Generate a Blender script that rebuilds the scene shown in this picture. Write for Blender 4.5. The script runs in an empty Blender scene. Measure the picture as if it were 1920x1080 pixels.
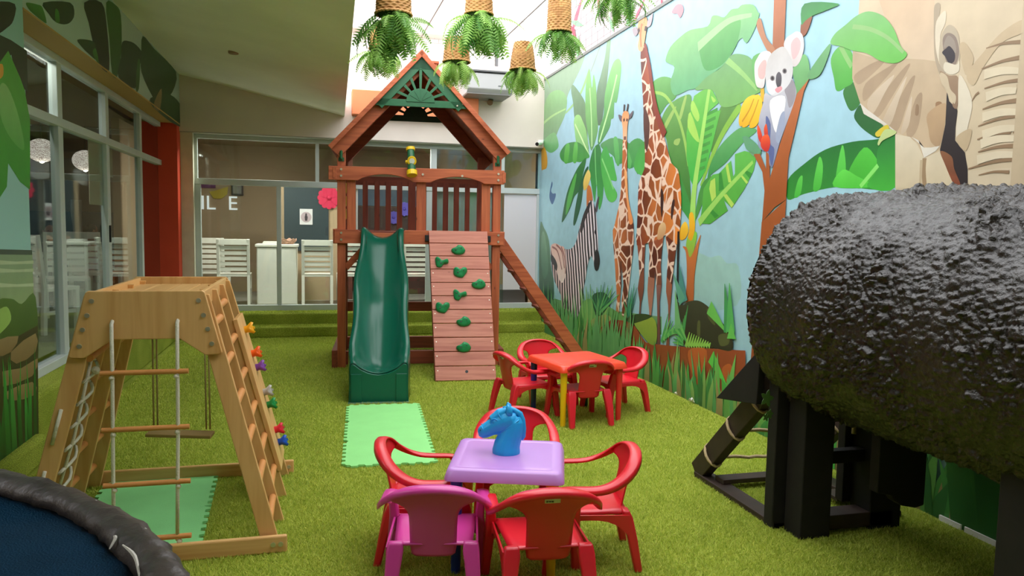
import bpy, bmesh, math, random
import numpy as np
from mathutils import Vector, Matrix
from mathutils.geometry import tessellate_polygon

random.seed(7)
scene = bpy.context.scene
COL = scene.collection
PI = math.pi

# ------------------------------------------------------------ camera
F_PX, CAM_H, ROLL = 1400.0, 1.6, 0.018
_du = -370 * math.cos(ROLL) - 120 * math.sin(ROLL)
_dv = 370 * math.sin(ROLL) - 120 * math.cos(ROLL)
_th = math.atan(-_dv / F_PX)
_ps = math.atan(-_du / F_PX * math.cos(_th))
_R0 = Vector((math.cos(_ps), -math.sin(_ps), 0))
_FW = Vector((math.sin(_ps) * math.cos(_th), math.cos(_ps) * math.cos(_th), -math.sin(_th)))
_U0 = Vector((math.sin(_ps) * math.sin(_th), math.cos(_ps) * math.sin(_th), math.cos(_th)))
_R = _R0 * math.cos(ROLL) + _U0 * math.sin(ROLL)
_U = _U0 * math.cos(ROLL) - _R0 * math.sin(ROLL)
cam_d = bpy.data.cameras.new('camera')
cam_d.sensor_width = 36.0
cam_d.lens = 36.0 * F_PX / 1920.0
cam_d.clip_start = 0.05
cam_d.clip_end = 200
cam = bpy.data.objects.new('camera', cam_d)
COL.objects.link(cam)
_m = Matrix((( _R.x, _U.x, -_FW.x), (_R.y, _U.y, -_FW.y), (_R.z, _U.z, -_FW.z))).to_4x4()
_m.translation = (0, 0, CAM_H)
cam.matrix_world = _m
scene.camera = cam

# ------------------------------------------------------------ sky and exposure
world = bpy.data.worlds.new('overcast_sky')
scene.world = world
world.use_nodes = True
_bg = world.node_tree.nodes['Background']
_bg.inputs[0].default_value = (0.97, 0.985, 1.0, 1)
_bg.inputs[1].default_value = 4.2
scene.view_settings.view_transform = 'Standard'
scene.view_settings.look = 'None'
scene.view_settings.exposure = 0.0
scene.view_settings.gamma = 1.0
scene.view_settings.use_curve_mapping = False

# ------------------------------------------------------------ measuring helpers (a picture point on a known real plane)
def ray(u, v):
    return _R * ((u - 960) / F_PX) - _U * ((v - 540) / F_PX) + _FW
def at_x(u, v, X):
    d = ray(u, v); t = X / d.x
    return Vector((X, d.y * t, CAM_H + d.z * t))
def at_y(u, v, Y):
    d = ray(u, v); t = Y / d.y
    return Vector((d.x * t, Y, CAM_H + d.z * t))
def at_z(u, v, z=0.0):
    d = ray(u, v); t = (z - CAM_H) / d.z
    return Vector((d.x * t, d.y * t, z))

# ------------------------------------------------------------ materials
def lin(c):
    return tuple(((x / 255) / 12.92 if x / 255 <= 0.04045 else ((x / 255 + 0.055) / 1.055) ** 2.4) for x in c[:3])
MATS = {}
def mat(name, rgb, rough=0.5, spec=0.5, noise=0.0, nscale=8.0, stretch=(1, 1, 1), bump=0.0, bscale=60.0, metal=0.0, coat=0.0, emit=None, estr=0.0):
    if name in MATS:
        return MATS[name]
    m = bpy.data.materials.new(name); m.use_nodes = True
    nt = m.node_tree; N = nt.nodes; Lk = nt.links
    b = N['Principled BSDF']
    c = lin(rgb)
    b.inputs['Base Color'].default_value = (*c, 1)
    b.inputs['Roughness'].default_value = rough
    b.inputs['Metallic'].default_value = metal
    b.inputs['Specular IOR Level'].default_value = spec
    if coat: b.inputs['Coat Weight'].default_value = coat
    if emit is not None:
        b.inputs['Emission Color'].default_value = (*lin(emit), 1)
        b.inputs['Emission Strength'].default_value = estr
    if noise or bump:
        tc = N.new('ShaderNodeTexCoord'); mp = N.new('ShaderNodeMapping')
        mp.inputs['Scale'].default_value = stretch
        Lk.new(tc.outputs['Object'], mp.inputs['Vector'])
    if noise:
        n = N.new('ShaderNodeTexNoise'); n.inputs['Scale'].default_value = nscale; n.inputs['Detail'].default_value = 5
        Lk.new(mp.outputs[0], n.inputs['Vector'])
        cr = N.new('ShaderNodeValToRGB')
        lo = tuple(x * (1 - noise) for x in c); hi = tuple(min(1, x * (1 + noise)) for x in c)
        cr.color_ramp.elements[0].color = (*lo, 1); cr.color_ramp.elements[0].position = 0.3
        cr.color_ramp.elements[1].color = (*hi, 1); cr.color_ramp.elements[1].position = 0.7
        Lk.new(n.outputs['Fac'], cr.inputs[0]); Lk.new(cr.outputs[0], b.inputs['Base Color'])
    if bump:
        n2 = N.new('ShaderNodeTexNoise'); n2.inputs['Scale'].default_value = bscale; n2.inputs['Detail'].default_value = 4
        Lk.new(mp.outputs[0], n2.inputs['Vector'])
        bp = N.new('ShaderNodeBump'); bp.inputs['Strength'].default_value = bump; bp.inputs['Distance'].default_value = 0.01
        Lk.new(n2.outputs['Fac'], bp.inputs['Height']); Lk.new(bp.outputs[0], b.inputs['Normal'])
    MATS[name] = m
    return m

def glass_mat(name, tint=(235, 242, 240), refl=0.10):
    m = bpy.data.materials.new(name); m.use_nodes = True
    nt = m.node_tree; N = nt.nodes; Lk = nt.links
    N.remove(N['Principled BSDF'])
    tr = N.new('ShaderNodeBsdfTransparent'); tr.inputs[0].default_value = (*lin(tint), 1)
    gl = N.new('ShaderNodeBsdfGlossy'); gl.inputs['Roughness'].default_value = 0.03; gl.inputs['Color'].default_value = (0.9, 0.95, 0.95, 1)
    fr = N.new('ShaderNodeLayerWeight'); fr.inputs['Blend'].default_value = 0.35
    ml = N.new('ShaderNodeMath'); ml.operation = 'MULTIPLY_ADD'; ml.inputs[1].default_value = 0.26; ml.inputs[2].default_value = refl
    mx = N.new('ShaderNodeMixShader')
    Lk.new(fr.outputs['Facing'], ml.inputs[0]); Lk.new(ml.outputs[0], mx.inputs[0])
    Lk.new(tr.outputs[0], mx.inputs[1]); Lk.new(gl.outputs[0], mx.inputs[2])
    Lk.new(mx.outputs[0], N['Material Output'].inputs['Surface'])
    MATS[name] = m
    return m

def wood_mat(name, rgb, dark, axis, rough=0.5, scale=6.0, knots=True):
    """grain runs along the given object axis"""
    if name in MATS: return MATS[name]
    m = bpy.data.materials.new(name); m.use_nodes = True
    nt = m.node_tree; N = nt.nodes; Lk = nt.links; b = N['Principled BSDF']
    b.inputs['Roughness'].default_value = rough
    tc = N.new('ShaderNodeTexCoord'); mp = N.new('ShaderNodeMapping')
    s = [scale * 5] * 3; s['XYZ'.index(axis)] = scale * 0.35
    mp.inputs['Scale'].default_value = s
    Lk.new(tc.outputs['Object'], mp.inputs['Vector'])
    n = N.new('ShaderNodeTexNoise'); n.inputs['Scale'].default_value = 1.0; n.inputs['Detail'].default_value = 6; n.inputs['Distortion'].default_value = 0.6
    Lk.new(mp.outputs[0], n.inputs['Vector'])
    cr = N.new('ShaderNodeValToRGB')
    cr.color_ramp.elements[0].color = (*lin(dark), 1); cr.color_ramp.elements[0].position = 0.28
    cr.color_ramp.elements[1].color = (*lin(rgb), 1); cr.color_ramp.elements[1].position = 0.62
    Lk.new(n.outputs['Fac'], cr.inputs[0])
    out = cr.outputs[0]
    if knots:
        v = N.new('ShaderNodeTexVoronoi'); v.inputs['Scale'].default_value = 1.0
        mp2 = N.new('ShaderNodeMapping'); s2 = [9.0] * 3; s2['XYZ'.index(axis)] = 3.5; mp2.inputs['Scale'].default_value = s2
        Lk.new(tc.outputs['Object'], mp2.inputs['Vector']); Lk.new(mp2.outputs[0], v.inputs['Vector'])
        r2 = N.new('ShaderNodeValToRGB'); r2.color_ramp.elements[0].color = (0.25, 0.2, 0.18, 1); r2.color_ramp.elements[0].position = 0.035
        r2.color_ramp.elements[1].color = (1, 1, 1, 1); r2.color_ramp.elements[1].position = 0.085
        Lk.new(v.outputs['Distance'], r2.inputs[0])
        mx = N.new('ShaderNodeMix'); mx.data_type = 'RGBA'; mx.blend_type = 'MULTIPLY'; mx.inputs['Factor'].default_value = 0.8
        Lk.new(out, mx.inputs['A']); Lk.new(r2.outputs[0], mx.inputs['B']); out = mx.outputs['Result']
    Lk.new(out, b.inputs['Base Color'])
    bp = N.new('ShaderNodeBump'); bp.inputs['Strength'].default_value = 0.15; bp.inputs['Distance'].default_value = 0.004
    Lk.new(n.outputs['Fac'], bp.inputs['Height']); Lk.new(bp.outputs[0], b.inputs['Normal'])
    MATS[name] = m
    return m

def turf_mat():
    m = bpy.data.materials.new('artificial_turf'); m.use_nodes = True
    nt = m.node_tree; N = nt.nodes; Lk = nt.links; b = N['Principled BSDF']
    b.inputs['Roughness'].default_value = 0.75; b.inputs['Specular IOR Level'].default_value = 0.25
    tc = N.new('ShaderNodeTexCoord')
    n1 = N.new('ShaderNodeTexNoise'); n1.inputs['Scale'].default_value = 3.0; n1.inputs['Detail'].default_value = 6
    n2 = N.new('ShaderNodeTexNoise'); n2.inputs['Scale'].default_value = 140.0; n2.inputs['Detail'].default_value = 4
    for n in (n1, n2): Lk.new(tc.outputs['Object'], n.inputs['Vector'])
    c1 = N.new('ShaderNodeValToRGB')
    c1.color_ramp.elements[0].color = (*lin((152, 170, 52)), 1); c1.color_ramp.elements[0].position = 0.3
    c1.color_ramp.elements[1].color = (*lin((188, 200, 78)), 1); c1.color_ramp.elements[1].position = 0.7
    c2 = N.new('ShaderNodeValToRGB')
    c2.color_ramp.elements[0].color = (0.45, 0.45, 0.4, 1); c2.color_ramp.elements[0].position = 0.32
    c2.color_ramp.elements[1].color = (1.15, 1.15, 1.1, 1); c2.color_ramp.elements[1].position = 0.66
    Lk.new(n1.outputs['Fac'], c1.inputs[0]); Lk.new(n2.outputs['Fac'], c2.inputs[0])
    mx = N.new('ShaderNodeMix'); mx.data_type = 'RGBA'; mx.blend_type = 'MULTIPLY'; mx.inputs['Factor'].default_value = 1.0
    Lk.new(c1.outputs[0], mx.inputs['A']); Lk.new(c2.outputs[0], mx.inputs['B']); Lk.new(mx.outputs['Result'], b.inputs['Base Color'])
    bp = N.new('ShaderNodeBump'); bp.inputs['Strength'].default_value = 0.8; bp.inputs['Distance'].default_value = 0.02
    Lk.new(n2.outputs['Fac'], bp.inputs['Height']); Lk.new(bp.outputs[0], b.inputs['Normal'])
    MATS['turf'] = m
    return m

# ------------------------------------------------------------ mesh building
ORG = {}
class MB:
    """collects shapes; build() links them as ONE mesh object"""
    def __init__(s): s.v = []; s.f = []; s.mi = []; s.cur = 0
    def add(s, vs, fs):
        o = len(s.v); s.v += [Vector(p) for p in vs]
        for f in fs: s.f.append(tuple(i + o for i in f)); s.mi.append(s.cur)
        return s
    def box(s, lo, hi):
        x0, y0, z0 = lo; x1, y1, z1 = hi
        return s.add([(x0, y0, z0), (x1, y0, z0), (x1, y1, z0), (x0, y1, z0), (x0, y0, z1), (x1, y0, z1), (x1, y1, z1), (x0, y1, z1)],
                     [(3, 2, 1, 0), (4, 5, 6, 7), (0, 1, 5, 4), (1, 2, 6, 5), (2, 3, 7, 6), (3, 0, 4, 7)])
    def cbox(s, c, d):
        return s.box([c[i] - d[i] / 2 for i in range(3)], [c[i] + d[i] / 2 for i in range(3)])
    def beam(s, p0, p1, w, h, up=(0, 0, 1), w1=None, h1=None):
        """bar from p0 to p1, w across, h along up"""
        p0 = Vector(p0); p1 = Vector(p1); t = (p1 - p0).normalized(); up = Vector(up)
        a = t.cross(up)
        if a.length < 1e-5: a = t.cross(Vector((1, 0, 0)))
        a.normalize(); b = a.cross(t).normalized()
        w1 = w if w1 is None else w1; h1 = h if h1 is None else h1
        vs = []
        for p, ww, hh in ((p0, w, h), (p1, w1, h1)):
            for i, j in ((-1, -1), (1, -1), (1, 1), (-1, 1)): vs.append(p + a * (i * ww / 2) + b * (j * hh / 2))
        return s.add(vs, [(0, 1, 2, 3), (7, 6, 5, 4), (1, 0, 4, 5), (2, 1, 5, 6), (3, 2, 6, 7), (0, 3, 7, 4)])
    def tube(s, pts, r, n=8, cap=True, flat=1.0):
        pts = [Vector(p) for p in pts]; m = len(pts)
        rs = r if isinstance(r, (list, tuple)) else [r] * m
        t0 = (pts[1] - pts[0]).normalized()
        a = t0.cross(Vector((0, 0, 1)))
        if a.length < 1e-4: a = t0.cross(Vector((0, 1, 0)))
        a.normalize(); vs = []
        for i, p in enumerate(pts):
            t = (pts[min(i + 1, m - 1)] - pts[max(i - 1, 0)]).normalized()
            a = (a - t * a.dot(t)).normalized(); b = t.cross(a)
            for k in range(n):
                q = 2 * PI * k / n; vs.append(p + (a * math.cos(q) + b * (math.sin(q) * flat)) * rs[i])
        fs = [(i * n + k, i * n + (k + 1) % n, (i + 1) * n + (k + 1) % n, (i + 1) * n + k) for i in range(m - 1) for k in range(n)]
        if cap: fs += [tuple(range(n))[::-1], tuple((m - 1) * n + k for k in range(n))]
        return s.add(vs, fs)
    def cyl(s, p0, p1, r, n=12, r1=None): return s.tube([p0, p1], [r, r if r1 is None else r1], n)
    def lathe(s, prof, n=24, c=(0, 0, 0), sy=1.0):
        """prof: (radius, z) from bottom to top about the z axis through c"""
        vs = []; fs = []; m = len(prof)
        for r, z in prof:
            for k in range(n):
                q = 2 * PI * k / n; vs.append((c[0] + r * math.cos(q), c[1] + r * math.sin(q) * sy, c[2] + z))
        for i in range(m - 1):
            for k in range(n): fs.append((i * n + k, i * n + (k + 1) % n, (i + 1) * n + (k + 1) % n, (i + 1) * n + k))
        if prof[0][0] > 1e-4: fs.append(tuple(range(n))[::-1])
        if prof[-1][0] > 1e-4: fs.append(tuple((m - 1) * n + k for k in range(n)))
        return s.add(vs, fs)
    def prism(s, poly, o, ax, ay, th):
        """outline poly in the plane o + x*ax + y*ay, th thick on both sides of nothing but +normal"""
        o = Vector(o); ax = Vector(ax); ay = Vector(ay); nn = ax.cross(ay).normalized() * th
        n = len(poly); a = [o + ax * x + ay * y for x, y in poly]
        tri = tessellate_polygon([[Vector((x, y, 0)) for x, y in poly]])
        area = sum(poly[i][0] * poly[(i + 1) % n][1] - poly[(i + 1) % n][0] * poly[i][1] for i in range(n))
        fs = []
        for t in tri:
            x = [poly[i] for i in t]
            ar = (x[1][0] - x[0][0]) * (x[2][1] - x[0][1]) - (x[2][0] - x[0][0]) * (x[1][1] - x[0][1])
            t = tuple(t) if ar > 0 else tuple(t)[::-1]
            fs.append(tuple(i + n for i in t)); fs.append(t[::-1])
        for i in range(n):
            j = (i + 1) % n
            fs.append((i, j, j + n, i + n) if area > 0 else (j, i, i + n, j + n))
        return s.add(a + [p + nn for p in a], fs)
    def grid(s, fn, nu, nv, closeu=False, flip=False):
        vs = [fn(i / (nu if closeu else nu - 1), j / (nv - 1)) for j in range(nv) for i in range(nu)]
        fs = []
        for j in range(nv - 1):
            for i in range(nu if closeu else nu - 1):
                k = (i + 1) % nu
                q = (j * nu + i, j * nu + k, (j + 1) * nu + k, (j + 1) * nu + i)
                fs.append(q[::-1] if flip else q)
        return s.add(vs, fs)
    def ball(s, c, r, nu=14, nv=9):
        r = r if isinstance(r, (list, tuple)) else (r, r, r); c = Vector(c)
        return s.grid(lambda u, v: c + Vector((r[0] * math.cos(2 * PI * u) * math.sin(PI * v), r[1] * math.sin(2 * PI * u) * math.sin(PI * v), -r[2] * math.cos(PI * v))), nu, nv, True)
    def mesh(s, name, mats, smooth=False, org=(0, 0, 0)):
        org = Vector(org)
        me = bpy.data.meshes.new(name)
        me.from_pydata([p - org for p in s.v], [], s.f)
        for m in (mats if isinstance(mats, (list, tuple)) else [mats]): me.materials.append(m)
        if isinstance(mats, (list, tuple)) and len(mats) > 1:
            me.polygons.foreach_set('material_index', s.mi)
        if smooth: me.polygons.foreach_set('use_smooth', [True] * len(me.polygons))
        me.update(); return me
    def build(s, name, mats, parent=None, smooth=False, bevel=0.0, solid=0.0, seg=2, auto=False, sub=0, local=False):
        org = Vector((0, 0, 0)) if (parent is None or local) else ORG.get(parent.name, Vector((0, 0, 0)))
        me = s.mesh(name, mats, smooth or auto, org)
        o = bpy.data.objects.new(name, me); COL.objects.link(o)
        ORG[o.name] = org
        if parent is not None: o.parent = parent
        if solid:
            md = o.modifiers.new('thickness', 'SOLIDIFY'); md.thickness = solid; md.offset = 0
        if bevel:
            md = o.modifiers.new('bevel', 'BEVEL'); md.width = bevel; md.segments = seg; md.limit_method = 'ANGLE'; md.angle_limit = math.radians(35)
        if sub:
            md = o.modifiers.new('sub', 'SUBSURF'); md.levels = sub; md.render_levels = sub
        if auto: 
            try: me.set_sharp_from_angle(angle=math.radians(40))
            except Exception: pass
        return o

def thing(name, label, cat, loc=(0, 0, 0), rz=0.0, group=None, world=True):
    """Empty at the thing's base; world=True: its parts are written in scene coordinates"""
    o = bpy.data.objects.new(name, None); COL.objects.link(o)
    o.empty_display_size = 0.1
    o.location = loc; o.rotation_euler = (0, 0, rz)
    o['label'] = label; o['category'] = cat
    if group: o['group'] = group
    ORG[o.name] = Vector(loc) if world else Vector((0, 0, 0))
    return o
def tag(o, label, cat, group=None):
    o['label'] = label; o['category'] = cat
    if group: o['group'] = group
    return o
def struct(o, label=None):
    o['kind'] = 'structure'
    if label: o['label'] = label
    return o
def recenter(o):
    """origin of a top-level mesh to the middle of its base"""
    me = o.data; n = len(me.vertices); a = np.empty(n * 3); me.vertices.foreach_get('co', a); a = a.reshape(-1, 3)
    c = Vector(((a[:, 0].min() + a[:, 0].max()) / 2, (a[:, 1].min() + a[:, 1].max()) / 2, a[:, 2].min()))
    me.transform(Matrix.Translation(-c)); o.location = c; ORG[o.name] = c
    return o
def copy_tree(o, parent=None):
    c = o.copy(); COL.objects.link(c)
    if parent is not None: c.parent = parent
    for ch in o.children: copy_tree(ch, c)
    return c
def catmull(pts, n=6, closed=True):
    P = [Vector((p[0], p[1], 0)) if len(p) == 2 else Vector(p) for p in pts]; m = len(P); out = []
    for i in range(m if closed else m - 1):
        if closed: p0, p1, p2, p3 = P[(i - 1) % m], P[i], P[(i + 1) % m], P[(i + 2) % m]
        else: p0, p1, p2, p3 = P[max(i - 1, 0)], P[i], P[i + 1], P[min(i + 2, m - 1)]
        for k in range(n):
            t = k / n
            out.append(0.5 * ((2 * p1) + (p2 - p0) * t + (2 * p0 - 5 * p1 + 4 * p2 - p3) * t * t + (3 * p1 - p0 - 3 * p2 + p3) * t ** 3))
    if not closed: out.append(P[-1])
    return out
def lerp_tab(tab, x):
    for (a, va), (b, vb) in zip(tab, tab[1:]):
        if x <= b: 
            t = (x - a) / (b - a) if b > a else 0
            t = max(0, t); return va + (vb - va) * t
    return tab[-1][1]
# ============================================================ THE SETTING
XR, XL, XG, YF, YB = 3.43, -1.78, -2.03, 11.20, 11.42      # right wall, left wall face, left glass, back wall face, back glass
TURF = turf_mat()
M_white = mat('white_wall_paint', (222, 212, 202), 0.85, 0.2, noise=0.05, nscale=2.0)
M_soffit = mat('grey_soffit_paint', (168, 168, 158), 0.85, 0.2, noise=0.06, nscale=3)
M_ceil = mat('ceiling_paint', (240, 238, 228), 0.8, 0.2, noise=0.06, nscale=1.3)
M_red = mat('red_pillar_paint', (216, 74, 48), 0.6, 0.3, noise=0.05, nscale=3)
M_tan = mat('tan_paint', (186, 150, 92), 0.7, 0.3)
M_alu = mat('aluminium_frame', (196, 204, 203), 0.4, 0.5, noise=0.04, nscale=5)
M_glass = glass_mat('clear_window_glass', refl=0.05)
M_beige = mat('beige_inner_wall', (168, 146, 118), 0.85, 0.2, noise=0.05, nscale=2)
M_tile = mat('grey_floor_tile', (150, 148, 140), 0.35, 0.5, noise=0.08, nscale=4)
M_dark = mat('dark_brown_inner_ceiling', (96, 74, 62), 0.9, 0.1)
M_orange = mat('orange_paint', (222, 132, 90), 0.7, 0.3, noise=0.04)

floor = struct(MB().add([(-6, -5, 0), (XR, -5, 0), (XR, 10.9, 0), (-6, 10.9, 0)], [(0, 1, 2, 3)]).build('floor', TURF), 'green artificial turf floor')

# two turf covered steps below the back glazing and the low kerb at the left
for k, (y0, z) in enumerate(((10.86, 0.155), (11.08, 0.325))):
    struct(MB().box((-2.6, y0, 0), (XR, 11.46, z)).build('floor_step', TURF, bevel=0.03, seg=3), 'turf covered step below the back windows')
struct(MB().box((-2.3, 3.0, 0), (-1.72, 5.48, 0.19)).build('floor_kerb', TURF, bevel=0.03), 'turf covered kerb along the left mural')
struct(MB().box((-2.3, 5.48, 0), (-1.80, 11.3, 0.42)).build('floor_kerb', TURF, bevel=0.03), 'turf covered ledge under the left windows')

# right wall with its top rail
wall_right = struct(MB().box((XR, -5.0, 0), (XR + 0.15, 11.6, 3.87)).build('wall_right', mat('mural_sky', (160, 200, 212), 0.42, 0.4)), 'long right wall printed with a jungle animal mural')
struct(MB().box((XR - 0.015, -5.0, 3.865), (XR + 0.165, 11.6, 3.90)).build('trim_1', mat('grey_capping', (120, 122, 118), 0.5)), 'thin grey capping on the right wall')
# torn white skirting at the foot of the mural
sk = MB()
for (u0, v0, u1, v1) in ((1770, 974, 1822, 992), (1822, 996, 1886, 1028)):
    a = at_z(u0, v0, 0.0); b = at_z(u1, v1, 0.0)
    sk.box((XR - 0.034, min(a.y, b.y), 0), (XR - 0.022, max(a.y, b.y), 0.03))
struct(sk.build('baseboard_right', mat('white_torn_strip', (225, 226, 222), 0.6)), 'torn white strip at the foot of the right wall')

# back wall above the glazing
zb = 2.84
wall_back = struct(MB().box((-1.95, YF, zb), (XR, YF + 0.3, 4.02)).build('wall_back', M_white), 'white wall above the back windows')
struct(MB().box((-1.95, YF + 0.012, zb - 0.012), (XR, YB + 0.05, zb)).build('trim_2', M_soffit, bevel=0.004), 'grey soffit over the back windows')
struct(MB().box((-1.79, YF + 0.05, 0.3), (-1.63, YB + 0.06, zb)).build('wall_left_end', mat('cream_pillar_paint', (214, 210, 190), 0.8, 0.2, noise=0.05)), 'narrow cream pillar at the left back corner')
op = at_y(660, 171, 11.1); oq = at_y(897, 250, 11.1)
struct(MB().box((0.52, 11.02, 3.17), (2.36, YF + 0.01, 3.52)).build('trim_3', M_orange, bevel=0.01), 'orange painted box on the back wall')

# left wall: mural panel, mural lintel, tan soffit, red pillar
wall_left = struct(MB().box((XL - 0.2, 3.0, 0.0), (XL, 5.48, 3.62)).build('wall_left', mat('mural_sky_left', (150, 196, 188), 0.5, 0.4)), 'left wall panel printed with jungle leaves')
wall_lintel = struct(MB().box((XL - 0.3, 5.48, 2.93), (XL, 11.4, 3.62)).build('wall_left_lintel', mat('mural_sky_lintel', (178, 200, 190), 0.5, 0.4)), 'mural lintel above the left windows')
struct(MB().box((XG - 0.04, 5.48, 2.918), (XL + 0.004, 11.4, 2.932)).build('trim_4', M_tan), 'tan soffit strip under the mural lintel')
struct(MB().box((-2.24, 11.0, 0.0), (XL - 0.01, 11.38, 2.92)).build('wall_pillar', M_red), 'red pillar at the end of the left windows')

# sloping ceiling slab over the left side
cl = [Vector((-1.9, -4, 3.62)), Vector((-1.9, 11.3, 3.62))]
slope = (3.156 - 3.60) / (0.422 + 1.78)
def ceil_z(x): return 3.60 + slope * (x + 1.78)
def on_ceil(u, v):
    d = ray(u, v); t = (3.60 + slope * 1.78 - CAM_H) / (d.z - slope * d.x)
    return Vector((d.x * t, d.y * t, CAM_H + d.z * t))
e1 = on_ceil(645, 222); e2 = on_ceil(664, 12)
dirv = (e2 - e1) / (e2.y - e1.y)
e3 = e1 + dirv * (-4 - e1.y)
cs = [Vector((-2.2, -4, ceil_z(-2.2))), Vector((e3.x, -4, ceil_z(e3.x))), Vector((e1.x, 11.25, ceil_z(e1.x))), Vector((-2.2, 11.25, ceil_z(-2.2)))]
cm = MB().add(cs + [p + Vector((0, 0, 0.16)) for p in cs], [(3, 2, 1, 0), (4, 5, 6, 7), (0, 1, 5, 4), (1, 2, 6, 5), (2, 3, 7, 6), (3, 0, 4, 7)])
struct(cm.build('ceiling', M_ceil), 'pale sloping ceiling slab over the left side')
q_ = on_ceil(438, 98)
tag(recenter(MB().lathe([(0.05, -0.012), (0.055, 0.0), (0.055, 0.03)], 20, (q_.x, q_.y, q_.z - 0.005)).build('recessed_fitting', mat('brown_ceiling_fitting', (150, 116, 84), 0.7))), 'small brown round fitting set in the sloping ceiling', 'ceiling fitting')
# unseen roof and walls behind the photographer, sized and toned to shape the light
struct(MB().box((-6.0, -5, 3.9), (XR + 0.3, 0.9, 4.05)).build('ceiling_rear', mat('rear_bounce_paint', (200, 190, 174), 0.9)))
struct(MB().box((-6.0, -5.1, 0), (XR + 0.3, -5, 4.0)).build('wall_front', mat('rear_bounce_paint', (200, 190, 174), 0.9)))

struct(MB().box((-6.1, -5.0, 0), (-6.0, 3.0, 4.0)).build('sky_block_wall', mat('rear_bounce_paint', (200, 190, 174), 0.9)))  # unseen side wall, added to keep sky light out
# ---------------------------------------------------------------- glazing
def bar(mb, p, q): mb.box([min(a, b) for a, b in zip(p, q)], [max(a, b) for a, b in zip(p, q)])
# left glazing: frame bars as parts, panes as parts
wl = struct(bpy.data.objects.new('window_1', None), 'tall aluminium framed glazing of the left dining room'); COL.objects.link(wl)
Ym = [at_x(u, 300, XG).y for u in (108, 197, 260, 309)]
Ys = [5.45] + Ym + [11.05]
for i, y in enumerate(Ym):
    for z0, z1 in ((0.47, 2.36), (2.40, 2.9)):
        m = MB()
        m.box((XG - 0.03, y - 0.075, z0), (XG + 0.035, y - 0.015, z1)); m.box((XG - 0.03, y + 0.015, z0), (XG + 0.025, y + 0.075, z1))
        m.box((XG - 0.02, y - 0.015, z0), (XG + 0.015, y + 0.015, z1))
        m.build('mullion', M_alu, wl, bevel=0.004)
for z0, z1, d in ((0.42, 0.49, 0.05), (2.35, 2.42, 0.045), (2.86, 2.92, 0.04)):
    MB().box((XG - 0.04, 5.3, z0), (XG + d, 11.05, z1)).build('rail', M_alu, wl, bevel=0.005)
for i in range(5):
    for z0, z1 in ((0.48, 2.36), (2.41, 2.87)):
        MB().box((XG - 0.004, Ys[i] + 0.06, z0), (XG + 0.002, Ys[i + 1] - 0.06, z1)).build('pane', M_glass, wl)
# a door pull and its lock on the third leaf
MB().box((XG + 0.03, Ym[1] - 0.06, 1.38), (XG + 0.05, Ym[1] - 0.03, 1.55)).build('door_lock', mat('black_plastic', (25, 25, 25), 0.4), wl)

# back glazing
wb = struct(bpy.data.objects.new('window_2', None), 'aluminium framed glazing of the rear rooms'); COL.objects.link(wb)
def bx(u): return at_y(u, 430, YB).x
zt0, zt1, zs0, zs1, zh = 2.13, 2.215, 0.325, 0.41, 2.83
def vbar(u0, u1, z0, z1, d=0.05, m=M_alu, name='mullion'):
    return MB().box((bx(u0), YB - d, z0), (bx(u1), YB + 0.02, z1)).build(name, m, wb, bevel=0.004)
for u0, u1 in ((365, 378), (519, 527.5), (798, 811)): vbar(u0, u1, zs1, zt0)
for u0, u1 in ((365, 373), (592, 598.5), (806, 817), (938, 943)): vbar(u0, u1, zt1, zh - 0.06)
vbar(640, 646, zs1, zt0); vbar(1004, 1013, zs1, zt0)
MB().box((bx(365), YB - 0.06, zt0), (XR, YB + 0.02, zt1)).build('rail', M_alu, wb, bevel=0.004)
MB().box((bx(365), YB - 0.07, zs0), (XR, YB + 0.02, zs1)).build('rail', M_alu, wb, bevel=0.004)
MB().box((bx(365), YB - 0.06, zh - 0.06), (XR, YB + 0.02, zh)).build('rail', M_alu, wb, bevel=0.004)
for u0, u1 in ((378, 519), (527, 640), (646, 798), (811, 945)):
    MB().box((bx(u0), YB - 0.012, zs1), (bx(u1), YB - 0.006, zt0)).build('pane', M_glass, wb)
for u0, u1 in ((373, 592), (598, 806), (817, 938), (943, 1013)):
    MB().box((bx(u0), YB - 0.012, zt1), (bx(u1), YB - 0.006, zh - 0.06)).build('pane', M_glass, wb)
# white blind hanging behind the last pane and pale opal panel beside it
MB().box((bx(944), YB - 0.02, 0.62), (bx(1004), YB - 0.014, 2.125)).build('blind', mat('white_blind', (222, 216, 222), 0.7), wb)
MB().box((bx(812), YB + 0.03, zs1), (bx(940), YB + 0.035, zt0)).build('opal_panel', mat('opal_glass', (168, 172, 166), 0.3), wb)
# white sash of the serving hatch
for u0, u1, v0, v1 in ((667, 671, 343, 437), (783, 798, 343, 437), (667, 798, 341, 346), (667, 798, 434, 438)):
    a = at_y(u0, v1, YB - 0.02); b = at_y(u1, v0, YB - 0.02)
    MB().box((a.x, YB - 0.03, a.z), (b.x, YB, b.z)).build('sash', mat('white_sash', (232, 232, 230), 0.5), wb)

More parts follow.
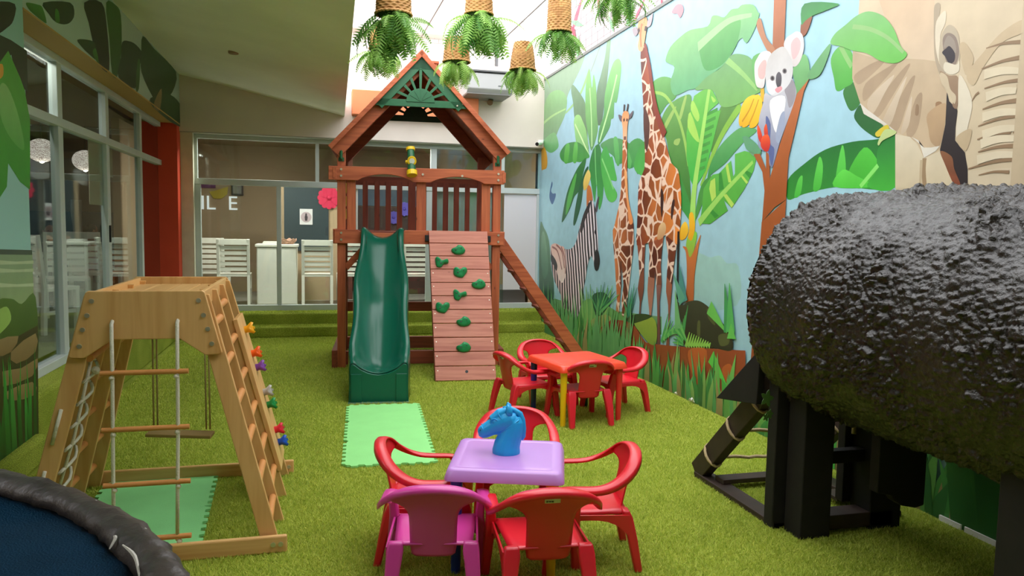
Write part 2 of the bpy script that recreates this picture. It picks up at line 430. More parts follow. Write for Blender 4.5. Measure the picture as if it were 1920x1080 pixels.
# rear rooms
zfl = 0.33
struct(MB().box((-2.6, YB + 0.02, zfl - 0.05), (XR, 15.5, zfl)).build('floor_rear', M_tile))
struct(MB().box((-2.6, 14.6, zfl), (XR, 14.75, 3.4)).build('wall_rear', M_beige))
struct(MB().box((-2.7, YB + 0.05, zfl), (-2.6, 17.5, 3.4)).build('wall_rear_left', M_beige))
struct(MB().box((XR, YB + 0.05, zfl), (XR + 0.1, 14.7, 3.4)).build('wall_rear_right', M_beige))
struct(MB().box((-2.7, YB + 0.02, 3.0), (XR, 15.0, 3.1)).build('ceiling_rear_room', M_beige))
struct(MB().box((0.55, 12.97, zfl), (0.62, 14.6, 3.0)).build('wall_rear_partition', mat('brown_partition', (92, 48, 36), 0.8)))
pa, pb = at_y(526, 400, 12.9).x, at_y(640, 400, 12.9).x
struct(MB().box((pa, 12.89, zfl), (pb, 12.96, 2.25)).build('wall_rear_screen', M_beige))
# left dining room
struct(MB().box((-7.0, 3.0, 0.37), (XG - 0.04, 17.5, 0.42)).build('floor_left', M_tile))
struct(MB().box((-7.1, 3.0, 0.4), (-7.0, 17.5, 3.4)).build('wall_far_left', M_beige))
struct(MB().box((-7.0, 17.4, 0.4), (-2.7, 17.5, 3.4)).build('wall_left_back', M_beige))
struct(MB().box((-7.1, 2.9, 0.4), (-1.98, 3.0, 3.4)).build('wall_left_front', M_beige))
struct(MB().box((-7.1, 3.0, 3.0), (XL - 0.3, 17.5, 3.1)).build('ceiling_left', M_dark))
struct(MB().box((-6.98, 15.2, 2.45), (-2.72, 15.35, 2.7)).build('trim_5', mat('grey_inner_beam', (120, 116, 106), 0.8)))
struct(MB().box((-5.2, 9.2, 0.4), (-4.9, 9.5, 3.0)).build('wall_inner_pillar', M_red))
# ============================================================ PRINTED MURALS (flat print on the walls)
def print_mat(name, mode):
    m = bpy.data.materials.new(name); m.use_nodes = True
    nt = m.node_tree; N = nt.nodes; Lk = nt.links; b = N['Principled BSDF']
    b.inputs['Roughness'].default_value = 0.4; b.inputs['Specular IOR Level'].default_value = 0.4
    at = N.new('ShaderNodeAttribute'); at.attribute_name = 'ink'
    out = at.outputs['Color']
    tc = N.new('ShaderNodeTexCoord'); mp = N.new('ShaderNodeMapping'); Lk.new(tc.outputs['Object'], mp.inputs['Vector'])
    if mode == 'giraffe':
        nz = N.new('ShaderNodeTexNoise'); nz.inputs['Scale'].default_value = 3.0
        Lk.new(mp.outputs[0], nz.inputs['Vector'])
        mx0 = N.new('ShaderNodeMix'); mx0.data_type = 'RGBA'; mx0.inputs['Factor'].default_value = 0.12
        Lk.new(mp.outputs[0], mx0.inputs['A']); Lk.new(nz.outputs['Color'], mx0.inputs['B'])
        v = N.new('ShaderNodeTexVoronoi'); v.feature = 'DISTANCE_TO_EDGE'; v.inputs['Scale'].default_value = 6.5
        v2 = N.new('ShaderNodeTexVoronoi'); v2.inputs['Scale'].default_value = 6.5
        Lk.new(mx0.outputs['Result'], v.inputs['Vector']); Lk.new(mx0.outputs['Result'], v2.inputs['Vector'])
        r = N.new('ShaderNodeValToRGB'); r.color_ramp.elements[0].position = 0.05; r.color_ramp.elements[1].position = 0.075
        Lk.new(v.outputs['Distance'], r.inputs[0])
        sp = N.new('ShaderNodeSeparateColor'); Lk.new(v2.outputs['Color'], sp.inputs[0])
        r2 = N.new('ShaderNodeValToRGB'); r2.color_ramp.elements[0].color = (0.35, 0.25, 0.22, 1); r2.color_ramp.elements[1].color = (1.15, 1.1, 1.05, 1)
        Lk.new(sp.outputs[0], r2.inputs[0])
        ml = N.new('ShaderNodeMix'); ml.data_type = 'RGBA'; ml.blend_type = 'MULTIPLY'; ml.inputs['Factor'].default_value = 1
        Lk.new(out, ml.inputs['A']); Lk.new(r2.outputs[0], ml.inputs['B'])
        mx = N.new('ShaderNodeMix'); mx.data_type = 'RGBA'
        mx.inputs['A'].default_value = (*lin((232, 200, 178)), 1)
        Lk.new(r.outputs[0], mx.inputs['Factor']); Lk.new(ml.outputs['Result'], mx.inputs['B']); out = mx.outputs['Result']
    elif mode == 'zebra':
        mp.inputs['Rotation'].default_value = (math.radians(14), 0, 0)
        w = N.new('ShaderNodeTexWave'); w.bands_direction = 'Y'; w.inputs['Scale'].default_value = 3.1; w.inputs['Distortion'].default_value = 2.2; w.inputs['Detail'].default_value = 1.0; w.inputs['Detail Scale'].default_value = 0.9
        Lk.new(mp.outputs[0], w.inputs['Vector'])
        r = N.new('ShaderNodeValToRGB'); r.color_ramp.elements[0].position = 0.46; r.color_ramp.elements[1].position = 0.54
        Lk.new(w.outputs['Fac'], r.inputs[0])
        mx = N.new('ShaderNodeMix'); mx.data_type = 'RGBA'; mx.inputs['A'].default_value = (*lin((42, 36, 42)), 1)
        Lk.new(r.outputs[0], mx.inputs['Factor']); Lk.new(out, mx.inputs['B']); out = mx.outputs['Result']
    else:
        n = N.new('ShaderNodeTexNoise'); n.inputs['Scale'].default_value = 7.0; n.inputs['Detail'].default_value = 4
        Lk.new(mp.outputs[0], n.inputs['Vector'])
        r = N.new('ShaderNodeValToRGB'); r.color_ramp.elements[0].color = (0.95, 0.95, 0.95, 1); r.color_ramp.elements[0].position = 0.35
        r.color_ramp.elements[1].color = (1.04, 1.04, 1.04, 1); r.color_ramp.elements[1].position = 0.65
        Lk.new(n.outputs['Fac'], r.inputs[0])
        ml = N.new('ShaderNodeMix'); ml.data_type = 'RGBA'; ml.blend_type = 'MULTIPLY'; ml.inputs['Factor'].default_value = 1
        Lk.new(out, ml.inputs['A']); Lk.new(r.outputs[0], ml.inputs['B']); out = ml.outputs['Result']
    Lk.new(out, b.inputs['Base Color'])
    return m
INK = [print_mat('mural_ink', 'ink'), print_mat('giraffe_print', 'giraffe'), print_mat('zebra_print', 'zebra')]
CROP = {'A': (1010, 0, 4.91), 'B': (1010, 200, 4.91), 'C': (1180, 0, 3.857), 'D': (1180, 200, 4.154), 'E': (1010, 420, 3.857),
        'F': (1180, 440, 3.175), 'G': (1380, 0, 2.572), 'H': (1560, 0, 3.0), 'L': (0, 0, 2.0), 'M': (0, 0, 4.153), 'P': (0, 0, 1.0)}
LAYER = [0]
class Print:
    """one printed motif: layered flat outlines on a wall x = X; colours are the ink of the print"""
    def __init__(s, X, side=-1, base=10): LAYER[0] = base; s.X = X; s.side = side; s.v = []; s.f = []; s.c = []; s.mi = []
    def pts(s, crop, pl):
        ox, oy, k = CROP[crop]
        return [at_x(ox + p[0] / k, oy + p[1] / k, s.X) for p in pl]
    def poly(s, crop, pl, c, c2=None, ax='z', smooth=4, m=0, wall=None):
        P = wall if wall else s.pts(crop, pl)
        if smooth: P = catmull([(p.y, p.z) for p in P], smooth); P = [Vector((s.X, q.x, q.y)) for q in P]
        P = [Vector((s.X, q.y, max(0.003, min(3.862, q.z)))) for q in P]
        LAYER[0] += 1
        off = s.side * (0.0005 + 0.00006 * LAYER[0])
        tri = tessellate_polygon([[Vector((p.y, p.z, 0)) for p in P]])
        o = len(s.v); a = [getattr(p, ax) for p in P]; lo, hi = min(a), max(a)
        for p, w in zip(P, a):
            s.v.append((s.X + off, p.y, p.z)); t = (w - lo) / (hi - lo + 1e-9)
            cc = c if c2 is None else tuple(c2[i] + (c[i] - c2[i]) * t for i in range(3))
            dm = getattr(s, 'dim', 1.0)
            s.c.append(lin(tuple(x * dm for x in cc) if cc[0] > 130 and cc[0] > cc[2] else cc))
        for t in tri:
            A, B, C2 = [P[i] for i in t]
            cr = (B.y - A.y) * (C2.z - A.z) - (C2.y - A.y) * (B.z - A.z)
            t = tuple(t)
            if (cr > 0) == (s.side < 0): t = t[::-1]
            s.f.append(tuple(i + o for i in t)); s.mi.append(m)
        return s
    def line(s, crop, pl, w, c, w1=None, smooth=True):
        P = s.pts(crop, pl); Q = [Vector((p.y, p.z, 0)) for p in P]
        if smooth and len(Q) > 2: Q = catmull([(q.x, q.y) for q in Q], 5, False)
        n = len(Q); w1 = w if w1 is None else w1; L = []; R = []
        for i, q in enumerate(Q):
            t = (Q[min(i + 1, n - 1)] - Q[max(i - 1, 0)]).normalized(); nn = Vector((-t.y, t.x, 0)); ww = (w + (w1 - w) * i / (n - 1)) / 2
            L.append(q + nn * ww); R.append(q - nn * ww)
        return s.poly(crop, None, c, smooth=0, wall=[Vector((s.X, q.x, q.y)) for q in L + R[::-1]])
    def blade(s, y, h, w, lean, c, c2, z0=0.0):
        pl = [(y - w / 2, z0), (y - w * 0.4 + lean * 0.4, z0 + h * 0.55), (y + lean, z0 + h), (y + w * 0.4 + lean * 0.35, z0 + h * 0.5), (y + w / 2, z0)]
        s.nb = getattr(s, 'nb', 0) + 1; keep = LAYER[0]; LAYER[0] += s.nb * 0.25
        s.poly(None, None, c, c2, smooth=0, wall=[Vector((s.X, a, b)) for a, b in pl]); LAYER[0] = keep
        return s
    def build(s, name, parent):
        me = bpy.data.meshes.new(name); me.from_pydata(s.v, [], s.f)
        for m in INK: me.materials.append(m)
        me.polygons.foreach_set('material_index', s.mi)
        ca = me.color_attributes.new('ink', 'FLOAT_COLOR', 'POINT')
        ca.data.foreach_set('color', [x for c in s.c for x in (*c, 1.0)])
        o = bpy.data.objects.new(name, me); COL.objects.link(o); o.parent = parent
        return o

# ---- sky and distant ground
p = Print(XR, base=0)
p.poly(None, None, (156, 194, 212), (152, 196, 204), smooth=0, wall=[Vector((XR, y, z)) for y, z in ((-1.9, 0.01), (11.4, 0.01), (11.4, 3.86), (-1.9, 3.86))])
p.poly('F', [(395, 130), (430, 115), (480, 135), (540, 125), (580, 170), (650, 190), (640, 420), (390, 420)], (152, 196, 186), (146, 190, 184))
p.poly('E', [(0, 560), (120, 540), (300, 600), (500, 620), (640, 640), (800, 660), (890, 670), (890, 800), (0, 800)], (112, 160, 104), (80, 130, 70), smooth=0)
p.build('sky_print', wall_right)

# ---- large leaves by the far corner
p = Print(XR, base=10)
p.poly('P', [(1011, 140), (1040, 126), (1077, 102), (1098, 92), (1096, 108), (1088, 130), (1076, 155), (1065, 178), (1058, 205), (1050, 232), (1040, 255), (1018, 260), (1011, 250)], (142, 170, 142))
p.poly('P', [(1011, 238), (1025, 185), (1040, 170), (1054, 171), (1063, 184), (1062, 205), (1058, 220), (1048, 242), (1040, 258), (1022, 262), (1011, 258)], (140, 188, 128), (120, 158, 120))
p.line('B', [(5, 190), (120, 90), (250, 20)], 0.05, (168, 208, 140), 0.02)
p.poly('B', [(50, 310), (85, 270), (150, 240), (185, 350), (160, 400), (110, 425), (60, 390), (40, 330)], (128, 186, 126), (96, 168, 104))
p.poly('B', [(28, 370), (60, 385), (80, 470), (75, 560), (40, 580), (28, 570)], (226, 174, 62), (205, 150, 50))
p.poly('B', [(122, 690), (128, 720), (115, 770), (130, 800), (158, 800), (150, 850), (125, 900), (100, 840), (105, 770)], (70, 104, 146))
p.poly('E', [(10, 20), (40, 30), (75, 120), (90, 300), (110, 420), (100, 560), (10, 560)], (112, 150, 118), (40, 84, 62))
p.poly('E', [(20, 90), (40, 60), (60, 180), (70, 330), (40, 400), (20, 300)], (132, 170, 138), (70, 120, 90))
p.build('corner_leaf_print', wall_right)

# ---- left banana plant
p = Print(XR, base=10)
p.poly('A', [(655, 305), (665, 360), (655, 500), (625, 800), (580, 1130), (530, 1110), (535, 850), (575, 680), (610, 530), (635, 340)], (134, 168, 134), (84, 112, 92))
p.line('A', [(605, 300), (540, 500), (480, 660)], 0.035, (150, 165, 152))
p.line('A', [(470, 640), (400, 830), (330, 950), (250, 1040)], 0.07, (150, 190, 130), 0.03)
p.poly('P', [(1075, 159), (1091, 180), (1098, 196), (1101, 225), (1102, 260), (1104, 280), (1090, 255), (1078, 225), (1075, 195), (1071, 170)], (118, 150, 118), (90, 122, 90))
p.poly('P', [(1106, 130), (1110, 165), (1113, 139), (1118, 165), (1119, 205), (1120, 220), (1121, 246), (1112, 278), (1107, 278), (1101, 241), (1098, 215), (1098, 170), (1101, 145)], (138, 194, 118), (92, 148, 92))
p.line('P', [(1106, 165), (1109, 220), (1110, 275)], 0.035, (170, 214, 150))
p.poly('P', [(1160, 110), (1165, 120), (1164, 142), (1157, 190), (1152, 193), (1151, 220), (1146, 224), (1143, 240), (1126, 269), (1121, 267), (1124, 240), (1132, 215), (1134, 180), (1140, 150), (1150, 118)], (138, 200, 124), (70, 136, 80))
p.line('P', [(1157, 140), (1143, 200), (1124, 266)], 0.04, (178, 224, 156))
p.poly('B', [(345, 80), (380, 80), (405, 130), (440, 230), (465, 440), (440, 440), (400, 370), (350, 340), (330, 200), (325, 130)], (150, 202, 128), (110, 170, 104))
p.line('B', [(335, 160), (400, 300), (465, 450)], 0.03, (190, 224, 160))
p.poly('B', [(345, 325), (260, 340), (215, 390), (195, 440), (210, 490), (260, 520), (330, 505), (385, 510), (440, 480), (470, 460), (440, 400), (400, 350)], (58, 128, 66), (72, 152, 70))
for q in ([(250, 360), (285, 350), (270, 510), (235, 505)], [(330, 340), (360, 345), (350, 505), (315, 500)]): p.poly('B', q, (96, 180, 82), (84, 166, 74))
p.poly('B', [(570, 350), (640, 300), (700, 288), (780, 305), (850, 350), (910, 405), (895, 500), (870, 560), (820, 565), (790, 520), (720, 530), (690, 460), (640, 420), (600, 400)], (88, 150, 96), (58, 140, 74))
for q in ([(690, 300), (730, 300), (745, 520), (715, 520)], [(830, 350), (870, 380), (850, 555), (825, 550)]): p.poly('B', q, (98, 178, 104), (86, 170, 88))
p.poly('B', [(440, 480), (390, 700), (370, 780), (330, 830), (290, 940), (230, 1050), (215, 1040), (260, 800), (330, 620), (390, 520)], (50, 116, 58), (40, 96, 50))
p.poly('B', [(330, 640), (350, 640), (300, 880), (250, 1000), (270, 830)], (84, 170, 74))
p.poly('B', [(460, 560), (420, 700), (400, 850), (380, 950), (340, 1080), (320, 1080), (335, 950), (380, 730), (430, 580)], (40, 92, 58))
p.poly('B', [(550, 345), (575, 400), (590, 560), (600, 700), (590, 850), (560, 950), (545, 850), (535, 720), (520, 880), (500, 800), (480, 680), (465, 560), (500, 400)], (48, 118, 62), (70, 164, 78))
p.line('B', [(520, 370), (525, 560), (535, 720)], 0.03, (110, 190, 110))
p.poly('B', [(620, 365), (660, 460), (680, 460), (700, 560), (720, 680), (660, 680), (720, 790), (715, 850), (680, 880), (640, 860), (610, 780), (580, 600), (575, 450)], (66, 160, 76), (92, 190, 84))
p.line('B', [(585, 480), (640, 620), (690, 760)], 0.03, (130, 208, 120))
p.poly('B', [(445, 760), (480, 740), (500, 880), (500, 1100), (450, 1100)], (196, 116, 52), (170, 92, 46))
p.poly('B', [(460, 580), (480, 640), (450, 740), (420, 770), (412, 700), (430, 630)], (224, 204, 116), (210, 178, 80))
p.build('banana_plant_print', wall_right)

# ---- banana plant with the striped leaves
p = Print(XR, base=36)
p.poly('C', [(165, 610), (210, 565), (270, 555), (330, 590), (340, 700), (270, 760), (215, 830), (180, 700)], (104, 168, 92), (70, 142, 66))
p.poly('C', [(0, 1040), (60, 1000), (110, 1040), (110, 1180), (60, 1260), (0, 1100)], (70, 150, 80), smooth=3)
p.poly('B', [(880, 560), (915, 400), (982, 330), (982, 620), (940, 630)], (60, 150, 72), (84, 180, 80))
p.poly('P', [(1255, 197), (1284, 179), (1297, 182), (1294, 220), (1289, 250), (1293, 315), (1296, 370), (1296, 388), (1286, 368), (1276, 335), (1259, 306), (1250, 262), (1240, 229)], (96, 158, 78), (60, 122, 52))
for q in ([(1262, 205), (1268, 203), (1250, 240), (1244, 238)], [(1284, 182), (1288, 183), (1278, 222), (1274, 218)], [(1266, 262), (1276, 260), (1272, 272), (1264, 270)]): p.poly('P', q, (150, 188, 100))
p.poly('P', [(1258, 300), (1280, 340), (1298, 395), (1298, 418), (1284, 400), (1272, 380), (1278, 352)], (66, 138, 62), (58, 150, 70))
p.line('P', [(1226, 173), (1248, 180), (1270, 215), (1284, 262), (1292, 310)], 0.03, (146, 192, 92), 0.05)
p.poly('D', [(715, 0), (870, 0), (800, 100), (720, 220), (650, 360), (640, 300), (680, 180)], (90, 146, 70), (70, 124, 56))
p.line('D', [(870, -10), (740, 190), (640, 400), (560, 620)], 0.08, (130, 184, 70), 0.04)
p.poly('D', [(980, 170), (985, 200), (900, 270), (820, 360), (740, 450), (650, 520), (610, 560), (640, 430), (700, 320), (790, 220), (880, 160)], (94, 166, 98), (54, 140, 70))
p.poly('D', [(560, 620), (640, 540), (620, 620), (570, 760), (520, 880), (510, 860)], (64, 138, 62), (84, 156, 70))
p.poly('D', [(825, 370), (900, 345), (960, 360), (990, 410), (970, 500), (900, 640), (800, 790), (740, 730), (770, 810), (630, 915), (550, 910), (570, 780), (580, 640), (650, 530), (700, 520), (795, 420), (812, 545), (825, 520)], (94, 180, 76), (76, 160, 58), smooth=0)
for q in ([(770, 440), (797, 590), (775, 590), (752, 460)], [(635, 580), (670, 555), (678, 700), (645, 740), (625, 640)], [(760, 680), (820, 760), (800, 788), (735, 690)], [(880, 530), (930, 590), (915, 602), (868, 540)]): p.poly('D', q, (172, 208, 92), smooth=0)
for q in ([(700, 520), (720, 510), (740, 640), (700, 660)], [(640, 790), (700, 850), (670, 870), (620, 810)], [(900, 490), (960, 520), (940, 560), (890, 500)]): p.poly('D', q, (52, 138, 54), smooth=0)
p.line('D', [(545, 905), (720, 690), (965, 430)], 0.075, (150, 206, 96), 0.03)
p.poly('P', [(1332, 162), (1343, 181), (1348, 193), (1330, 209), (1352, 207), (1346, 232), (1336, 272), (1324, 320), (1303, 354), (1295, 337), (1288, 296), (1288, 248), (1296, 207), (1302, 180), (1315, 171)], (104, 186, 74), (60, 176, 72), smooth=0)
for q in ([(1295, 210), (1312, 262), (1304, 262), (1290, 238)], [(1300, 188), (1312, 215), (1308, 228), (1296, 205)], [(1334, 180), (1343, 188), (1338, 192)]): p.poly('P', q, (160, 210, 92), smooth=3)
for k in range(8): p.line('P', [(1326 - k * 3.0, 215 + k * 15), (1346 - k * 3.4, 205 + k * 15.5)], 0.03, (64, 150, 62))
p.line('P', [(1331, 166), (1315, 270), (1302, 360), (1299, 420)], 0.05, (158, 214, 104), 0.11)
p.poly('F', [(340, 60), (360, -10), (405, -10), (388, 90), (365, 135), (352, 110)], (126, 200, 66), (150, 170, 60))
p.poly('F', [(320, 72), (345, 78), (362, 135), (385, 100), (405, 50), (428, 0), (412, 90), (390, 250), (382, 408), (342, 404), (345, 250), (340, 110)], (200, 118, 58), (166, 92, 48))
p.poly('D', [(470, 840), (500, 830), (515, 940), (490, 1040), (460, 1020), (470, 950)], (244, 192, 44), (220, 160, 30))
p.poly('D', [(398, 1035), (400, 950), (440, 895), (465, 960), (440, 1025)], (246, 200, 60), (226, 168, 36))
# broad leaves above
p.poly('C', [(740, 400), (800, 390), (880, 420), (930, 520), (955, 650), (900, 690), (800, 750), (720, 775), (660, 760), (600, 650), (480, 650), (540, 560), (640, 510), (700, 450)], (104, 158, 100), (112, 172, 92))
p.line('C', [(705, 430), (820, 530), (930, 650)], 0.06, (140, 190, 110), 0.025)
p.poly('C', [(890, 430), (1000, 370), (960, 480), (920, 470)], (96, 160, 90))
p.poly('C', [(265, 435), (300, 340), (380, 260), (450, 215), (570, 190), (600, 120), (640, 112), (690, 125), (740, 70), (790, 60), (820, 35), (900, 35), (935, 90), (945, 100), (915, 200), (860, 305), (835, 300), (820, 275), (790, 300), (750, 380), (700, 450), (650, 500), (560, 560), (480, 640), (430, 650), (330, 690), (300, 600), (330, 490), (290, 460)], (126, 176, 112), (92, 168, 118), smooth=3)
p.poly('C', [(520, 320), (640, 215), (800, 130), (790, 290), (740, 390), (660, 480), (560, 510), (520, 420)], (92, 160, 84), (66, 150, 76))
p.line('C', [(500, 340), (650, 205), (750, 140), (890, 108)], 0.09, (150, 196, 136), 0.03)
p.poly('C', [(310, 85), (345, 35), (385, 35), (395, 80), (370, 130), (350, 100), (325, 100)], (176, 130, 140))
# upper bananas
p.poly('C', [(955, 640), (978, 640), (978, 730), (955, 720)], (214, 170, 44))
for q in ([(860, 705), (920, 690), (900, 780), (850, 870), (810, 915), (795, 870), (820, 760)], [(905, 700), (950, 695), (940, 780), (870, 900), (820, 918), (850, 840)], [(935, 700), (965, 730), (958, 830), (920, 912), (872, 920), (900, 830)]): p.poly('C', q, (246, 202, 52), (226, 170, 28))
for q in ([(905, 715), (870, 800), (820, 880)], [(940, 720), (905, 820), (868, 900)]): p.line('C', q, 0.012, (196, 140, 22), 0.02)
p.poly('C', [(820, 990), (870, 1010), (930, 1050), (960, 1110), (900, 1130), (850, 1060)], (84, 150, 110), (110, 160, 120))
p.build('striped_banana_plant_print', wall_right)

# ---- young giraffe
p = Print(XR, base=130)
br, og = (120, 58, 36), (228, 140, 74)
Sm = [(1169, 263), (1168, 302), (1166, 347), (1162, 383), (1154, 420), (1150, 432), (1151, 459), (1154, 493), (1156, 529), (1158, 560)]
Sm += [(1010 + x / 3.857, 420 + y / 3.857) for x, y in ((566, 600), (558, 760), (562, 880), (580, 880), (576, 760), (592, 560), (600, 440), (606, 300), (618, 440), (605, 560), (608, 640), (600, 865), (614, 868), (622, 640), (634, 640), (624, 866), (638, 868), (642, 640), (648, 540), (662, 420), (682, 240), (694, 120), (690, 0))]
Sm += [(1188, 416), (1183, 393), (1179, 369), (1177, 322), (1177, 263)]
p.poly('P', Sm, og, br, ax='y', m=1, smooth=0)
p.poly('B', [(795, 600), (815, 600), (830, 830), (852, 950), (875, 1060), (840, 1075), (820, 900), (805, 760)], (240, 176, 112), (226, 140, 80))
p.line('E', [(600, 270), (598, 330), (600, 460)], 0.05, (96, 56, 40), 0.02)
for a, b in (((795, -20), (790, 45)), ((830, -25), (818, 45))): p.line('B', [a, b], 0.035, (58, 40, 40))
p.poly('B', [(740, 75), (775, 90), (780, 130), (755, 130)], (96, 90, 100)); p.poly('B', [(878, 35), (862, 95), (835, 112), (840, 80)], (96, 90, 100))
p.poly('B', [(782, 60), (800, 40), (830, 50), (838, 90), (830, 130), (822, 200), (815, 310), (785, 310), (780, 200), (772, 130), (775, 90)], (224, 142, 90), (232, 186, 150))
for q in (((790, 110), (795, 135)), ((822, 110), (818, 135))): p.line('B', q, 0.04, (50, 34, 34))
p.line('B', [(790, 290), (812, 290)], 0.04, (120, 80, 70))
p.build('young_giraffe_print', wall_right)

# ---- tall giraffe
p = Print(XR, base=150)
F_ = lambda L: [(1180 + x / 3.175, 440 + y / 3.175) for x, y in L]
for L, c1, c2 in (([(170, -30), (160, 80), (155, 180), (165, 300), (170, 420), (172, 560), (170, 660), (185, 690), (188, 560), (185, 400), (197, 300), (192, 180), (200, 80), (210, -30)], (176, 120, 108), (96, 62, 58)),
                  ([(50, -30), (60, 150), (65, 250), (55, 320), (66, 400), (60, 500), (50, 620), (45, 650), (65, 655), (70, 500), (76, 400), (90, 330), (92, 200), (98, -30)], (170, 92, 60), (84, 56, 50)),
                  ([(220, -30), (235, 120), (228, 250), (224, 340), (236, 420), (235, 560), (220, 690), (228, 745), (242, 700), (242, 560), (250, 420), (260, 300), (270, 180), (287, 60), (298, -30)], (190, 110, 72), (112, 70, 58)),
                  ([(118, -30), (125, 120), (118, 250), (113, 330), (118, 400), (125, 500), (115, 640), (118, 720), (130, 778), (134, 700), (130, 600), (136, 470), (148, 360), (156, 260), (162, 100), (168, -30)], (140, 78, 54), (196, 150, 130))):
    Q = F_(L); p.poly('P', Q, c1, c2, smooth=2)
    top = [q for q in Q if q[1] < 530]
    n = len(top) // 2
    top = [q for q in Q[:len(Q) // 2] if q[1] < 535] + [q for q in Q[len(Q) // 2:] if q[1] < 535]
    p.poly('P', top, (150, 76, 46), (120, 70, 52), m=1, smooth=0)
C_ = lambda L: [(1180 + x / 3.857, y / 3.857) for x, y in L]
D_ = lambda L: [(1180 + x / 4.154, 200 + y / 4.154) for x, y in L]
body = C_([(90, 360), (90, 480), (105, 720), (114, 950)]) + D_([(118, 180), (128, 350), (124, 480), (100, 540), (78, 620), (72, 800), (65, 950), (65, 1080), (150, 1060), (215, 1040), (290, 1000), (385, 1080), (396, 1000), (406, 880), (412, 720), (402, 600), (385, 490), (335, 440), (290, 280), (255, 150)]) + C_([(235, 900), (205, 820), (170, 650), (150, 480), (132, 330)])
p.poly('P', body, (120, 46, 26), (240, 150, 70), ax='y', m=1, smooth=2)
p.poly('D', [(122, 0), (165, 130), (150, 330), (135, 330), (118, 180)], (84, 52, 46), (70, 40, 36))
p.line('C', [(118, 320), (150, 480), (172, 650), (205, 820), (262, 980)], 0.05, (128, 48, 34), 0.1)
p.poly('D', [(225, 1030), (235, 940), (270, 900), (292, 930), (285, 990), (255, 1030)], (226, 190, 140), (190, 140, 96))
for q in ([(255, 640), (275, 700), (262, 860), (250, 780)], [(345, 730), (362, 740), (340, 880), (330, 820)]): p.poly('D', q, (58, 34, 30))
for a, b in (((88, 40), (82, 130)), ((124, 36), (114, 125))): p.line('C', [a, b], 0.06, (84, 54, 46), 0.05)
p.poly('C', [(30, 210), (55, 195), (68, 235), (50, 262), (35, 245)], (150, 138, 146)); p.poly('C', [(176, 95), (162, 180), (132, 197), (140, 150)], (160, 150, 156))
p.poly('C', [(80, 130), (120, 120), (136, 150), (130, 210), (112, 330), (98, 370), (76, 366), (68, 330), (78, 260), (66, 215)], (226, 146, 92), (214, 160, 122))
p.line('C', [(96, 170), (88, 250), (92, 340)], 0.05, (196, 108, 66), 0.03)
p.line('C', [(128, 190), (122, 225)], 0.06, (52, 36, 34)); p.line('C', [(72, 205), (78, 235)], 0.05, (52, 36, 34))
p.line('F', [(298, -20), (294, 200), (292, 385)], 0.04, (26, 30, 30))
p.build('tall_giraffe_print', wall_right)

# ---- zebra
p = Print(XR, base=80)
zb_ = [(1010 + x / 3.857, 420 + y / 3.857) for x, y in ((90, 165), (120, 140), (160, 158), (190, 180), (235, 180), (268, 140), (285, 80))]
zb_ += [(1088, 424), (1095, 404), (1101, 388), (1106, 377), (1111, 376), (1116, 388), (1119, 406)]
zb_ += [(1010 + x / 3.857, 420 + y / 3.857) for x, y in ((425, 20), (432, 100), (434, 190), (446, 270), (430, 332), (410, 330), (400, 270), (385, 230), (370, 250), (355, 300), (340, 400), (326, 470), (326, 540), (302, 600), (292, 700), (282, 835), (268, 760), (264, 680), (250, 650), (246, 760), (230, 720), (230, 640), (200, 620), (170, 600), (165, 520), (120, 420), (100, 330), (90, 240))]
p.poly('P', zb_, (216, 176, 172), (232, 226, 232), ax='y', m=2, smooth=2)
p.poly('E', [(90, 165), (120, 140), (160, 158), (190, 180), (200, 330), (180, 420), (150, 400), (110, 260)], (222, 178, 166), (236, 214, 206))
for q in ([(100, 165), (140, 200), (170, 330)], [(130, 150), (170, 200), (188, 320)], [(165, 165), (190, 240), (195, 360)]): p.line('E', q, 0.03, (150, 92, 84))
p.poly('E', [(92, 220), (120, 250), (138, 300), (130, 340), (112, 300), (92, 270)], (48, 44, 46))
p.poly('E', [(416, 188), (434, 195), (446, 270), (430, 334), (410, 330), (402, 280), (410, 230)], (44, 38, 40), (28, 26, 28))
p.poly('P', [(1088, 430), (1094, 404), (1102, 386), (1108, 378), (1106, 392), (1098, 412), (1092, 436)], (52, 44, 46))
p.poly('P', [(1121, 372), (1124, 370), (1120, 396), (1117, 392)], (80, 72, 78))
p.line('P', [(1116, 432), (1118, 437)], 0.06, (24, 22, 24))
p.build('zebra_print', wall_right)

# ---- koala tree
p = Print(XR, base=130)
p.poly('G', [(192, -150), (252, -150), (236, 230), (200, 260), (180, 240)], (178, 106, 62), (150, 86, 48), smooth=0)
p.poly('G', [(104, 130), (122, 88), (150, 180), (190, 232), (182, 262), (152, 240)], (168, 112, 76))
p.poly('G', [(372, 74), (345, 160), (318, 172), (322, 105)], (134, 76, 48))
p.poly('G', [(335, 18), (500, 18), (440, 50), (375, 76), (340, 100), (320, 118)], (44, 116, 56), (56, 136, 66))
p.poly('G', [(280, 330), (330, 262), (356, 300), (356, 380), (320, 440), (295, 455), (288, 400)], (112, 172, 110), (92, 150, 90))
p.poly('G', [(355, 350), (440, 230), (462, 215), (450, 270), (410, 360), (360, 382)], (108, 162, 110), (92, 150, 96))
p.poly('G', [(80, 290), (130, 255), (145, 300), (120, 400), (100, 420)], (96, 166, 90))
p.poly(None, None, (160, 86, 42), (130, 66, 34), smooth=0, wall=[at_x(1430, 416, XR), at_x(1476, 374, XR), Vector((XR, at_x(1476, 374, XR).y + 0.05, 0.02)), Vector((XR, at_x(1430, 416, XR).y + 0.1, 0.02))])
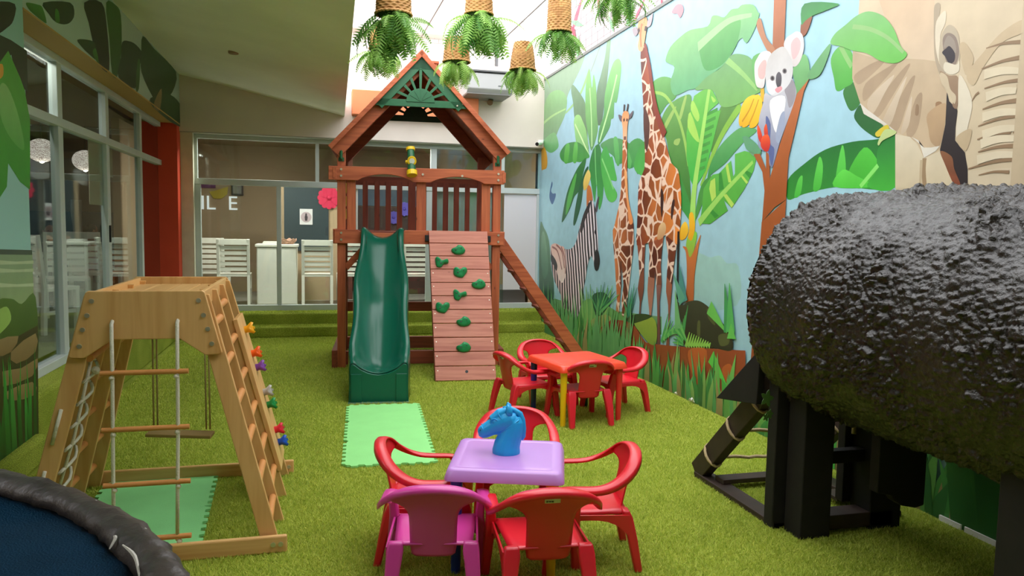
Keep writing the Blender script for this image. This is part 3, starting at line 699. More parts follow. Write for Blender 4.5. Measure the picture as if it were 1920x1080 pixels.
p.poly('G', [(358, 380), (332, 440), (296, 600), (258, 760), (246, 962), (190, 1000), (130, 1070), (142, 920), (132, 830), (90, 745), (118, 738), (150, 815), (148, 640), (165, 640), (168, 860), (215, 700), (300, 450)], (176, 98, 50), (150, 78, 36), smooth=0)
p.poly('G', [(40, 660), (70, 665), (122, 715), (118, 742), (80, 735), (52, 715)], (92, 152, 112))
p.poly('G', [(145, 450), (180, 460), (240, 420), (270, 375), (295, 430), (290, 480), (255, 580), (222, 670), (212, 700), (182, 803), (165, 790), (160, 740), (112, 705), (115, 580), (135, 500)], (196, 194, 198), (116, 126, 158))
p.poly('G', [(240, 430), (272, 382), (294, 430), (285, 490), (262, 520), (250, 470)], (142, 138, 146))
p.poly('G', [(170, 485), (240, 465), (232, 560), (202, 640), (180, 590)], (232, 230, 228))
p.poly('G', [(150, 560), (172, 600), (170, 690), (190, 720), (178, 800), (160, 730), (150, 640)], (84, 98, 146))
p.poly('G', [(218, 560), (240, 540), (236, 620), (212, 690), (196, 660)], (148, 158, 182))
p.poly('G', [(125, 255), (155, 246), (176, 265), (152, 330), (140, 416), (118, 424), (103, 412), (95, 370), (95, 310), (108, 280)], (224, 216, 214), (210, 200, 198))
p.poly('G', [(112, 330), (135, 292), (152, 300), (142, 375), (116, 375)], (206, 168, 166))
p.poly('G', [(236, 220), (248, 185), (275, 165), (300, 152), (326, 170), (333, 230), (312, 300), (282, 322), (258, 280)], (218, 210, 208), (196, 188, 188))
p.poly('G', [(270, 215), (298, 180), (318, 210), (305, 262), (280, 285)], (214, 172, 174))
p.poly('G', [(175, 260), (230, 225), (262, 262), (280, 320), (272, 385), (240, 432), (190, 462), (158, 442), (148, 385), (150, 320)], (186, 182, 180), (206, 206, 210))
p.poly('G', [(158, 390), (190, 390), (196, 440), (178, 455), (160, 440)], (224, 226, 230))
for c in ((181, 378), (240, 343)):
    p.poly('G', [(c[0] + 11 * math.cos(a), c[1] + 13 * math.sin(a)) for a in [k * PI / 4 for k in range(8)]], (120, 112, 116))
    p.poly('G', [(c[0] + 6.5 * math.cos(a), c[1] + 8.5 * math.sin(a)) for a in [k * PI / 4 for k in range(8)]], (30, 28, 32))
p.poly('G', [(200, 362), (213, 347), (225, 366), (222, 412), (208, 424), (198, 398)], (86, 82, 92), (56, 54, 62))
p.poly('G', [(193, 432), (220, 416), (228, 430), (208, 448)], (206, 140, 148))
for q in ([(110, 602), (128, 640), (134, 690), (118, 680), (108, 640)], [(140, 622), (152, 598), (160, 655), (145, 660)], [(132, 660), (160, 650), (171, 690), (160, 728), (142, 728), (124, 700)]): p.poly('G', q, (232, 92, 40), (186, 36, 36))
p.build('koala_tree_print', wall_right)

# ---- elephant and the leaves around it
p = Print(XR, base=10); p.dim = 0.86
p.poly('G', [(250, 962), (250, 868), (330, 790), (430, 722), (560, 684), (690, 670), (775, 640), (775, 900), (500, 900), (330, 935)], (28, 104, 44), (50, 140, 52))
for q in ([(282, 950), (300, 868), (322, 850), (312, 935)], [(372, 912), (400, 760), (420, 800), (408, 905)], [(480, 880), (512, 700), (530, 790), (520, 880)]): p.poly('G', q, (92, 196, 78), (70, 176, 62))
p.poly('H', [(90, 975), (180, 830), (250, 890), (262, 960), (200, 1050), (110, 1050)], (78, 184, 62), (62, 164, 50))
p.poly('H', [(10, 1050), (60, 955), (140, 990), (230, 1050)], (96, 204, 76), (76, 186, 60))
p.poly('H', [(250, 960), (262, 830), (362, 752), (362, 1050), (200, 1050)], (34, 112, 48), (66, 170, 58))
p.line('H', [(160, 1050), (260, 930)], 0.03, (130, 214, 104))
p.poly('H', [(125, 650), (160, 590), (200, 640), (275, 690), (300, 740), (262, 777), (200, 745), (150, 700)], (30, 88, 42), (36, 100, 46))
p.poly('H', [(65, 510), (120, 462), (158, 540), (155, 590), (110, 624), (80, 580)], (46, 112, 50))
p.poly('H', [(-5, 330), (50, 258), (115, 300), (122, 450), (80, 490), (28, 512), (12, 440)], (100, 172, 84), (72, 158, 60))
p.line('H', [(48, 258), (80, 320), (112, 375)], 0.035, (150, 204, 122))
p.poly('H', [(175, -300), (1085, -300), (1085, 1090), (358, 1090), (360, 755), (290, 705), (225, 655), (205, 650), (175, 605), (160, 580), (140, 500), (115, 440), (118, 290), (150, 80)], (226, 206, 174), (222, 202, 168), smooth=0)
p.poly(None, None, (226, 208, 176), (206, 186, 152), smooth=0, wall=[Vector((XR, a, b)) for a, b in ((at_x(1679, 363, XR).y, 0.1), (at_x(1679, 363, XR).y, 1.95), (2.76, 1.95), (2.76, 0.1), (3.12, 0.1), (3.16, 1.0), (3.38, 1.0), (3.42, 0.1))])
p.poly('H', [(160, -300), (580, -300), (578, 160), (592, 330), (480, 350), (420, 290), (300, 100)], (224, 186, 148), (226, 202, 172), smooth=0)
p.poly('H', [(118, 290), (270, 335), (420, 330), (520, 335), (585, 345), (612, 450), (646, 520), (640, 700), (612, 840), (520, 890), (480, 800), (370, 745), (270, 682), (205, 652), (160, 580), (115, 440)], (204, 180, 148), (216, 190, 156), smooth=0)
for q in ([(130, 420), (240, 350), (300, 345), (180, 460), (140, 470)], [(190, 470), (330, 370), (370, 360), (250, 500), (180, 570)], [(240, 600), (390, 400), (440, 370), (330, 560), (260, 660)], [(320, 690), (420, 480), (470, 430), (420, 600), (370, 735)], [(420, 740), (470, 560), (510, 530), (490, 700), (450, 770)]): p.poly('H', q, (178, 152, 122), (192, 166, 136))
for q in ([(205, 560), (350, 420), (300, 520), (230, 640)], [(290, 670), (420, 430), (380, 560), (330, 700)], [(390, 735), (450, 540), (440, 680), (410, 745)]): p.poly('H', q, (226, 206, 180), (214, 192, 164))
p.poly('H', [(160, 580), (205, 620), (300, 690), (370, 745), (205, 655), (180, 640)], (236, 228, 214), smooth=0)
p.poly('H', [(475, 590), (490, 595), (488, 645), (470, 645)], (158, 128, 98)); p.poly('H', [(585, 580), (620, 578), (618, 645), (595, 650)], (166, 128, 92))
p.poly('H', [(540, 640), (640, 580), (636, 700), (606, 820), (560, 800), (545, 730)], (204, 170, 130), (190, 158, 122))
p.poly('H', [(358, 755), (440, 770), (480, 810), (520, 890), (612, 850), (650, 920), (700, 1060), (358, 1060)], (236, 222, 194), (226, 208, 174), smooth=0)
p.line('H', [(523, 890), (518, 960), (525, 1060)], 0.03, (170, 142, 108)); p.line('H', [(505, 900), (498, 1060)], 0.02, (206, 184, 150))
p.poly('H', [(450, 770), (490, 790), (520, 888), (585, 850), (610, 820), (560, 830), (520, 830)], (240, 232, 216), smooth=0)
p.poly('H', [(648, 520), (662, 570), (704, 610), (706, 650), (695, 790), (750, 858), (766, 1040), (700, 1040), (672, 920), (622, 868), (610, 840), (640, 700)], (40, 32, 34), smooth=2)
p.poly('H', [(612, 850), (675, 880), (690, 950), (725, 1040), (690, 1040), (640, 930)], (150, 100, 66), (120, 60, 40))
p.poly('H', [(580, 30), (612, 25), (600, 130), (590, 260), (600, 350), (640, 400), (625, 440), (600, 400), (578, 300), (575, 120)], (186, 168, 142))
p.poly('H', [(590, 120), (640, 60), (640, 130), (612, 200), (618, 320), (600, 340), (584, 240)], (232, 218, 192))
p.poly('H', [(615, 210), (660, 140), (706, 175), (722, 260), (716, 380), (690, 415), (640, 400), (605, 345)], (196, 180, 154))
p.poly('H', [(625, 225), (655, 185), (700, 210), (718, 290), (702, 356), (668, 375), (640, 330)], (126, 110, 98))
p.poly('H', [(640, 225), (660, 200), (692, 232), (700, 300), (660, 262), (632, 270)], (160, 146, 132))
p.poly('H', [(622, 295), (645, 272), (665, 260), (694, 300), (690, 345), (662, 357), (640, 320)], (40, 32, 40))
p.poly('H', [(640, 350), (700, 365), (718, 340), (716, 400), (670, 420), (632, 395)], (232, 220, 196))
p.poly('H', [(608, 400), (660, 425), (712, 435), (714, 560), (702, 612), (680, 592), (690, 540), (640, 480)], (172, 142, 112), (150, 120, 94))
p.poly('H', [(612, 410), (650, 430), (668, 500), (700, 540), (690, 585), (660, 520), (620, 470)], (216, 196, 164))
for q in ([(720, 260), (750, 240), (800, 330), (760, 420), (735, 360)], [(760, 420), (850, 300), (960, 180), (1080, 110), (1080, 180), (960, 240), (860, 370), (800, 480)]): p.poly('H', q, (210, 186, 150))
p.poly('H', [(720, 420), (790, 560), (770, 700), (740, 790), (700, 760), (712, 620)], (234, 222, 198))
p.poly('H', [(700, 780), (760, 730), (790, 740), (755, 850)], (206, 182, 146))
p.poly('H', [(1085, 420), (1040, 480), (1060, 620), (1045, 780), (1060, 900), (1010, 1040), (1085, 1040)], (206, 182, 148), (186, 160, 126), smooth=0)
for (x0, y0, x1, y1, w) in ((870, 272, 1078, 235, 0.022), (845, 388, 1078, 320, 0.024), (860, 498, 1085, 448, 0.022), (850, 615, 1056, 564, 0.026), (825, 710, 1052, 650, 0.022), (820, 785, 1010, 740, 0.024), (1020, 748, 1085, 742, 0.024), (825, 855, 1036, 820, 0.024), (770, 950, 1060, 890, 0.026), (828, 985, 1000, 968, 0.018), (790, 570, 830, 520, 0.014), (1050, 560, 1085, 580, 0.016)):
    p.line('H', [(x0, y0), ((x0 + x1) / 2, (y0 + y1) / 2 - 10), (x1, y1)], w * 0.25, (156, 126, 94), w)
for (x0, y0, x1, y1) in ((860, 420, 1060, 400), (870, 545, 1040, 510), (850, 660, 1050, 630), (850, 760, 1040, 720), (840, 810, 1030, 780), (820, 900, 1030, 870)):
    p.line('H', [(x0, y0), ((x0 + x1) / 2, (y0 + y1) / 2 - 12), (x1, y1)], 0.05, (236, 220, 188), 0.03)
p.poly('H', [(-5, 245), (20, 190), (80, 140), (140, 90), (210, 64), (290, 90), (350, 160), (390, 260), (426, 305), (390, 345), (340, 356), (270, 340), (200, 300), (120, 285), (60, 262)], (118, 172, 108), (98, 176, 74))
p.line('H', [(120, 150), (220, 165), (320, 215), (405, 295)], 0.03, (156, 204, 130), 0.02)
p.poly('H', [(248, 748), (310, 702), (322, 730), (266, 770)], (232, 208, 62)); p.poly('H', [(262, 800), (300, 730), (358, 735), (358, 755), (290, 790), (268, 818)], (206, 226, 150))
W_ = lambda L: [Vector((XR, a, b)) for a, b in L]
p.poly(None, None, (222, 202, 168), (206, 184, 150), smooth=0, wall=W_([(3.06, 3.86), (2.5, 3.86), (2.4, 3.3), (2.53, 2.7), (2.7, 2.2), (2.76, 1.4), (3.06, 1.4)]))
p.poly(None, None, (206, 180, 146), (214, 190, 156), smooth=3, wall=W_([(2.44, 3.80), (1.98, 3.84), (1.53, 3.5), (1.4, 2.9), (1.63, 2.3), (1.98, 2.0), (2.23, 2.3), (2.4, 2.9)]))
p.poly(None, None, (60, 146, 62), (40, 112, 50), smooth=3, wall=W_([(1.2, 3.6), (0.8, 3.2), (0.3, 2.4), (0.2, 1.6), (0.7, 1.3), (1.2, 1.9), (1.4, 2.8)]))
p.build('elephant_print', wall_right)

# ---- undergrowth along the foot of the mural
p = Print(XR, base=190)
p.poly('E', [(300, 640), (330, 560), (400, 540), (520, 600), (640, 690), (640, 800), (280, 800), (280, 700)], (104, 162, 88), (74, 136, 66), smooth=2)
for k in range(16): p.line('E', [(340 + k * 8, 760), (300 + k * 16, 430 + (k * 37 % 90))], 0.09, ((128, 178, 96), (96, 160, 82), (110, 172, 90))[k % 3], 0.015)
p.poly('E', [(395, 520), (480, 495), (520, 560), (480, 640), (425, 675)], (38, 84, 56))
for k in range(9): p.line('E', [(440, 650), (380 + k * 26, 420 + abs(k - 4) * 22)], 0.05, ((70, 152, 88), (46, 116, 76), (98, 176, 96))[k % 3], 0.01)
for k in range(6): p.line('E', [(660, 680), (620 + k * 20, 430 + abs(k - 4) * 30)], 0.06, ((60, 150, 100), (40, 110, 84))[k % 2], 0.01)
p.poly('E', [(385, 700), (480, 655), (530, 690), (430, 772)], (150, 162, 92))
p.poly('E', [(425, 770), (540, 690), (640, 700), (700, 750), (780, 850), (890, 940), (890, 1060), (425, 1060)], (146, 68, 46), (120, 54, 36), smooth=0)
p.poly('F', [(0, 520), (40, 545), (100, 640), (170, 652), (295, 665), (612, 685), (700, 690), (700, 1060), (500, 1040), (0, 900)], (152, 74, 44), (128, 60, 34), smooth=0)
p.poly('F', [(20, 490), (140, 490), (172, 560), (160, 655), (100, 622)], (150, 172, 64), (122, 150, 60))
p.poly('F', [(0, 490), (80, 470), (140, 490), (20, 530)], (48, 74, 40))
p.poly('F', [(300, 470), (285, 395), (325, 420), (360, 398), (420, 393), (480, 430), (540, 500), (612, 590), (616, 690), (500, 672), (340, 662), (330, 560)], (58, 64, 44), (44, 46, 34))
for q in ([(415, 520), (430, 520), (428, 620), (412, 600)], [(470, 440), (500, 470), (520, 540), (480, 500)], [(540, 600), (600, 590), (600, 650), (550, 660)]): p.poly('F', q, (84, 92, 52))
for q in ([(360, 690), (470, 690), (430, 900), (380, 820)], [(560, 800), (610, 770), (640, 860), (590, 880)]): p.poly('F', q, (190, 98, 50), (172, 84, 44))
for k in range(12): p.line('F', [(330, 650 - k * 6), (350 - 24 * math.cos(k * 0.3) - 60 + k * 4, 640 - k * 20)], 0.045, ((96, 178, 92), (66, 150, 78))[k % 2], 0.01)
for k in range(10): p.line('F', [(200 + k * 12, 640 - k * 12), (240 + k * 14, 470 + k * 22)], 0.05, ((74, 158, 80), (110, 186, 96))[k % 2], 0.012)
for k in range(10): p.line('F', [(345 + k * 15, 668), (368 + k * 14, 580 + k * 7)], 0.05, (140, 196, 84), 0.012)
for (a, b, c) in (((495, 725), (592, 905), (96, 196, 78)), ((560, 900), (592, 905), (70, 160, 70)), ((484, 432), (590, 585), (104, 190, 84)), ((598, 580), (578, 292), (64, 150, 84)), ((612, 580), (606, 288), (84, 176, 92)), ((618, 620), (616, 530), (100, 190, 84)), ((335, 400), (305, 170), (70, 140, 130)), ((325, 400), (270, 230), (90, 160, 130)), ((300, 560), (282, 330), (110, 176, 110))):
    p.line('F', [a, b], 0.14, c, 0.01)
rg = random.Random(3)
def yw(u): return at_x(u, 700, XR).y
for i in range(420):
    y = rg.uniform(2.0, 10.9)
    far = (y - 2.0) / 8.9
    h = rg.uniform(0.22, 0.5)
    if 4.6 < y < 6.6: h *= rg.uniform(0.7, 1.2)
    c = rg.choice([(84, 170, 82), (66, 146, 74), (116, 188, 92), (58, 126, 64), (96, 178, 104), (140, 186, 98), (168, 150, 96)])
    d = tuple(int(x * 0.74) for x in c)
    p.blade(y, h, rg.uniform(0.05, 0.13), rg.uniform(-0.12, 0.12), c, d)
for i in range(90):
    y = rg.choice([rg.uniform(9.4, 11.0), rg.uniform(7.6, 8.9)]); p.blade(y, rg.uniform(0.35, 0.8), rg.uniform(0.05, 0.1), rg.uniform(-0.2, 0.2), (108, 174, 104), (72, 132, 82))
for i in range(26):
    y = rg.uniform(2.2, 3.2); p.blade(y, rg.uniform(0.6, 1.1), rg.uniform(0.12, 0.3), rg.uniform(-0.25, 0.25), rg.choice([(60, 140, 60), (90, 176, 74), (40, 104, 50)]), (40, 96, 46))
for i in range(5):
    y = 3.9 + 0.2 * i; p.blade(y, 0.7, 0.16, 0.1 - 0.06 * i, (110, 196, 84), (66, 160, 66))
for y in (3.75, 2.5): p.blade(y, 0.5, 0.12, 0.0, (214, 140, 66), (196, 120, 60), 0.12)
p.build('undergrowth_print', wall_right)

# ---- left panel
p = Print(XL, 1, base=10)
p.poly('L', [(-20, 15), (55, 15), (50, 75), (25, 105), (-20, 125)], (22, 44, 28), smooth=3)
p.poly('L', [(-20, 122), (40, 150), (100, 190), (104, 345), (60, 312), (42, 205), (-20, 260)], (26, 56, 36), smooth=0)
p.poly('L', [(-20, 260), (30, 190), (75, 292), (92, 340), (112, 450), (112, 712), (75, 682), (30, 612), (25, 700), (-20, 770)], (78, 168, 58), (58, 150, 44), smooth=0)
p.poly('L', [(-20, 255), (8, 240), (10, 285), (-20, 300)], (224, 160, 50))
p.poly('L', [(0, 320), (30, 330), (70, 440), (90, 560), (40, 520), (0, 430)], (134, 190, 110), (96, 176, 80))
p.poly('L', [(-20, 936), (120, 940), (130, 1300), (-20, 1300)], (126, 152, 116), (158, 178, 112), smooth=0)
p.poly('L', [(-20, 934), (120, 938), (120, 956), (-20, 954)], (58, 78, 60), smooth=0)
for y0 in (975, 1005, 1060): p.poly('L', [(-20, y0), (60, y0 + 6), (125, y0 + 2), (125, y0 + 14), (-20, y0 + 18)], (176, 192, 150), smooth=0)
p.poly('P', [(-10, 575), (20, 560), (40, 570), (66, 556), (66, 700), (-10, 700)], (84, 116, 44), (44, 62, 28))
p.poly('P', [(-10, 590), (12, 575), (20, 600), (0, 625), (-10, 625)], (150, 186, 90))
p.poly('P', [(-10, 640), (30, 632), (70, 610), (72, 820), (-10, 875)], (66, 58, 34), (40, 44, 26), smooth=0)
for q in ([(-10, 640), (34, 630), (20, 660), (-10, 668)], [(20, 660), (66, 625), (66, 660), (30, 682)], [(-10, 700), (40, 690), (70, 672), (60, 705), (0, 726)], [(10, 735), (60, 716), (66, 740), (20, 752)]): p.poly('P', q, (146, 122, 82), (126, 100, 64), smooth=2)
rg = random.Random(5)
for i in range(46):
    y = rg.uniform(4.2, 5.47); c = rg.choice([(56, 160, 60), (74, 182, 74), (40, 124, 48)])
    p.blade(y, rg.uniform(0.2, 0.6), rg.uniform(0.03, 0.07), rg.uniform(-0.06, 0.06), c, tuple(int(x * 0.55) for x in c), 0.19)
V_ = lambda L: [Vector((XL, a, b)) for a, b in L]
p.poly(None, None, (40, 96, 44), (28, 70, 36), wall=V_([(4.7, 3.6), (4.0, 3.5), (3.4, 3.0), (3.1, 2.3), (3.6, 2.4), (4.3, 2.8)]))
p.poly(None, None, (80, 170, 62), (56, 140, 48), wall=V_([(4.6, 3.0), (4.1, 2.6), (3.7, 2.0), (3.9, 1.6), (4.4, 2.0)]))
p.poly(None, None, (130, 154, 116), (150, 170, 110), smooth=0, wall=V_([(4.9, 1.42), (3.02, 1.42), (3.02, 0.7), (4.9, 0.7)]))
p.poly(None, None, (70, 62, 36), (44, 46, 28), smooth=0, wall=V_([(4.95, 0.78), (4.2, 0.86), (3.02, 0.74), (3.02, 0.2), (4.95, 0.2)]))
p.build('jungle_leaf_print', wall_left)
# ---- lintel
p = Print(XL, 1, base=10)
for q, c in (([(205, 20), (290, 35), (330, 60), (362, 175), (330, 165), (250, 100), (215, 60)], (64, 142, 44)), ([(335, 20), (545, 20), (578, 110), (550, 170), (500, 190), (430, 170), (380, 110)], (30, 66, 34)),
             ([(655, 20), (790, 20), (830, 200), (850, 545), (770, 500), (720, 320), (690, 180)], (24, 42, 28)), ([(825, 20), (900, 40), (940, 120), (945, 380), (912, 595), (870, 562), (850, 300)], (54, 112, 44)),
             ([(600, 310), (680, 310), (740, 340), (755, 465), (690, 420), (640, 370)], (32, 76, 38)), ([(950, 330), (1000, 320), (1060, 350), (1110, 430), (1070, 560), (1050, 690), (920, 600), (940, 450)], (30, 64, 38)),
             ([(1110, 280), (1200, 380), (1370, 560), (1340, 720), (1240, 800), (1180, 740), (1100, 560), (1100, 430)], (38, 80, 44)), ([(1160, 790), (1240, 740), (1330, 740), (1400, 810), (1425, 920), (1420, 990), (1300, 930)], (42, 86, 48)),
             ([(1210, 770), (1258, 690), (1245, 855), (1198, 838)], (152, 132, 84)), ([(430, 70), (455, 90), (462, 172), (430, 166)], (66, 146, 48)), ([(1070, 480), (1090, 480), (1080, 690), (1055, 690)], (60, 120, 50)), ([(720, 400), (745, 380), (770, 500), (735, 450)], (60, 140, 50))):
    p.poly('M', q, c, tuple(int(x * 0.8) for x in c), smooth=3)
p.build('jungle_leaf_print', wall_lintel)
# ============================================================ THE WOODEN PLAY TOWER
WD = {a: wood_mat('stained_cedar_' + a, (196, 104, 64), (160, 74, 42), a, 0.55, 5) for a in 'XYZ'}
WDK = {a: wood_mat('shaded_cedar_' + a, (150, 70, 44), (118, 50, 32), a, 0.6, 5) for a in 'XYZ'}  # darker cedar copy for rear and covered parts, shade put into its colour
WRK = wood_mat('climbing_plank_cedar', (196, 124, 102), (168, 92, 74), 'X', 0.55, 5)
M_grn = mat('green_plastic_trim', (28, 96, 58), 0.4, 0.5, noise=0.08, nscale=20)
M_sld = mat('dark_green_slide_plastic', (12, 88, 68), 0.22, 0.35)
M_hold = mat('green_hold_plastic', (30, 140, 82), 0.4, 0.5)
M_yel = mat('yellow_plastic', (238, 196, 30), 0.35)
M_bolt = mat('zinc_bolt', (206, 200, 178), 0.35, 0.5, metal=0.7)
M_blk = mat('black_bracket', (22, 24, 24), 0.5)
TA = math.radians(4.8)
T = thing('play_tower', 'red-brown cedar play tower with green slide, climbing planks and pitched roof', 'play tower', (0.24, 8.47, 0), -TA, world=False)
def tb(name, m, mb, parent=None, **k): return mb.build(name, m, parent or T, **k)
DEP = 1.25
# four posts
for x0 in (0.0, 1.73):
    tb('post', WD['Z'], MB().box((x0, 0.0, 0), (x0 + 0.09, 0.09, 2.49)), bevel=0.004)
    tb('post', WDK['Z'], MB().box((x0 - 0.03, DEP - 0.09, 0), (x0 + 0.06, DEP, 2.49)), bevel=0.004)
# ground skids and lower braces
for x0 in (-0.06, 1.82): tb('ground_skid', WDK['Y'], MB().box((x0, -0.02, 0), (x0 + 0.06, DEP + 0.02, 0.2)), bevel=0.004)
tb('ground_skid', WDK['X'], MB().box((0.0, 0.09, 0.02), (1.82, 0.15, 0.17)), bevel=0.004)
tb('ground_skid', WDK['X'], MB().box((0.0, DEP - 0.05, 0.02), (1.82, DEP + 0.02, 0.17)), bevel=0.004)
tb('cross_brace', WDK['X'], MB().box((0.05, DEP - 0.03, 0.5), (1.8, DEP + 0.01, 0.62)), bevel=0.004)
for s, x in ((1, 0.09), (-1, 1.73)):
    tb('knee_brace', WD['X'], MB().beam((x, 0.045, 1.12), (x + s * 0.27, 0.045, 1.42), 0.06, 0.07), bevel=0.004)
# deck: joists and floor boards
for y in (0.0, DEP - 0.04):
    pass
for k in range(9):
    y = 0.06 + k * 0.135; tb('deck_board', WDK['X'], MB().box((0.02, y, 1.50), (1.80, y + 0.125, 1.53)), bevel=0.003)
for x in (-0.045, 1.82): tb('deck_side_board', WD['Y'], MB().box((x, -0.03, 1.39), (x + 0.045, DEP, 1.55)), bevel=0.005)
# front lower beam with its dip for the slide
pl = [(-0.03, 1.395), (1.85, 1.395), (1.85, 1.545), (0.74, 1.55), (0.70, 1.515), (0.27, 1.515), (0.22, 1.545), (-0.03, 1.545)]
fb = tb('front_beam', WD['X'], MB().prism(pl, (0, 0, 0), (1, 0, 0), (0, 0, 1), 0.045), bevel=0.004)
# top rail with two arched cuts
def arch(x0, x1, zb, h): return [(x0 + (x1 - x0) * i / 12, zb + h * math.sin(PI * i / 12) ** 0.75) for i in range(13)]
pl = [(-0.09, 2.235), (-0.09, 2.085)] + arch(0.22, 0.82, 2.085, 0.075) + arch(1.02, 1.62, 2.085, 0.07) + [(1.85, 2.085), (1.85, 2.24)]
tr_ = tb('front_rail', WD['X'], MB().prism(pl, (0, 0, 0), (1, 0, 0), (0, 0, 1), 0.045), bevel=0.004)
def bolts(par, L, y=-0.047):
    for x, z in L: MB().cyl((x, y, z), (x, y - 0.008, z), 0.013, 10).build('bolt', M_bolt, par)
bolts(tr_, [(0.045, 2.2), (0.045, 2.13), (1.78, 2.2), (1.78, 2.13), (0.93, 2.17), (1.37, 2.165)])
bolts(fb, [(0.045, 1.51), (0.045, 1.435), (1.79, 1.51), (1.79, 1.435)])
for x in (0.99, 1.67):
    MB().box((x - 0.03, -0.075, 1.43), (x + 0.03, -0.045, 1.50)).build('bracket', M_blk, fb, bevel=0.004)
# front openings: uprights
for x0, x1 in ((0.105, 0.198), (0.863, 0.97), (1.60, 1.70)): tb('upright', WD['Z'], MB().box((x0, 0.01, 1.5), (x1, 0.05, 2.12)), bevel=0.004)
# side rails and side slats
for x in (-0.045, 1.825):
    tb('side_rail', WD['Y'], MB().box((x, -0.05, 2.10), (x + 0.04, DEP + 0.02, 2.22)), bevel=0.004)
for k in range(5):
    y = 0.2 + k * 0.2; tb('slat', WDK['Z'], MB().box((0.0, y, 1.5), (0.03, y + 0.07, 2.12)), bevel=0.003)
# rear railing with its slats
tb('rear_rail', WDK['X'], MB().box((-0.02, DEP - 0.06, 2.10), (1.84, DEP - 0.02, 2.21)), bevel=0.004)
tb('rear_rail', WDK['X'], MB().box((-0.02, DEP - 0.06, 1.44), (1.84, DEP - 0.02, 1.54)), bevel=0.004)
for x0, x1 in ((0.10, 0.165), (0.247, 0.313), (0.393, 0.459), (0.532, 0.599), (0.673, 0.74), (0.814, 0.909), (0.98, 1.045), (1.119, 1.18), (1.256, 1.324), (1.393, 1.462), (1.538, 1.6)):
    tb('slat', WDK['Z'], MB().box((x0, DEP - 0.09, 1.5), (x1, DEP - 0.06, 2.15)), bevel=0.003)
# roof: rafters, boards, ridge
AX, AZ = 0.906, 3.50
EZ, EX0, EX1 = 2.44, -0.085, 1.90
for s, ex in ((-1, EX0), (1, EX1)):
    e = Vector((ex, 0, EZ)); a = Vector((AX, 0, AZ)); t = (a - e).normalized(); L = (a - e).length
    nrm = Vector((-t.z, 0, t.x)) if s > 0 else Vector((t.z, 0, -t.x))
    nrm = -nrm if nrm.z < 0 else nrm
    for yy, mm in ((0.0, WD['X']), (DEP - 0.02, WDK['X'])):
        m = MB(); m.beam(e + Vector((0, yy, 0)) - nrm * 0.09, a + Vector((0, yy, 0)) - nrm * 0.09 - t * 0.02, 0.05, 0.13, up=nrm)
        tb('rafter', mm, m, bevel=0.004)
    nb = 9
    for k in range(nb):
        p0 = e + t * (L * k / nb); p1 = e + t * (L * (k + 1) / nb)
        c0 = p0 + nrm * (-0.012); c1 = p1 + nrm * (-0.012)
        m = MB(); m.beam((c0 + c1) / 2 + Vector((0, -0.10, 0)), (c0 + c1) / 2 + Vector((0, DEP + 0.25, 0)), 0.024, (p1 - p0).length, up=t)
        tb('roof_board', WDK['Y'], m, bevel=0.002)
    m = MB(); m.beam(e + Vector((0, -0.11, 0)) - nrm * 0.02, a + Vector((0, -0.11, 0)) - nrm * 0.02, 0.03, 0.05, up=nrm); tb('fascia', WD['X'], m, bevel=0.003)
tb('ridge_cap', WD['Y'], MB().prism([(-0.07, -0.06), (0, 0.015), (0.07, -0.06), (0.045, -0.075), (0, -0.03), (-0.045, -0.075)], (AX, -0.12, AZ), (1, 0, 0), (0, 0, 1), -(DEP + 0.38)), bevel=0.003)
# little chimney box on the ridge
ch = tb('chimney', WD['Z'], MB().box((AX + 0.03, 0.75, 3.18), (AX + 0.23, 0.97, 3.55)), bevel=0.005)
MB().box((AX + 0.01, 0.73, 3.55), (AX + 0.25, 0.99, 3.58)).build('chimney_cap', WD['X'], ch, bevel=0.004)
# sunburst gables
def gable(y, x0, x1, z0, zt, m, thick=0.03):
    cx = (x0 + x1) / 2; w = (x1 - x0) / 2; h = zt - z0
    root = None
    fr = MB()
    # bottom bar, two sloping bars, top plate, half-round hub
    fr.box((x0 + 0.02, y, z0), (x1 - 0.02, y + thick, z0 + 0.075))
    for s in (-1, 1):
        a = Vector((cx + s * w, y + thick / 2, z0)); b = Vector((cx, y + thick / 2, zt)); t = (b - a).normalized(); n = Vector((-t.z, 0, t.x)) * (1 if s > 0 else -1)
        if n.z > 0: n = -n
        fr.beam(a + n * 0.05 + t * 0.05, b + n * 0.05 - t * 0.02, thick, 0.10, up=n)
    fr.prism([(cx - 0.13, zt - 0.16), (cx + 0.13, zt - 0.16), (cx, zt - 0.005)], (0, y + thick, 0), (1, 0, 0), (0, 0, 1), thick)
    root = tb('gable_frame', m, fr, bevel=0.003)
    R = 0.155
    hub = MB().prism([(cx + R * math.cos(q), z0 + 0.05 + R * 0.95 * math.sin(q)) for q in [PI * i / 18 for i in range(19)]], (0, y + thick + 0.003, 0), (1, 0, 0), (0, 0, 1), thick + 0.012).build('sun_hub', m, root, bevel=0.003)
    for i in range(1, 6):
        q = PI * i / 6; MB().beam((cx, y - 0.011, z0 + 0.06), (cx + R * 0.85 * math.cos(q), y - 0.011, z0 + 0.06 + R * 0.8 * math.sin(q)), 0.006, 0.008, up=(0, -1, 0)).build('hub_rib', m, root)
    for i in range(1, 8):
        q = PI * i / 8
        d = Vector((math.cos(q), 0, math.sin(q)))
        # length until the sloping bar
        L = 0.9
        for k in range(100):
            L = 0.15 + k * 0.006; px = d.x * L; pz = 0.05 + d.z * L
            if pz > (h - 0.09) * (1 - abs(px) / (w - 0.08)): break
        MB().beam(Vector((cx, y + thick / 2, z0 + 0.05)) + d * 0.14, Vector((cx, y + thick / 2, z0 + 0.05)) + d * L, thick * 0.8, 0.024, up=(0, -1, 0) if False else d.cross(Vector((0, 1, 0))), h1=0.036).build('sun_ray', m, root, bevel=0.002)
    return root
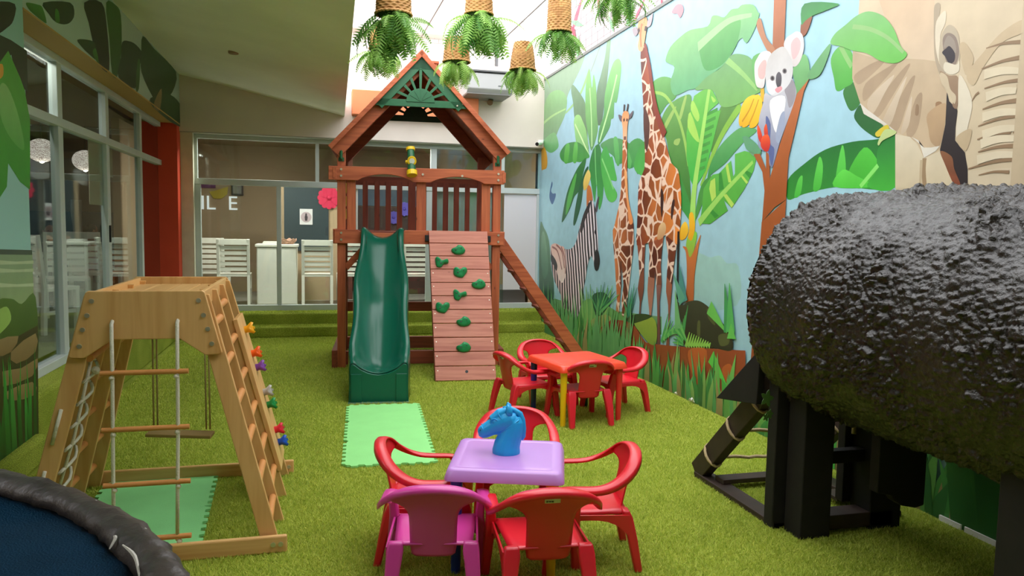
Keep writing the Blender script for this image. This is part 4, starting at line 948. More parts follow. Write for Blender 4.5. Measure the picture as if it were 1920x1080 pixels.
g1 = gable(-0.09, 0.372, 1.42, 2.90, 3.46, M_grn)
for x, z in ((0.45, 2.97), (0.62, 3.15), (0.76, 3.30), (0.85, 3.39), (0.96, 3.39), (1.05, 3.30), (1.19, 3.15), (1.36, 2.95), (1.3, 2.93)):
    MB().cyl((x, -0.092, z), (x, -0.098, z), 0.009, 8).build('screw', M_bolt, g1)
gable(DEP - 0.01, 0.42, 1.385, 2.92, 3.46, mat('shaded_side_trim', (20, 60, 40), 0.5))  # darker copy of the gable green, shade put into its colour
# grab handles on the posts
for x in (0.045, 1.775):
    gm = MB().tube([(x, -0.005, 2.31), (x, -0.045, 2.32), (x, -0.045, 2.39), (x, -0.005, 2.40)], 0.016, 8); gm.box((x - 0.03, -0.008, 2.29), (x + 0.03, 0.0, 2.33)); gm.box((x - 0.03, -0.008, 2.385), (x + 0.03, 0.0, 2.42))
    tb('grab_handle', M_grn, gm, smooth=False)
# telescope on the top rail
tel = tb('telescope', M_grn, MB().tube([(0.795, -0.02, 2.44), (0.80, -0.07, 2.32), (0.805, -0.12, 2.19)], [0.038, 0.042, 0.046], 16), smooth=False)
MB().cyl((0.7955, -0.018, 2.43), (0.793, -0.008, 2.462), 0.05, 16).build('eyepiece', M_yel, tel)
MB().cyl((0.806, -0.118, 2.20), (0.808, -0.137, 2.15), 0.058, 16).build('lens_ring', M_yel, tel)
MB().cyl((0.806, -0.10, 2.315), (0.806, -0.135, 2.305), 0.05, 16).build('dial', M_yel, tel)
MB().cyl((0.806, -0.135, 2.306), (0.806, -0.14, 2.304), 0.03, 16).build('dial_face', mat('white_plastic', (236, 236, 232), 0.4), tel)
MB().cyl((0.80, -0.03, 2.30), (0.80, 0.02, 2.24), 0.02, 10).build('mount', M_yel, tel)
MB().cyl((0.745, -0.05, 2.30), (0.77, -0.06, 2.30), 0.022, 10).build('focus_knob', M_yel, tel)
# blocks of the yellow tic-tac-toe game seen past the left post
gm = None
for k, z in enumerate((1.66, 1.81, 1.96)):
    b = MB().box((0.045, 0.50, z), (0.075, 0.62, z + 0.13)); tb('game_block', M_yel, b, bevel=0.012)

# ---------------- slide
SP = [(0.02, 1.46), (-0.06, 1.455), (-0.16, 1.40), (-0.32, 1.24), (-0.52, 1.05), (-0.72, 0.90), (-0.92, 0.77), (-1.12, 0.60), (-1.30, 0.43), (-1.44, 0.315), (-1.56, 0.265), (-1.70, 0.262)]
SP = [(q.x, q.y) for q in catmull(SP, 4, False)]
nS = len(SP)
def slide_section(i):
    y, z = SP[i]; t = i / (nS - 1)
    cx = 0.495 - 0.035 * t
    bw = 0.135 + 0.035 * min(1, t * 2)                     # half width of the bed
    wv = 0.014 * math.sin(t * PI * 5.2 + 0.6)
    ow = 0.205 + 0.055 * min(1, t * 1.9) + wv * 0.8        # half width at the rails
    hh = 0.085 + 0.10 * math.sin(min(1, t * 1.25) * PI * 0.5) + wv
    if t > 0.86: hh *= 1 - 0.45 * (t - 0.86) / 0.14
    if t < 0.08: hh = 0.045 + (hh - 0.045) * t / 0.08
    skirt = 0.10 + 0.35 * t
    low = max(0.0, z - skirt) if t > 0.5 else z - 0.13
    L = [(ow + 0.004, low), (ow + 0.006, z + hh * 0.45), (ow + 0.002, z + hh - 0.012), (ow - 0.010, z + hh), (ow - 0.032, z + hh), (ow - 0.046, z + hh - 0.014)]
    inn = [(bw + 0.026, z + hh * 0.80), (bw + 0.004, z + hh * 0.60), (bw * 0.84, z + hh * 0.40), (bw * 0.62, z + hh * 0.21), (bw * 0.34, z + hh * 0.06)]
    half = L + inn
    return [(cx - x, y, zz) for x, zz in half] + [(cx, y, z - 0.002)] + [(cx + x, y, zz) for x, zz in half[::-1]]
sm = MB(); secs = [slide_section(i) for i in range(nS)]; k = len(secs[0])
sm.add([p for s in secs for p in s], [(i * k + j, i * k + j + 1, (i + 1) * k + j + 1, (i + 1) * k + j) for i in range(nS - 1) for j in range(k - 1)])
# rounded scoop lip and the closed toe block
last = secs[-1]; cx = 0.46
toe = [(cx - 0.262, -1.70, 0.0), (cx - 0.262, -1.70, 0.24), (cx - 0.20, -1.715, 0.27)]
sl = tb('slide', M_sld, sm, smooth=True)
md = sl.modifiers.new('thickness', 'SOLIDIFY'); md.thickness = 0.008; md.offset = -1
tm = MB()
lip = [(q[0] - cx, q[2] - 0.002) for q in last][1:-1]
tm.prism([(-0.268, 0.0)] + lip + [(0.268, 0.0)], (cx, -1.66, 0), (1, 0, 0), (0, 0, 1), 0.07)
tm.build('slide_toe', M_sld, sl, bevel=0.012, seg=3, auto=True)
for s in (-1, 1): MB().box((cx + s * 0.20 - 0.05, -1.742, 0.01), (cx + s * 0.20 + 0.05, -1.728, 0.27)).build('toe_rib', M_sld, sl, bevel=0.01, seg=3)
MB().box((cx - 0.27, -1.745, 0.0), (cx + 0.27, -1.64, 0.012)).build('toe_rim', mat('pale_green_edge', (120, 160, 146), 0.4), sl)

# ---------------- climbing wall of planks with holds
p0 = Vector((0, -0.835, 0.0)); p1 = Vector((0, -0.045, 1.545)); d = (p1 - p0).normalized(); nr = Vector((0, -d.z, d.y)); Lw = (p1 - p0).length
cw = bpy.data.objects.new('climbing_wall', None); COL.objects.link(cw); cw.parent = T; ORG[cw.name] = Vector((0, 0, 0))
nP = 11
def cwx(t): return 1.035 - 0.035 * t, 1.668 - 0.008 * t
for k in range(nP):
    t0 = k / nP; t1 = (k + 1) / nP; m = MB()
    a0, b0 = cwx(t0); a1, b1 = cwx(t1)
    q0 = p0 + d * (Lw * t0 + 0.004); q1 = p0 + d * (Lw * t1 - 0.004)
    V = []
    for off in (0.0, 0.022):
        for (q, a, b) in ((q0, a0, b0), (q1, a1, b1)):
            V += [q + nr * off + Vector((a, 0, 0)), q + nr * off + Vector((b, 0, 0))]
    m.add(V, [(0, 2, 3, 1), (4, 5, 7, 6), (0, 1, 5, 4), (1, 3, 7, 5), (3, 2, 6, 7), (2, 0, 4, 6)])
    pk = m.build('plank', WRK, cw, bevel=0.003)
for s in (0, 1):
    a0 = 1.05 if s == 0 else 1.62; a1 = 1.02 if s == 0 else 1.61
    m = MB(); m.beam(p0 - nr * 0.035 + Vector((a0, 0, 0)), p1 - nr * 0.035 + Vector((a1, 0, 0)), 0.04, 0.07, up=nr); m.build('stringer', WDK['Y'], cw, bevel=0.003)
MB().tube([p0 + d * (Lw * 0.055) + nr * 0.012 + Vector((1.36, 0, 0)), p0 + d * (Lw * 0.055) + nr * 0.024 + Vector((1.36, 0, 0))], 0.016, 12).build('rope_hole', M_blk, cw)
def tower_plane(u, v):
    """picture point on the climbing wall's face, in tower coordinates"""
    c, s = math.cos(TA), math.sin(TA)
    def loc(w): x, y = w.x - 0.24, w.y - 8.47; return Vector((x * c - y * s, x * s + y * c, w.z))
    o = loc(Vector((0, 0, CAM_H))); r = loc(Vector((0, 0, 0)) + ray(u, v)) - loc(Vector((0, 0, 0)))
    t = ((p0 + nr * 0.022 - o).dot(nr)) / r.dot(nr)
    return o + r * t
def hold(kind, u, v, flip=1):
    c = tower_plane(u, v); ex = Vector((1, 0, 0)) * flip; up = d
    m = MB()
    out = {'crescent': [(-0.075, 0.01), (-0.07, -0.02), (-0.035, -0.045), (0.02, -0.05), (0.065, -0.03), (0.078, 0.0), (0.06, 0.03), (0.03, 0.05), (0.0, 0.055), (-0.03, 0.03), (-0.055, 0.018)],
           'hook': [(-0.07, 0.05), (-0.04, 0.055), (-0.005, 0.02), (0.03, 0.025), (0.07, 0.035), (0.075, 0.0), (0.05, -0.015), (0.02, -0.02), (-0.01, -0.055), (-0.05, -0.05), (-0.065, -0.02)],
           'lobe': [(-0.07, 0.05), (-0.035, 0.055), (-0.005, 0.03), (0.03, 0.055), (0.07, 0.05), (0.075, 0.015), (0.045, -0.03), (0.02, -0.055), (-0.03, -0.05), (-0.065, -0.03), (-0.075, 0.0)]}[kind]
    out = [(q.x, q.y) for q in catmull(out, 3)]
    rings = [(1.0, 0.0), (1.0, 0.018), (0.9, 0.036), (0.68, 0.048), (0.35, 0.050)]
    n = len(out); vs = []
    for sc, h in rings:
        for x, y in out:
            hh = h + (0.012 * (y / 0.05) if h > 0.02 else 0)
            vs.append(c + ex * (x * sc) + up * (y * sc) + nr * hh)
    fs = [(i * n + j, i * n + (j + 1) % n, (i + 1) * n + (j + 1) % n, (i + 1) * n + j) for i in range(len(rings) - 1) for j in range(n)] + [tuple(range((len(rings) - 1) * n, len(rings) * n))]
    if flip < 0: fs = [f[::-1] for f in fs]
    m.add(vs, fs)
    h = m.build('climbing_hold', M_hold, cw, smooth=True)
    for (bx_, by_) in (((-0.03, -0.01), (0.03, 0.012)) if kind != 'hook' else ((-0.04, 0.01), (-0.01, -0.02))):
        q = c + ex * bx_ + up * by_ + nr * (0.047 + 0.012 * by_ / 0.05)
        MB().cyl(q, q + nr * 0.006, 0.0085, 8).build('bolt_hole', mat('hold_shadow', (10, 46, 28), 0.6), cw)
    return h
for kk, u, v in (('crescent', 859, 470), ('hook', 828, 493), ('lobe', 863, 512), ('crescent', 897, 534), ('hook', 862, 554), ('lobe', 830, 578), ('crescent', 869, 604), ('crescent', 869, 652)): hold(kk, u, v)
for k in range(nP):
    for s in (0, 1):
        t = (k + 0.5) / nP; a, b = cwx(t); q = p0 + d * (Lw * t) + nr * 0.022 + Vector(((a + 0.025) if s == 0 else (b - 0.025), 0, 0))
        if k < 8: MB().cyl(q + d * 0.03, q + d * 0.03 + nr * 0.003, 0.006, 6).build('screw', M_bolt, cw)

# ---------------- side ladder
ld = bpy.data.objects.new('ladder', None); COL.objects.link(ld); ld.parent = T; ORG[ld.name] = Vector((0, 0, 0))
la, lb = Vector((1.86, 0, 1.46)), Vector((2.93, 0, 0.0)); lt = (lb - la).normalized(); ln = Vector((-lt.z, 0, lt.x)); ln = ln if ln.z > 0 else -ln
for y, m_ in ((0.40, WD['X']), (0.86, WDK['X'])):
    m = MB(); m.beam(la + Vector((0, y, 0)), lb + Vector((0, y, 0)), 0.045, 0.13, up=ln); m.build('stringer', m_, ld, bevel=0.004)
for k in range(6):
    t = 0.12 + k * 0.15; q = la.lerp(lb, t) + Vector((-0.035, 0, -0.01))
    MB().box((q.x - 0.06, 0.41, q.z - 0.015), (q.x + 0.045, 0.85, q.z + 0.015)).build('step', WDK['Y'], ld, bevel=0.004)
# ============================================================ CHILDREN'S TABLES AND CHAIRS
def plastic(name, rgb): return mat(name, rgb, 0.32, 0.5, coat=0.05)
def make_chair(label, m, group=None, sticker=False):
    t = thing('childrens_armchair', label, 'chair', group=group, world=False)
    # seat: dished plate with a rolled front edge and arched aprons
    def seat_pt(u, v):
        x = (u - 0.5) * 2; y = v
        hw = 0.172 - 0.02 * y
        yy = -0.185 + 0.345 * y
        z = 0.275 - 0.012 * (1 - x * x) * math.sin(PI * min(1, y * 1.1)) - (0.03 * ((0.12 - y) / 0.12) ** 2 if y < 0.12 else 0)
        if abs(x) > 0.93: z -= 0.012
        return Vector((x * hw, yy - (0.012 * (1 - x * x) if y < 0.2 else 0), z))
    sm = MB().grid(seat_pt, 17, 14)
    sm.build('seat', m, t, smooth=True, solid=0.008)
    def apron(ax, n, span, zc, ze, off):
        pl = [(-span, 0.268), (span, 0.268)] + [(span * math.cos(q), zc - (zc - ze) * abs(math.cos(q)) ** 3) for q in [PI * i / 14 for i in range(15)]]
        return pl
    seat = t.children[0] if t.children else None
    ap = MB()
    pl = apron('x', 0, 0.175, 0.245, 0.17, 0)
    ap.prism(pl, (0, -0.172, 0), (1, 0, 0), (0, 0, 1), 0.008)
    for s in (-1, 1): ap.prism(pl, (s * 0.178, -0.01, 0), (0, 1, 0), (0, 0, 1), 0.008)
    ap.build('apron', m, t, auto=True)
    # legs
    for s in (-1, 1):
        f = MB()
        P = [Vector((s * 0.205, -0.205, 0)), Vector((s * 0.192, -0.185, 0.19)), Vector((s * 0.186, -0.172, 0.27)), Vector((s * 0.192, -0.155, 0.36)), Vector((s * 0.196, -0.135, 0.385))]
        W = [(0.036, 0.036), (0.042, 0.05), (0.04, 0.062), (0.034, 0.052), (0.036, 0.05)]
        vs = []
        for p, (a, b) in zip(P, W):
            vs += [p + Vector((-a / 2, -b / 2, 0)), p + Vector((a / 2, -b / 2, 0)), p + Vector((a / 2, b / 2, 0)), p + Vector((-a / 2, b / 2, 0))]
        n = len(P)
        f.add(vs, [(i * 4 + j, i * 4 + (j + 1) % 4, i * 4 + 4 + (j + 1) % 4, i * 4 + 4 + j) for i in range(n - 1) for j in range(4)] + [(3, 2, 1, 0), (n * 4 - 4, n * 4 - 3, n * 4 - 2, n * 4 - 1)])
        f.build('leg', m, t, bevel=0.008, seg=3, auto=True)
        f = MB()
        P = [Vector((s * 0.168, 0.215, 0)), Vector((s * 0.160, 0.185, 0.15)), Vector((s * 0.150, 0.16, 0.25)), Vector((s * 0.148, 0.152, 0.285))]
        W = [(0.042, 0.034), (0.056, 0.042), (0.066, 0.046), (0.058, 0.03)]
        vs = []
        for p, (a, b) in zip(P, W):
            vs += [p + Vector((-a / 2, -b / 2, 0)), p + Vector((a / 2, -b / 2, 0)), p + Vector((a / 2, b / 2, 0)), p + Vector((-a / 2, b / 2, 0))]
        n = len(P)
        f.add(vs, [(i * 4 + j, i * 4 + (j + 1) % 4, i * 4 + 4 + (j + 1) % 4, i * 4 + 4 + j) for i in range(n - 1) for j in range(4)] + [(3, 2, 1, 0), (n * 4 - 4, n * 4 - 3, n * 4 - 2, n * 4 - 1)])
        f.build('leg', m, t, bevel=0.008, seg=3, auto=True)
    # rim: arms rising into the back, one half mirrored
    half = [((0.196, -0.168, 0.365), (1, 0.0, 0)), ((0.197, -0.150, 0.388), (1, 0, 0)), ((0.199, -0.11, 0.396), (1, 0, 0)), ((0.202, -0.04, 0.397), (1, 0, 0)), ((0.205, 0.03, 0.402), (1, 0.05, 0)),
            ((0.203, 0.09, 0.424), (0.95, 0.3, 0)), ((0.186, 0.145, 0.462), (0.8, 0.6, 0)), ((0.145, 0.185, 0.503), (0.5, 0.86, 0)), ((0.08, 0.207, 0.525), (0.22, 0.97, 0)), ((0.0, 0.214, 0.532), (0, 1, 0))]
    def sweep(H):
        C = catmull([h[0] for h in H], 3, False); Wd = catmull([h[1] for h in H], 3, False); vs = []; n = len(C)
        prof = [(-0.027, -0.004), (-0.025, 0.003), (0.0, 0.006), (0.021, 0.003), (0.028, -0.005), (0.029, -0.024), (0.024, -0.024), (0.021, -0.006), (0.0, -0.003)]
        k = len(prof)
        for i, c in enumerate(C):
            tg = (C[min(i + 1, n - 1)] - C[max(i - 1, 0)]).normalized(); w = Wd[i] - tg * Wd[i].dot(tg); w.normalize(); up = tg.cross(w)
            if up.z < 0: up = -up
            for a, b in prof: vs.append(c + w * a + up * b)
        fs = [(i * k + j, i * k + (j + 1) % k, (i + 1) * k + (j + 1) % k, (i + 1) * k + j) for i in range(n - 1) for j in range(k)] + [tuple(range(k))[::-1], tuple(range((n - 1) * k, n * k))]
        return vs, fs
    mir = lambda H: [((-p[0], p[1], p[2]), (-w[0], w[1], w[2])) for p, w in H]
    vs, fs = sweep(half + mir(half[:-1])[::-1])
    k = 9; n = len(vs) // k; a0 = 18
    for i0, i1, nm in ((0, a0, 'armrest'), (a0, n - 1 - a0, 'back_rim'), (n - 1 - a0, n - 1, 'armrest')):
        V = vs[i0 * k:(i1 + 1) * k]; L = i1 - i0 + 1
        f2 = [(i * k + q, i * k + (q + 1) % k, (i + 1) * k + (q + 1) % k, (i + 1) * k + q) for i in range(L - 1) for q in range(k)]
        if i0 == 0: f2.append(tuple(range(k))[::-1])
        if i1 == n - 1: f2.append(tuple(range((L - 1) * k, L * k)))
        b = MB().add(V, f2).build(nm, m, t, smooth=True)
    back = MB()
    rows = [(0.222, 0.070), (0.232, 0.086), (0.262, 0.091), (0.30, 0.092), (0.36, 0.093), (0.40, 0.095), (0.42, 0.101), (0.435, 0.113), (0.446, 0.135), (0.453, 0.165), (0.462, 0.184), (0.475, 0.176), (0.49, 0.160), (0.505, 0.139), (0.518, 0.105), (0.526, 0.065)]
    nx = 15; vs = []
    for z, w in rows:
        v = (z - 0.232) / 0.3
        for i in range(nx):
            x = (i / (nx - 1) * 2 - 1) * w; vs.append((x, 0.150 + 0.062 * v - 1.55 * x * x, z))
    back.add(vs, [(r * nx + i, r * nx + i + 1, (r + 1) * nx + i + 1, (r + 1) * nx + i) for r in range(len(rows) - 1) for i in range(nx - 1)])
    b = back.build('backrest', m, t, smooth=True)
    md = b.modifiers.new('thickness', 'SOLIDIFY'); md.thickness = 0.007; md.offset = 0
    if sticker:
        st = MB(); v = (0.492 - 0.232) / 0.3
        st.grid(lambda u, w: Vector(((u - 0.5) * 0.062, 0.150 + 0.062 * v - 1.55 * ((u - 0.5) * 0.062) ** 2 + 0.0050 + 0.004 * (w - 0.5), 0.492 + (w - 0.5) * 0.03)), 6, 3)
        so = st.build('label_sticker', mat('paper_sticker', (222, 216, 196), 0.6), b)
        MB().box((-0.028, 0.2085, 0.496), (-0.017, 0.2097, 0.505)).build('red_mark', mat('sticker_red', (206, 60, 50), 0.6), b)
        bc = MB()
        for k in range(14):
            if k % 5 != 4: bc.box((-0.003 + k * 0.0021, 0.2085, 0.481), (-0.0018 + k * 0.0021, 0.2097, 0.4875))
        bc.build('barcode', mat('sticker_black', (40, 38, 38), 0.6), b)
    return t
M_cred = plastic('red_chair_plastic', (222, 34, 50))
M_cmag = plastic('magenta_chair_plastic', (212, 66, 156))
def place(t, back_xy, target_xy, z=0.0):
    """put the chair so that the middle of its back rim is at back_xy, facing target"""
    dx, dy = target_xy[0] - back_xy[0], target_xy[1] - back_xy[1]; L = math.hypot(dx, dy); dx /= L; dy /= L
    t.location = (back_xy[0] + dx * 0.214, back_xy[1] + dy * 0.214, z); t.rotation_euler = (0, 0, math.atan2(dx, -dy)); t.scale = (1.05, 1.05, 1.03)
TC1, TC2 = (0.906, 3.44), (2.15, 5.94)
base_red = make_chair('red plastic children\'s armchair at the purple table, its back to the viewer', M_cred, 'chairs at the purple table', True)
place(base_red, (0.928, 2.80), (0.995, 3.5))
mag = make_chair('magenta plastic children\'s armchair, the only pink one, at the purple table', M_cmag, 'chairs at the purple table')
place(mag, (0.462, 2.935), (0.60, 3.6))
plain = make_chair('red plastic children\'s armchair at the purple table, behind the blue horse head', M_cred, 'chairs at the purple table')
place(plain, (1.14, 4.16), (0.98, 3.5))
def more(src, label, group, b, tg):
    c = copy_tree(src); c['label'] = label; c['group'] = group; place(c, b, tg); return c
more(plain, 'red plastic children\'s armchair left of the purple table, over the foam mat', 'chairs at the purple table', (0.318, 3.62), (0.95, 3.52))
more(plain, 'red plastic children\'s armchair right of the purple table, facing left', 'chairs at the purple table', (1.49, 3.30), (0.9, 3.42))
GR = 'chairs at the red table'
more(base_red, 'red plastic children\'s armchair in front of the red table, sticker on its back', GR, (2.16, 5.57), (2.10, 6.2))
more(base_red, 'red plastic children\'s armchair left of the red table, beside the climbing planks', GR, (1.53, 6.06), (2.2, 6.22))
more(plain, 'red plastic children\'s armchair behind the red table, nearest the ladder', GR, (2.03, 6.70), (2.12, 5.9))
more(plain, 'red plastic children\'s armchair right of the red table, nearest the mural', GR, (2.79, 6.12), (2.1, 5.98))

def make_table(name, label, c, size, rz, top_m, leg_ms, h, group):
    t = thing(name, label, 'table', (c[0], c[1], 0), rz, group, world=False)
    s = size / 2
    def rr(hw, r, n=5):
        out = []
        for cx, cy, a0 in ((hw - r, hw - r, 0), (-hw + r, hw - r, 90), (-hw + r, -hw + r, 180), (hw - r, -hw + r, 270)):
            for i in range(n + 1):
                q = math.radians(a0 + 90 * i / n); out.append((cx + r * math.cos(q), cy + r * math.sin(q)))
        return out
    rings = [(s - 0.012, h - 0.055, 0.03), (s, h - 0.052, 0.035), (s, h - 0.045, 0.035), (s - 0.012, h - 0.008, 0.035), (s - 0.022, h, 0.035), (s - 0.05, h, 0.03), (s - 0.055, h - 0.0012, 0.03), (s - 0.062, h - 0.0012, 0.03), (s - 0.068, h, 0.03)]
    m = MB(); k = 24; vs = []
    for hw, z, r in rings: vs += [(x, y, z) for x, y in rr(hw, r)]
    m.add(vs, [(i * k + j, i * k + (j + 1) % k, (i + 1) * k + (j + 1) % k, (i + 1) * k + j) for i in range(len(rings) - 1) for j in range(k)] + [tuple(range((len(rings) - 1) * k, len(rings) * k)), tuple(range(k))[::-1]])
    m.build('table_top', top_m, t, auto=True)
    for (sx, sy), lm, ll in zip(((-1, -1), (1, -1), (1, 1), (-1, 1)), leg_ms, ('blue', 'yellow', 'right', 'back')):
        x, y = sx * (s - 0.055), sy * (s - 0.055)
        MB().tube([(x, y, 0), (x, y, h - 0.10), (x, y, h - 0.05)], [0.022, 0.028, 0.03], 16).build('leg', lm, t, auto=True)
    return t
P_blue, P_yel, P_org, P_grn, P_red = plastic('blue_leg_plastic', (24, 52, 142)), plastic('yellow_leg_plastic', (240, 190, 20)), plastic('orange_leg_plastic', (236, 130, 30)), plastic('green_leg_plastic', (16, 66, 44)), plastic('red_leg_plastic', (224, 52, 44))
make_table('childrens_table', 'purple square plastic children\'s table with coloured legs, carrying the horse head', TC1, 0.55, math.radians(-18.5), mat('purple_table_plastic', (192, 140, 214), 0.3, 0.5), (P_blue, P_yel, P_grn, P_org), 0.5, 'children\'s tables')
make_table('childrens_table', 'bright red square plastic children\'s table with yellow and blue legs', TC2, 0.64, math.radians(10.5), mat('red_table_plastic', (240, 70, 40), 0.3, 0.5, noise=0.04, nscale=10), (P_yel, P_red, P_grn, P_blue), 0.5, 'children\'s tables')

# ---------------- blue horse head on the purple table
HM = mat('blue_toy_plastic', (36, 168, 232), 0.38, 0.5)
hh = thing('horse_head_toy', 'bright blue plastic horse head standing on the purple table', 'toy', (0.905, 3.47, 0.4985), math.radians(-15), world=False)
k_ = 0.000335
def hp(x, y, d=0.0): return Vector(((x - 620) * k_, d, (890 - y) * k_))
m = MB()
def ytube(P, R, RY, n=18):
    P = [Vector(p) for p in P]; vs = []; L = len(P); Yv = Vector((0, 1, 0))
    for i, p in enumerate(P):
        t = (P[min(i + 1, L - 1)] - P[max(i - 1, 0)]).normalized(); nn = Yv.cross(t).normalized()
        for k in range(n):
            q = 2 * PI * k / n; vs.append(p + nn * (R[i] * k_ * math.cos(q)) + Yv * (RY[i] * k_ * math.sin(q)))
    m.add(vs, [(i * n + k, i * n + (k + 1) % n, (i + 1) * n + (k + 1) % n, (i + 1) * n + k) for i in range(L - 1) for k in range(n)] + [tuple(range(n))[::-1], tuple((L - 1) * n + k for k in range(n))])
ytube([hp(620, 897), hp(620, 850), hp(632, 760), hp(660, 680), hp(690, 590), hp(710, 500), hp(720, 420), hp(715, 350)], (203, 206, 192, 180, 172, 160, 145, 110), (190, 192, 178, 165, 155, 145, 130, 90))
ytube([hp(770, 350), hp(700, 380), hp(600, 425), hp(490, 470), hp(390, 520), hp(300, 572), hp(250, 590), hp(205, 600)], (70, 135, 165, 150, 118, 104, 92, 50), (70, 130, 140, 128, 108, 92, 80, 40))
ytube([hp(720, 500), hp(620, 545), hp(520, 560)], (120, 100, 70), (120, 110, 80))
ytube([hp(620, 250), hp(520, 300), hp(400, 400)], (50, 70, 60), (70, 90, 80))
b_ = m.build('head', HM, hh, smooth=True)
md = b_.modifiers.new('remesh', 'REMESH'); md.mode = 'VOXEL'; md.voxel_size = 0.0028; md.use_smooth_shade = True
md = b_.modifiers.new('smooth', 'SMOOTH'); md.factor = 0.6; md.iterations = 6
for s in (-1, 1):
    MB().tube([hp(660, 330, s * 0.022), hp(652, 260, s * 0.026), hp(640, 190, s * 0.024), hp(628, 158, s * 0.02)], [0.015, 0.017, 0.012, 0.004], 10).build('ear', HM, hh, smooth=True)
    MB().tube([hp(440 + 52 * math.cos(q), 415 + 52 * math.sin(q), s * (0.0335 + 0.003 * math.cos(q))) for q in [2 * PI * i / 16 for i in range(17)]], 0.0026, 6, cap=False).build('eye_ring', HM, hh, smooth=True)
    MB().ball(hp(440, 415, s * 0.030), (0.011, 0.007, 0.011)).build('eye', HM, hh, smooth=True)
    MB().tube([hp(485, 265, s * 0.020), hp(520, 330, s * 0.034), hp(552, 395, s * 0.040)], 0.0026, 6).build('brow_strap', HM, hh, smooth=True)
    MB().tube([hp(800, 370, s * 0.034), hp(690, 455, s * 0.043), hp(620, 500, s * 0.042), hp(545, 545, s * 0.032)], 0.0026, 6).build('bridle', HM, hh, smooth=True)
    MB().tube([hp(252, 480, s * 0.018), hp(275, 530, s * 0.026), hp(320, 640, s * 0.018)], 0.0026, 6).build('nose_band', HM, hh, smooth=True)
    MB().ball(hp(245, 545, s * 0.021), (0.006, 0.004, 0.006), 8, 6).build('nostril', mat('blue_toy_shadow', (14, 100, 150), 0.5), hh, smooth=True)
MB().tube([hp(560, 230), hp(640, 225), hp(730, 262), hp(810, 310), hp(845, 400), hp(860, 520), hp(858, 640), hp(840, 690)], [0.008, 0.011, 0.012, 0.013, 0.013, 0.013, 0.012, 0.007], 10, flat=1.2).build('mane', HM, hh, smooth=True)

# ---------------- foam tiles
def tile_mesh(w, h, name, m):
    n = 13; dd = 0.024; out = []
    def edge(p, q, nv):
        L = []
        for i in range(n):
            s = (1 if i % 2 == 0 else -1) * dd / 2
            a, b = (i + 0.08) / n, (i + 0.92) / n
            if i == 0: a = 0.04
            if i == n - 1: b = 0.96
            for t in (a, b): L.append((p[0] + (q[0] - p[0]) * t + nv[0] * s, p[1] + (q[1] - p[1]) * t + nv[1] * s))
        return L
    x, y = w / 2, h / 2
    out = edge((-x, -y), (x, -y), (0, 1)) + edge((x, -y), (x, y), (1, 0)) + edge((x, y), (-x, y), (0, 1)) + edge((-x, y), (-x, -y), (1, 0))
    return MB().prism(out, (0, 0, 0.003), (1, 0, 0), (0, 1, 0), 0.014).mesh(name, m)
M_foam = mat('green_foam', (150, 226, 140), 0.8, 0.2, noise=0.03, nscale=6, bump=0.15, bscale=200)
M_foam2 = mat('green_foam_worn', (140, 218, 142), 0.8, 0.2, noise=0.06, nscale=4, bump=0.15, bscale=200)
tm1 = tile_mesh(0.615, 0.565, 'foam_tile', M_foam)
ax = Vector((0.06, 0.998, 0)); c0 = Vector((0.50, 5.185, 0))
for k, nm in enumerate(('nearest the purple table', 'in the middle of the row', 'touching the slide toe')):
    o = bpy.data.objects.new('foam_tile', tm1); COL.objects.link(o); o.location = c0 + ax * (0.565 * k); o.rotation_euler = (0, 0, -math.atan2(0.06, 0.998))
    tag(o, 'light green foam tile at the foot of the slide, ' + nm, 'foam tile', 'foam tiles below the slide')
tm2 = tile_mesh(0.62, 0.57, 'foam_tile', M_foam2)
ax = Vector((-0.045, 0.999, 0)); c0 = Vector((-0.875, 4.055, 0))
for k, nm in enumerate(('nearest the trampoline', 'by its rear beam')):
    o = bpy.data.objects.new('foam_tile', tm2); COL.objects.link(o); o.location = c0 + ax * (0.57 * k); o.rotation_euler = (0, 0, math.atan2(0.045, 0.999))
    tag(o, 'light green foam tile under the wooden climbing frame, ' + nm, 'foam tile', 'foam tiles under the climbing frame')

# ============================================================ WOODEN CLIMBING FRAME
PW = {a: wood_mat('pine_' + a, (226, 180, 118), (206, 152, 88), a, 0.45, 4, knots=False) for a in 'XYZ'}
M_rung = mat('beech_rung', (214, 146, 84), 0.45, 0.4, noise=0.08, nscale=10)
M_rope = mat('white_rope', (222, 218, 200), 0.8, 0.2, bump=0.5, bscale=120)
M_jute = mat('jute_rope', (176, 160, 112), 0.9, 0.2)
CF = thing('climbing_frame', 'light pine climbing frame with rope ladder, rungs and coloured holds', 'climbing frame', (-0.75, 4.3, 0))
pan = [(-0.99, 1.28), (-0.51, 1.28), (-0.498, 1.272), (-0.425, 0.985), (-0.432, 0.978), (-0.499, 0.975), (-0.611, 1.056), (-0.895, 1.056), (-1.011, 0.975), (-1.07, 0.978), (-1.076, 0.985), (-1.002, 1.272)]
for y in (3.75, 4.70): 
    o = MB().prism(pan, (0, y, 0), (1, 0, 0), (0, 0, 1), 0.022).build('end_panel', PW['Z'], CF, bevel=0.004)
    if y < 4:
        for x, z in ((-0.975, 1.235), (-0.995, 1.17), (-1.015, 1.105), (-1.03, 1.03), (-0.525, 1.235), (-0.505, 1.165), (-0.487, 1.1), (-0.47, 1.03)):
            MB().cyl((x, y - 0.022, z), (x, y - 0.028, z), 0.011, 10).build('bolt', M_bolt, o)
for k in range(4):
    x = -0.965 + k * 0.108; MB().box((x, 3.752, 1.225), (x + 0.104, 4.675, 1.24)).build('deck_board', PW['Y'], CF, bevel=0.003)
for x in (-0.985, -0.525): MB().box((x, 3.752, 1.20), (x + 0.02, 4.675, 1.275)).build('deck_edge', PW['Y'], CF, bevel=0.003)
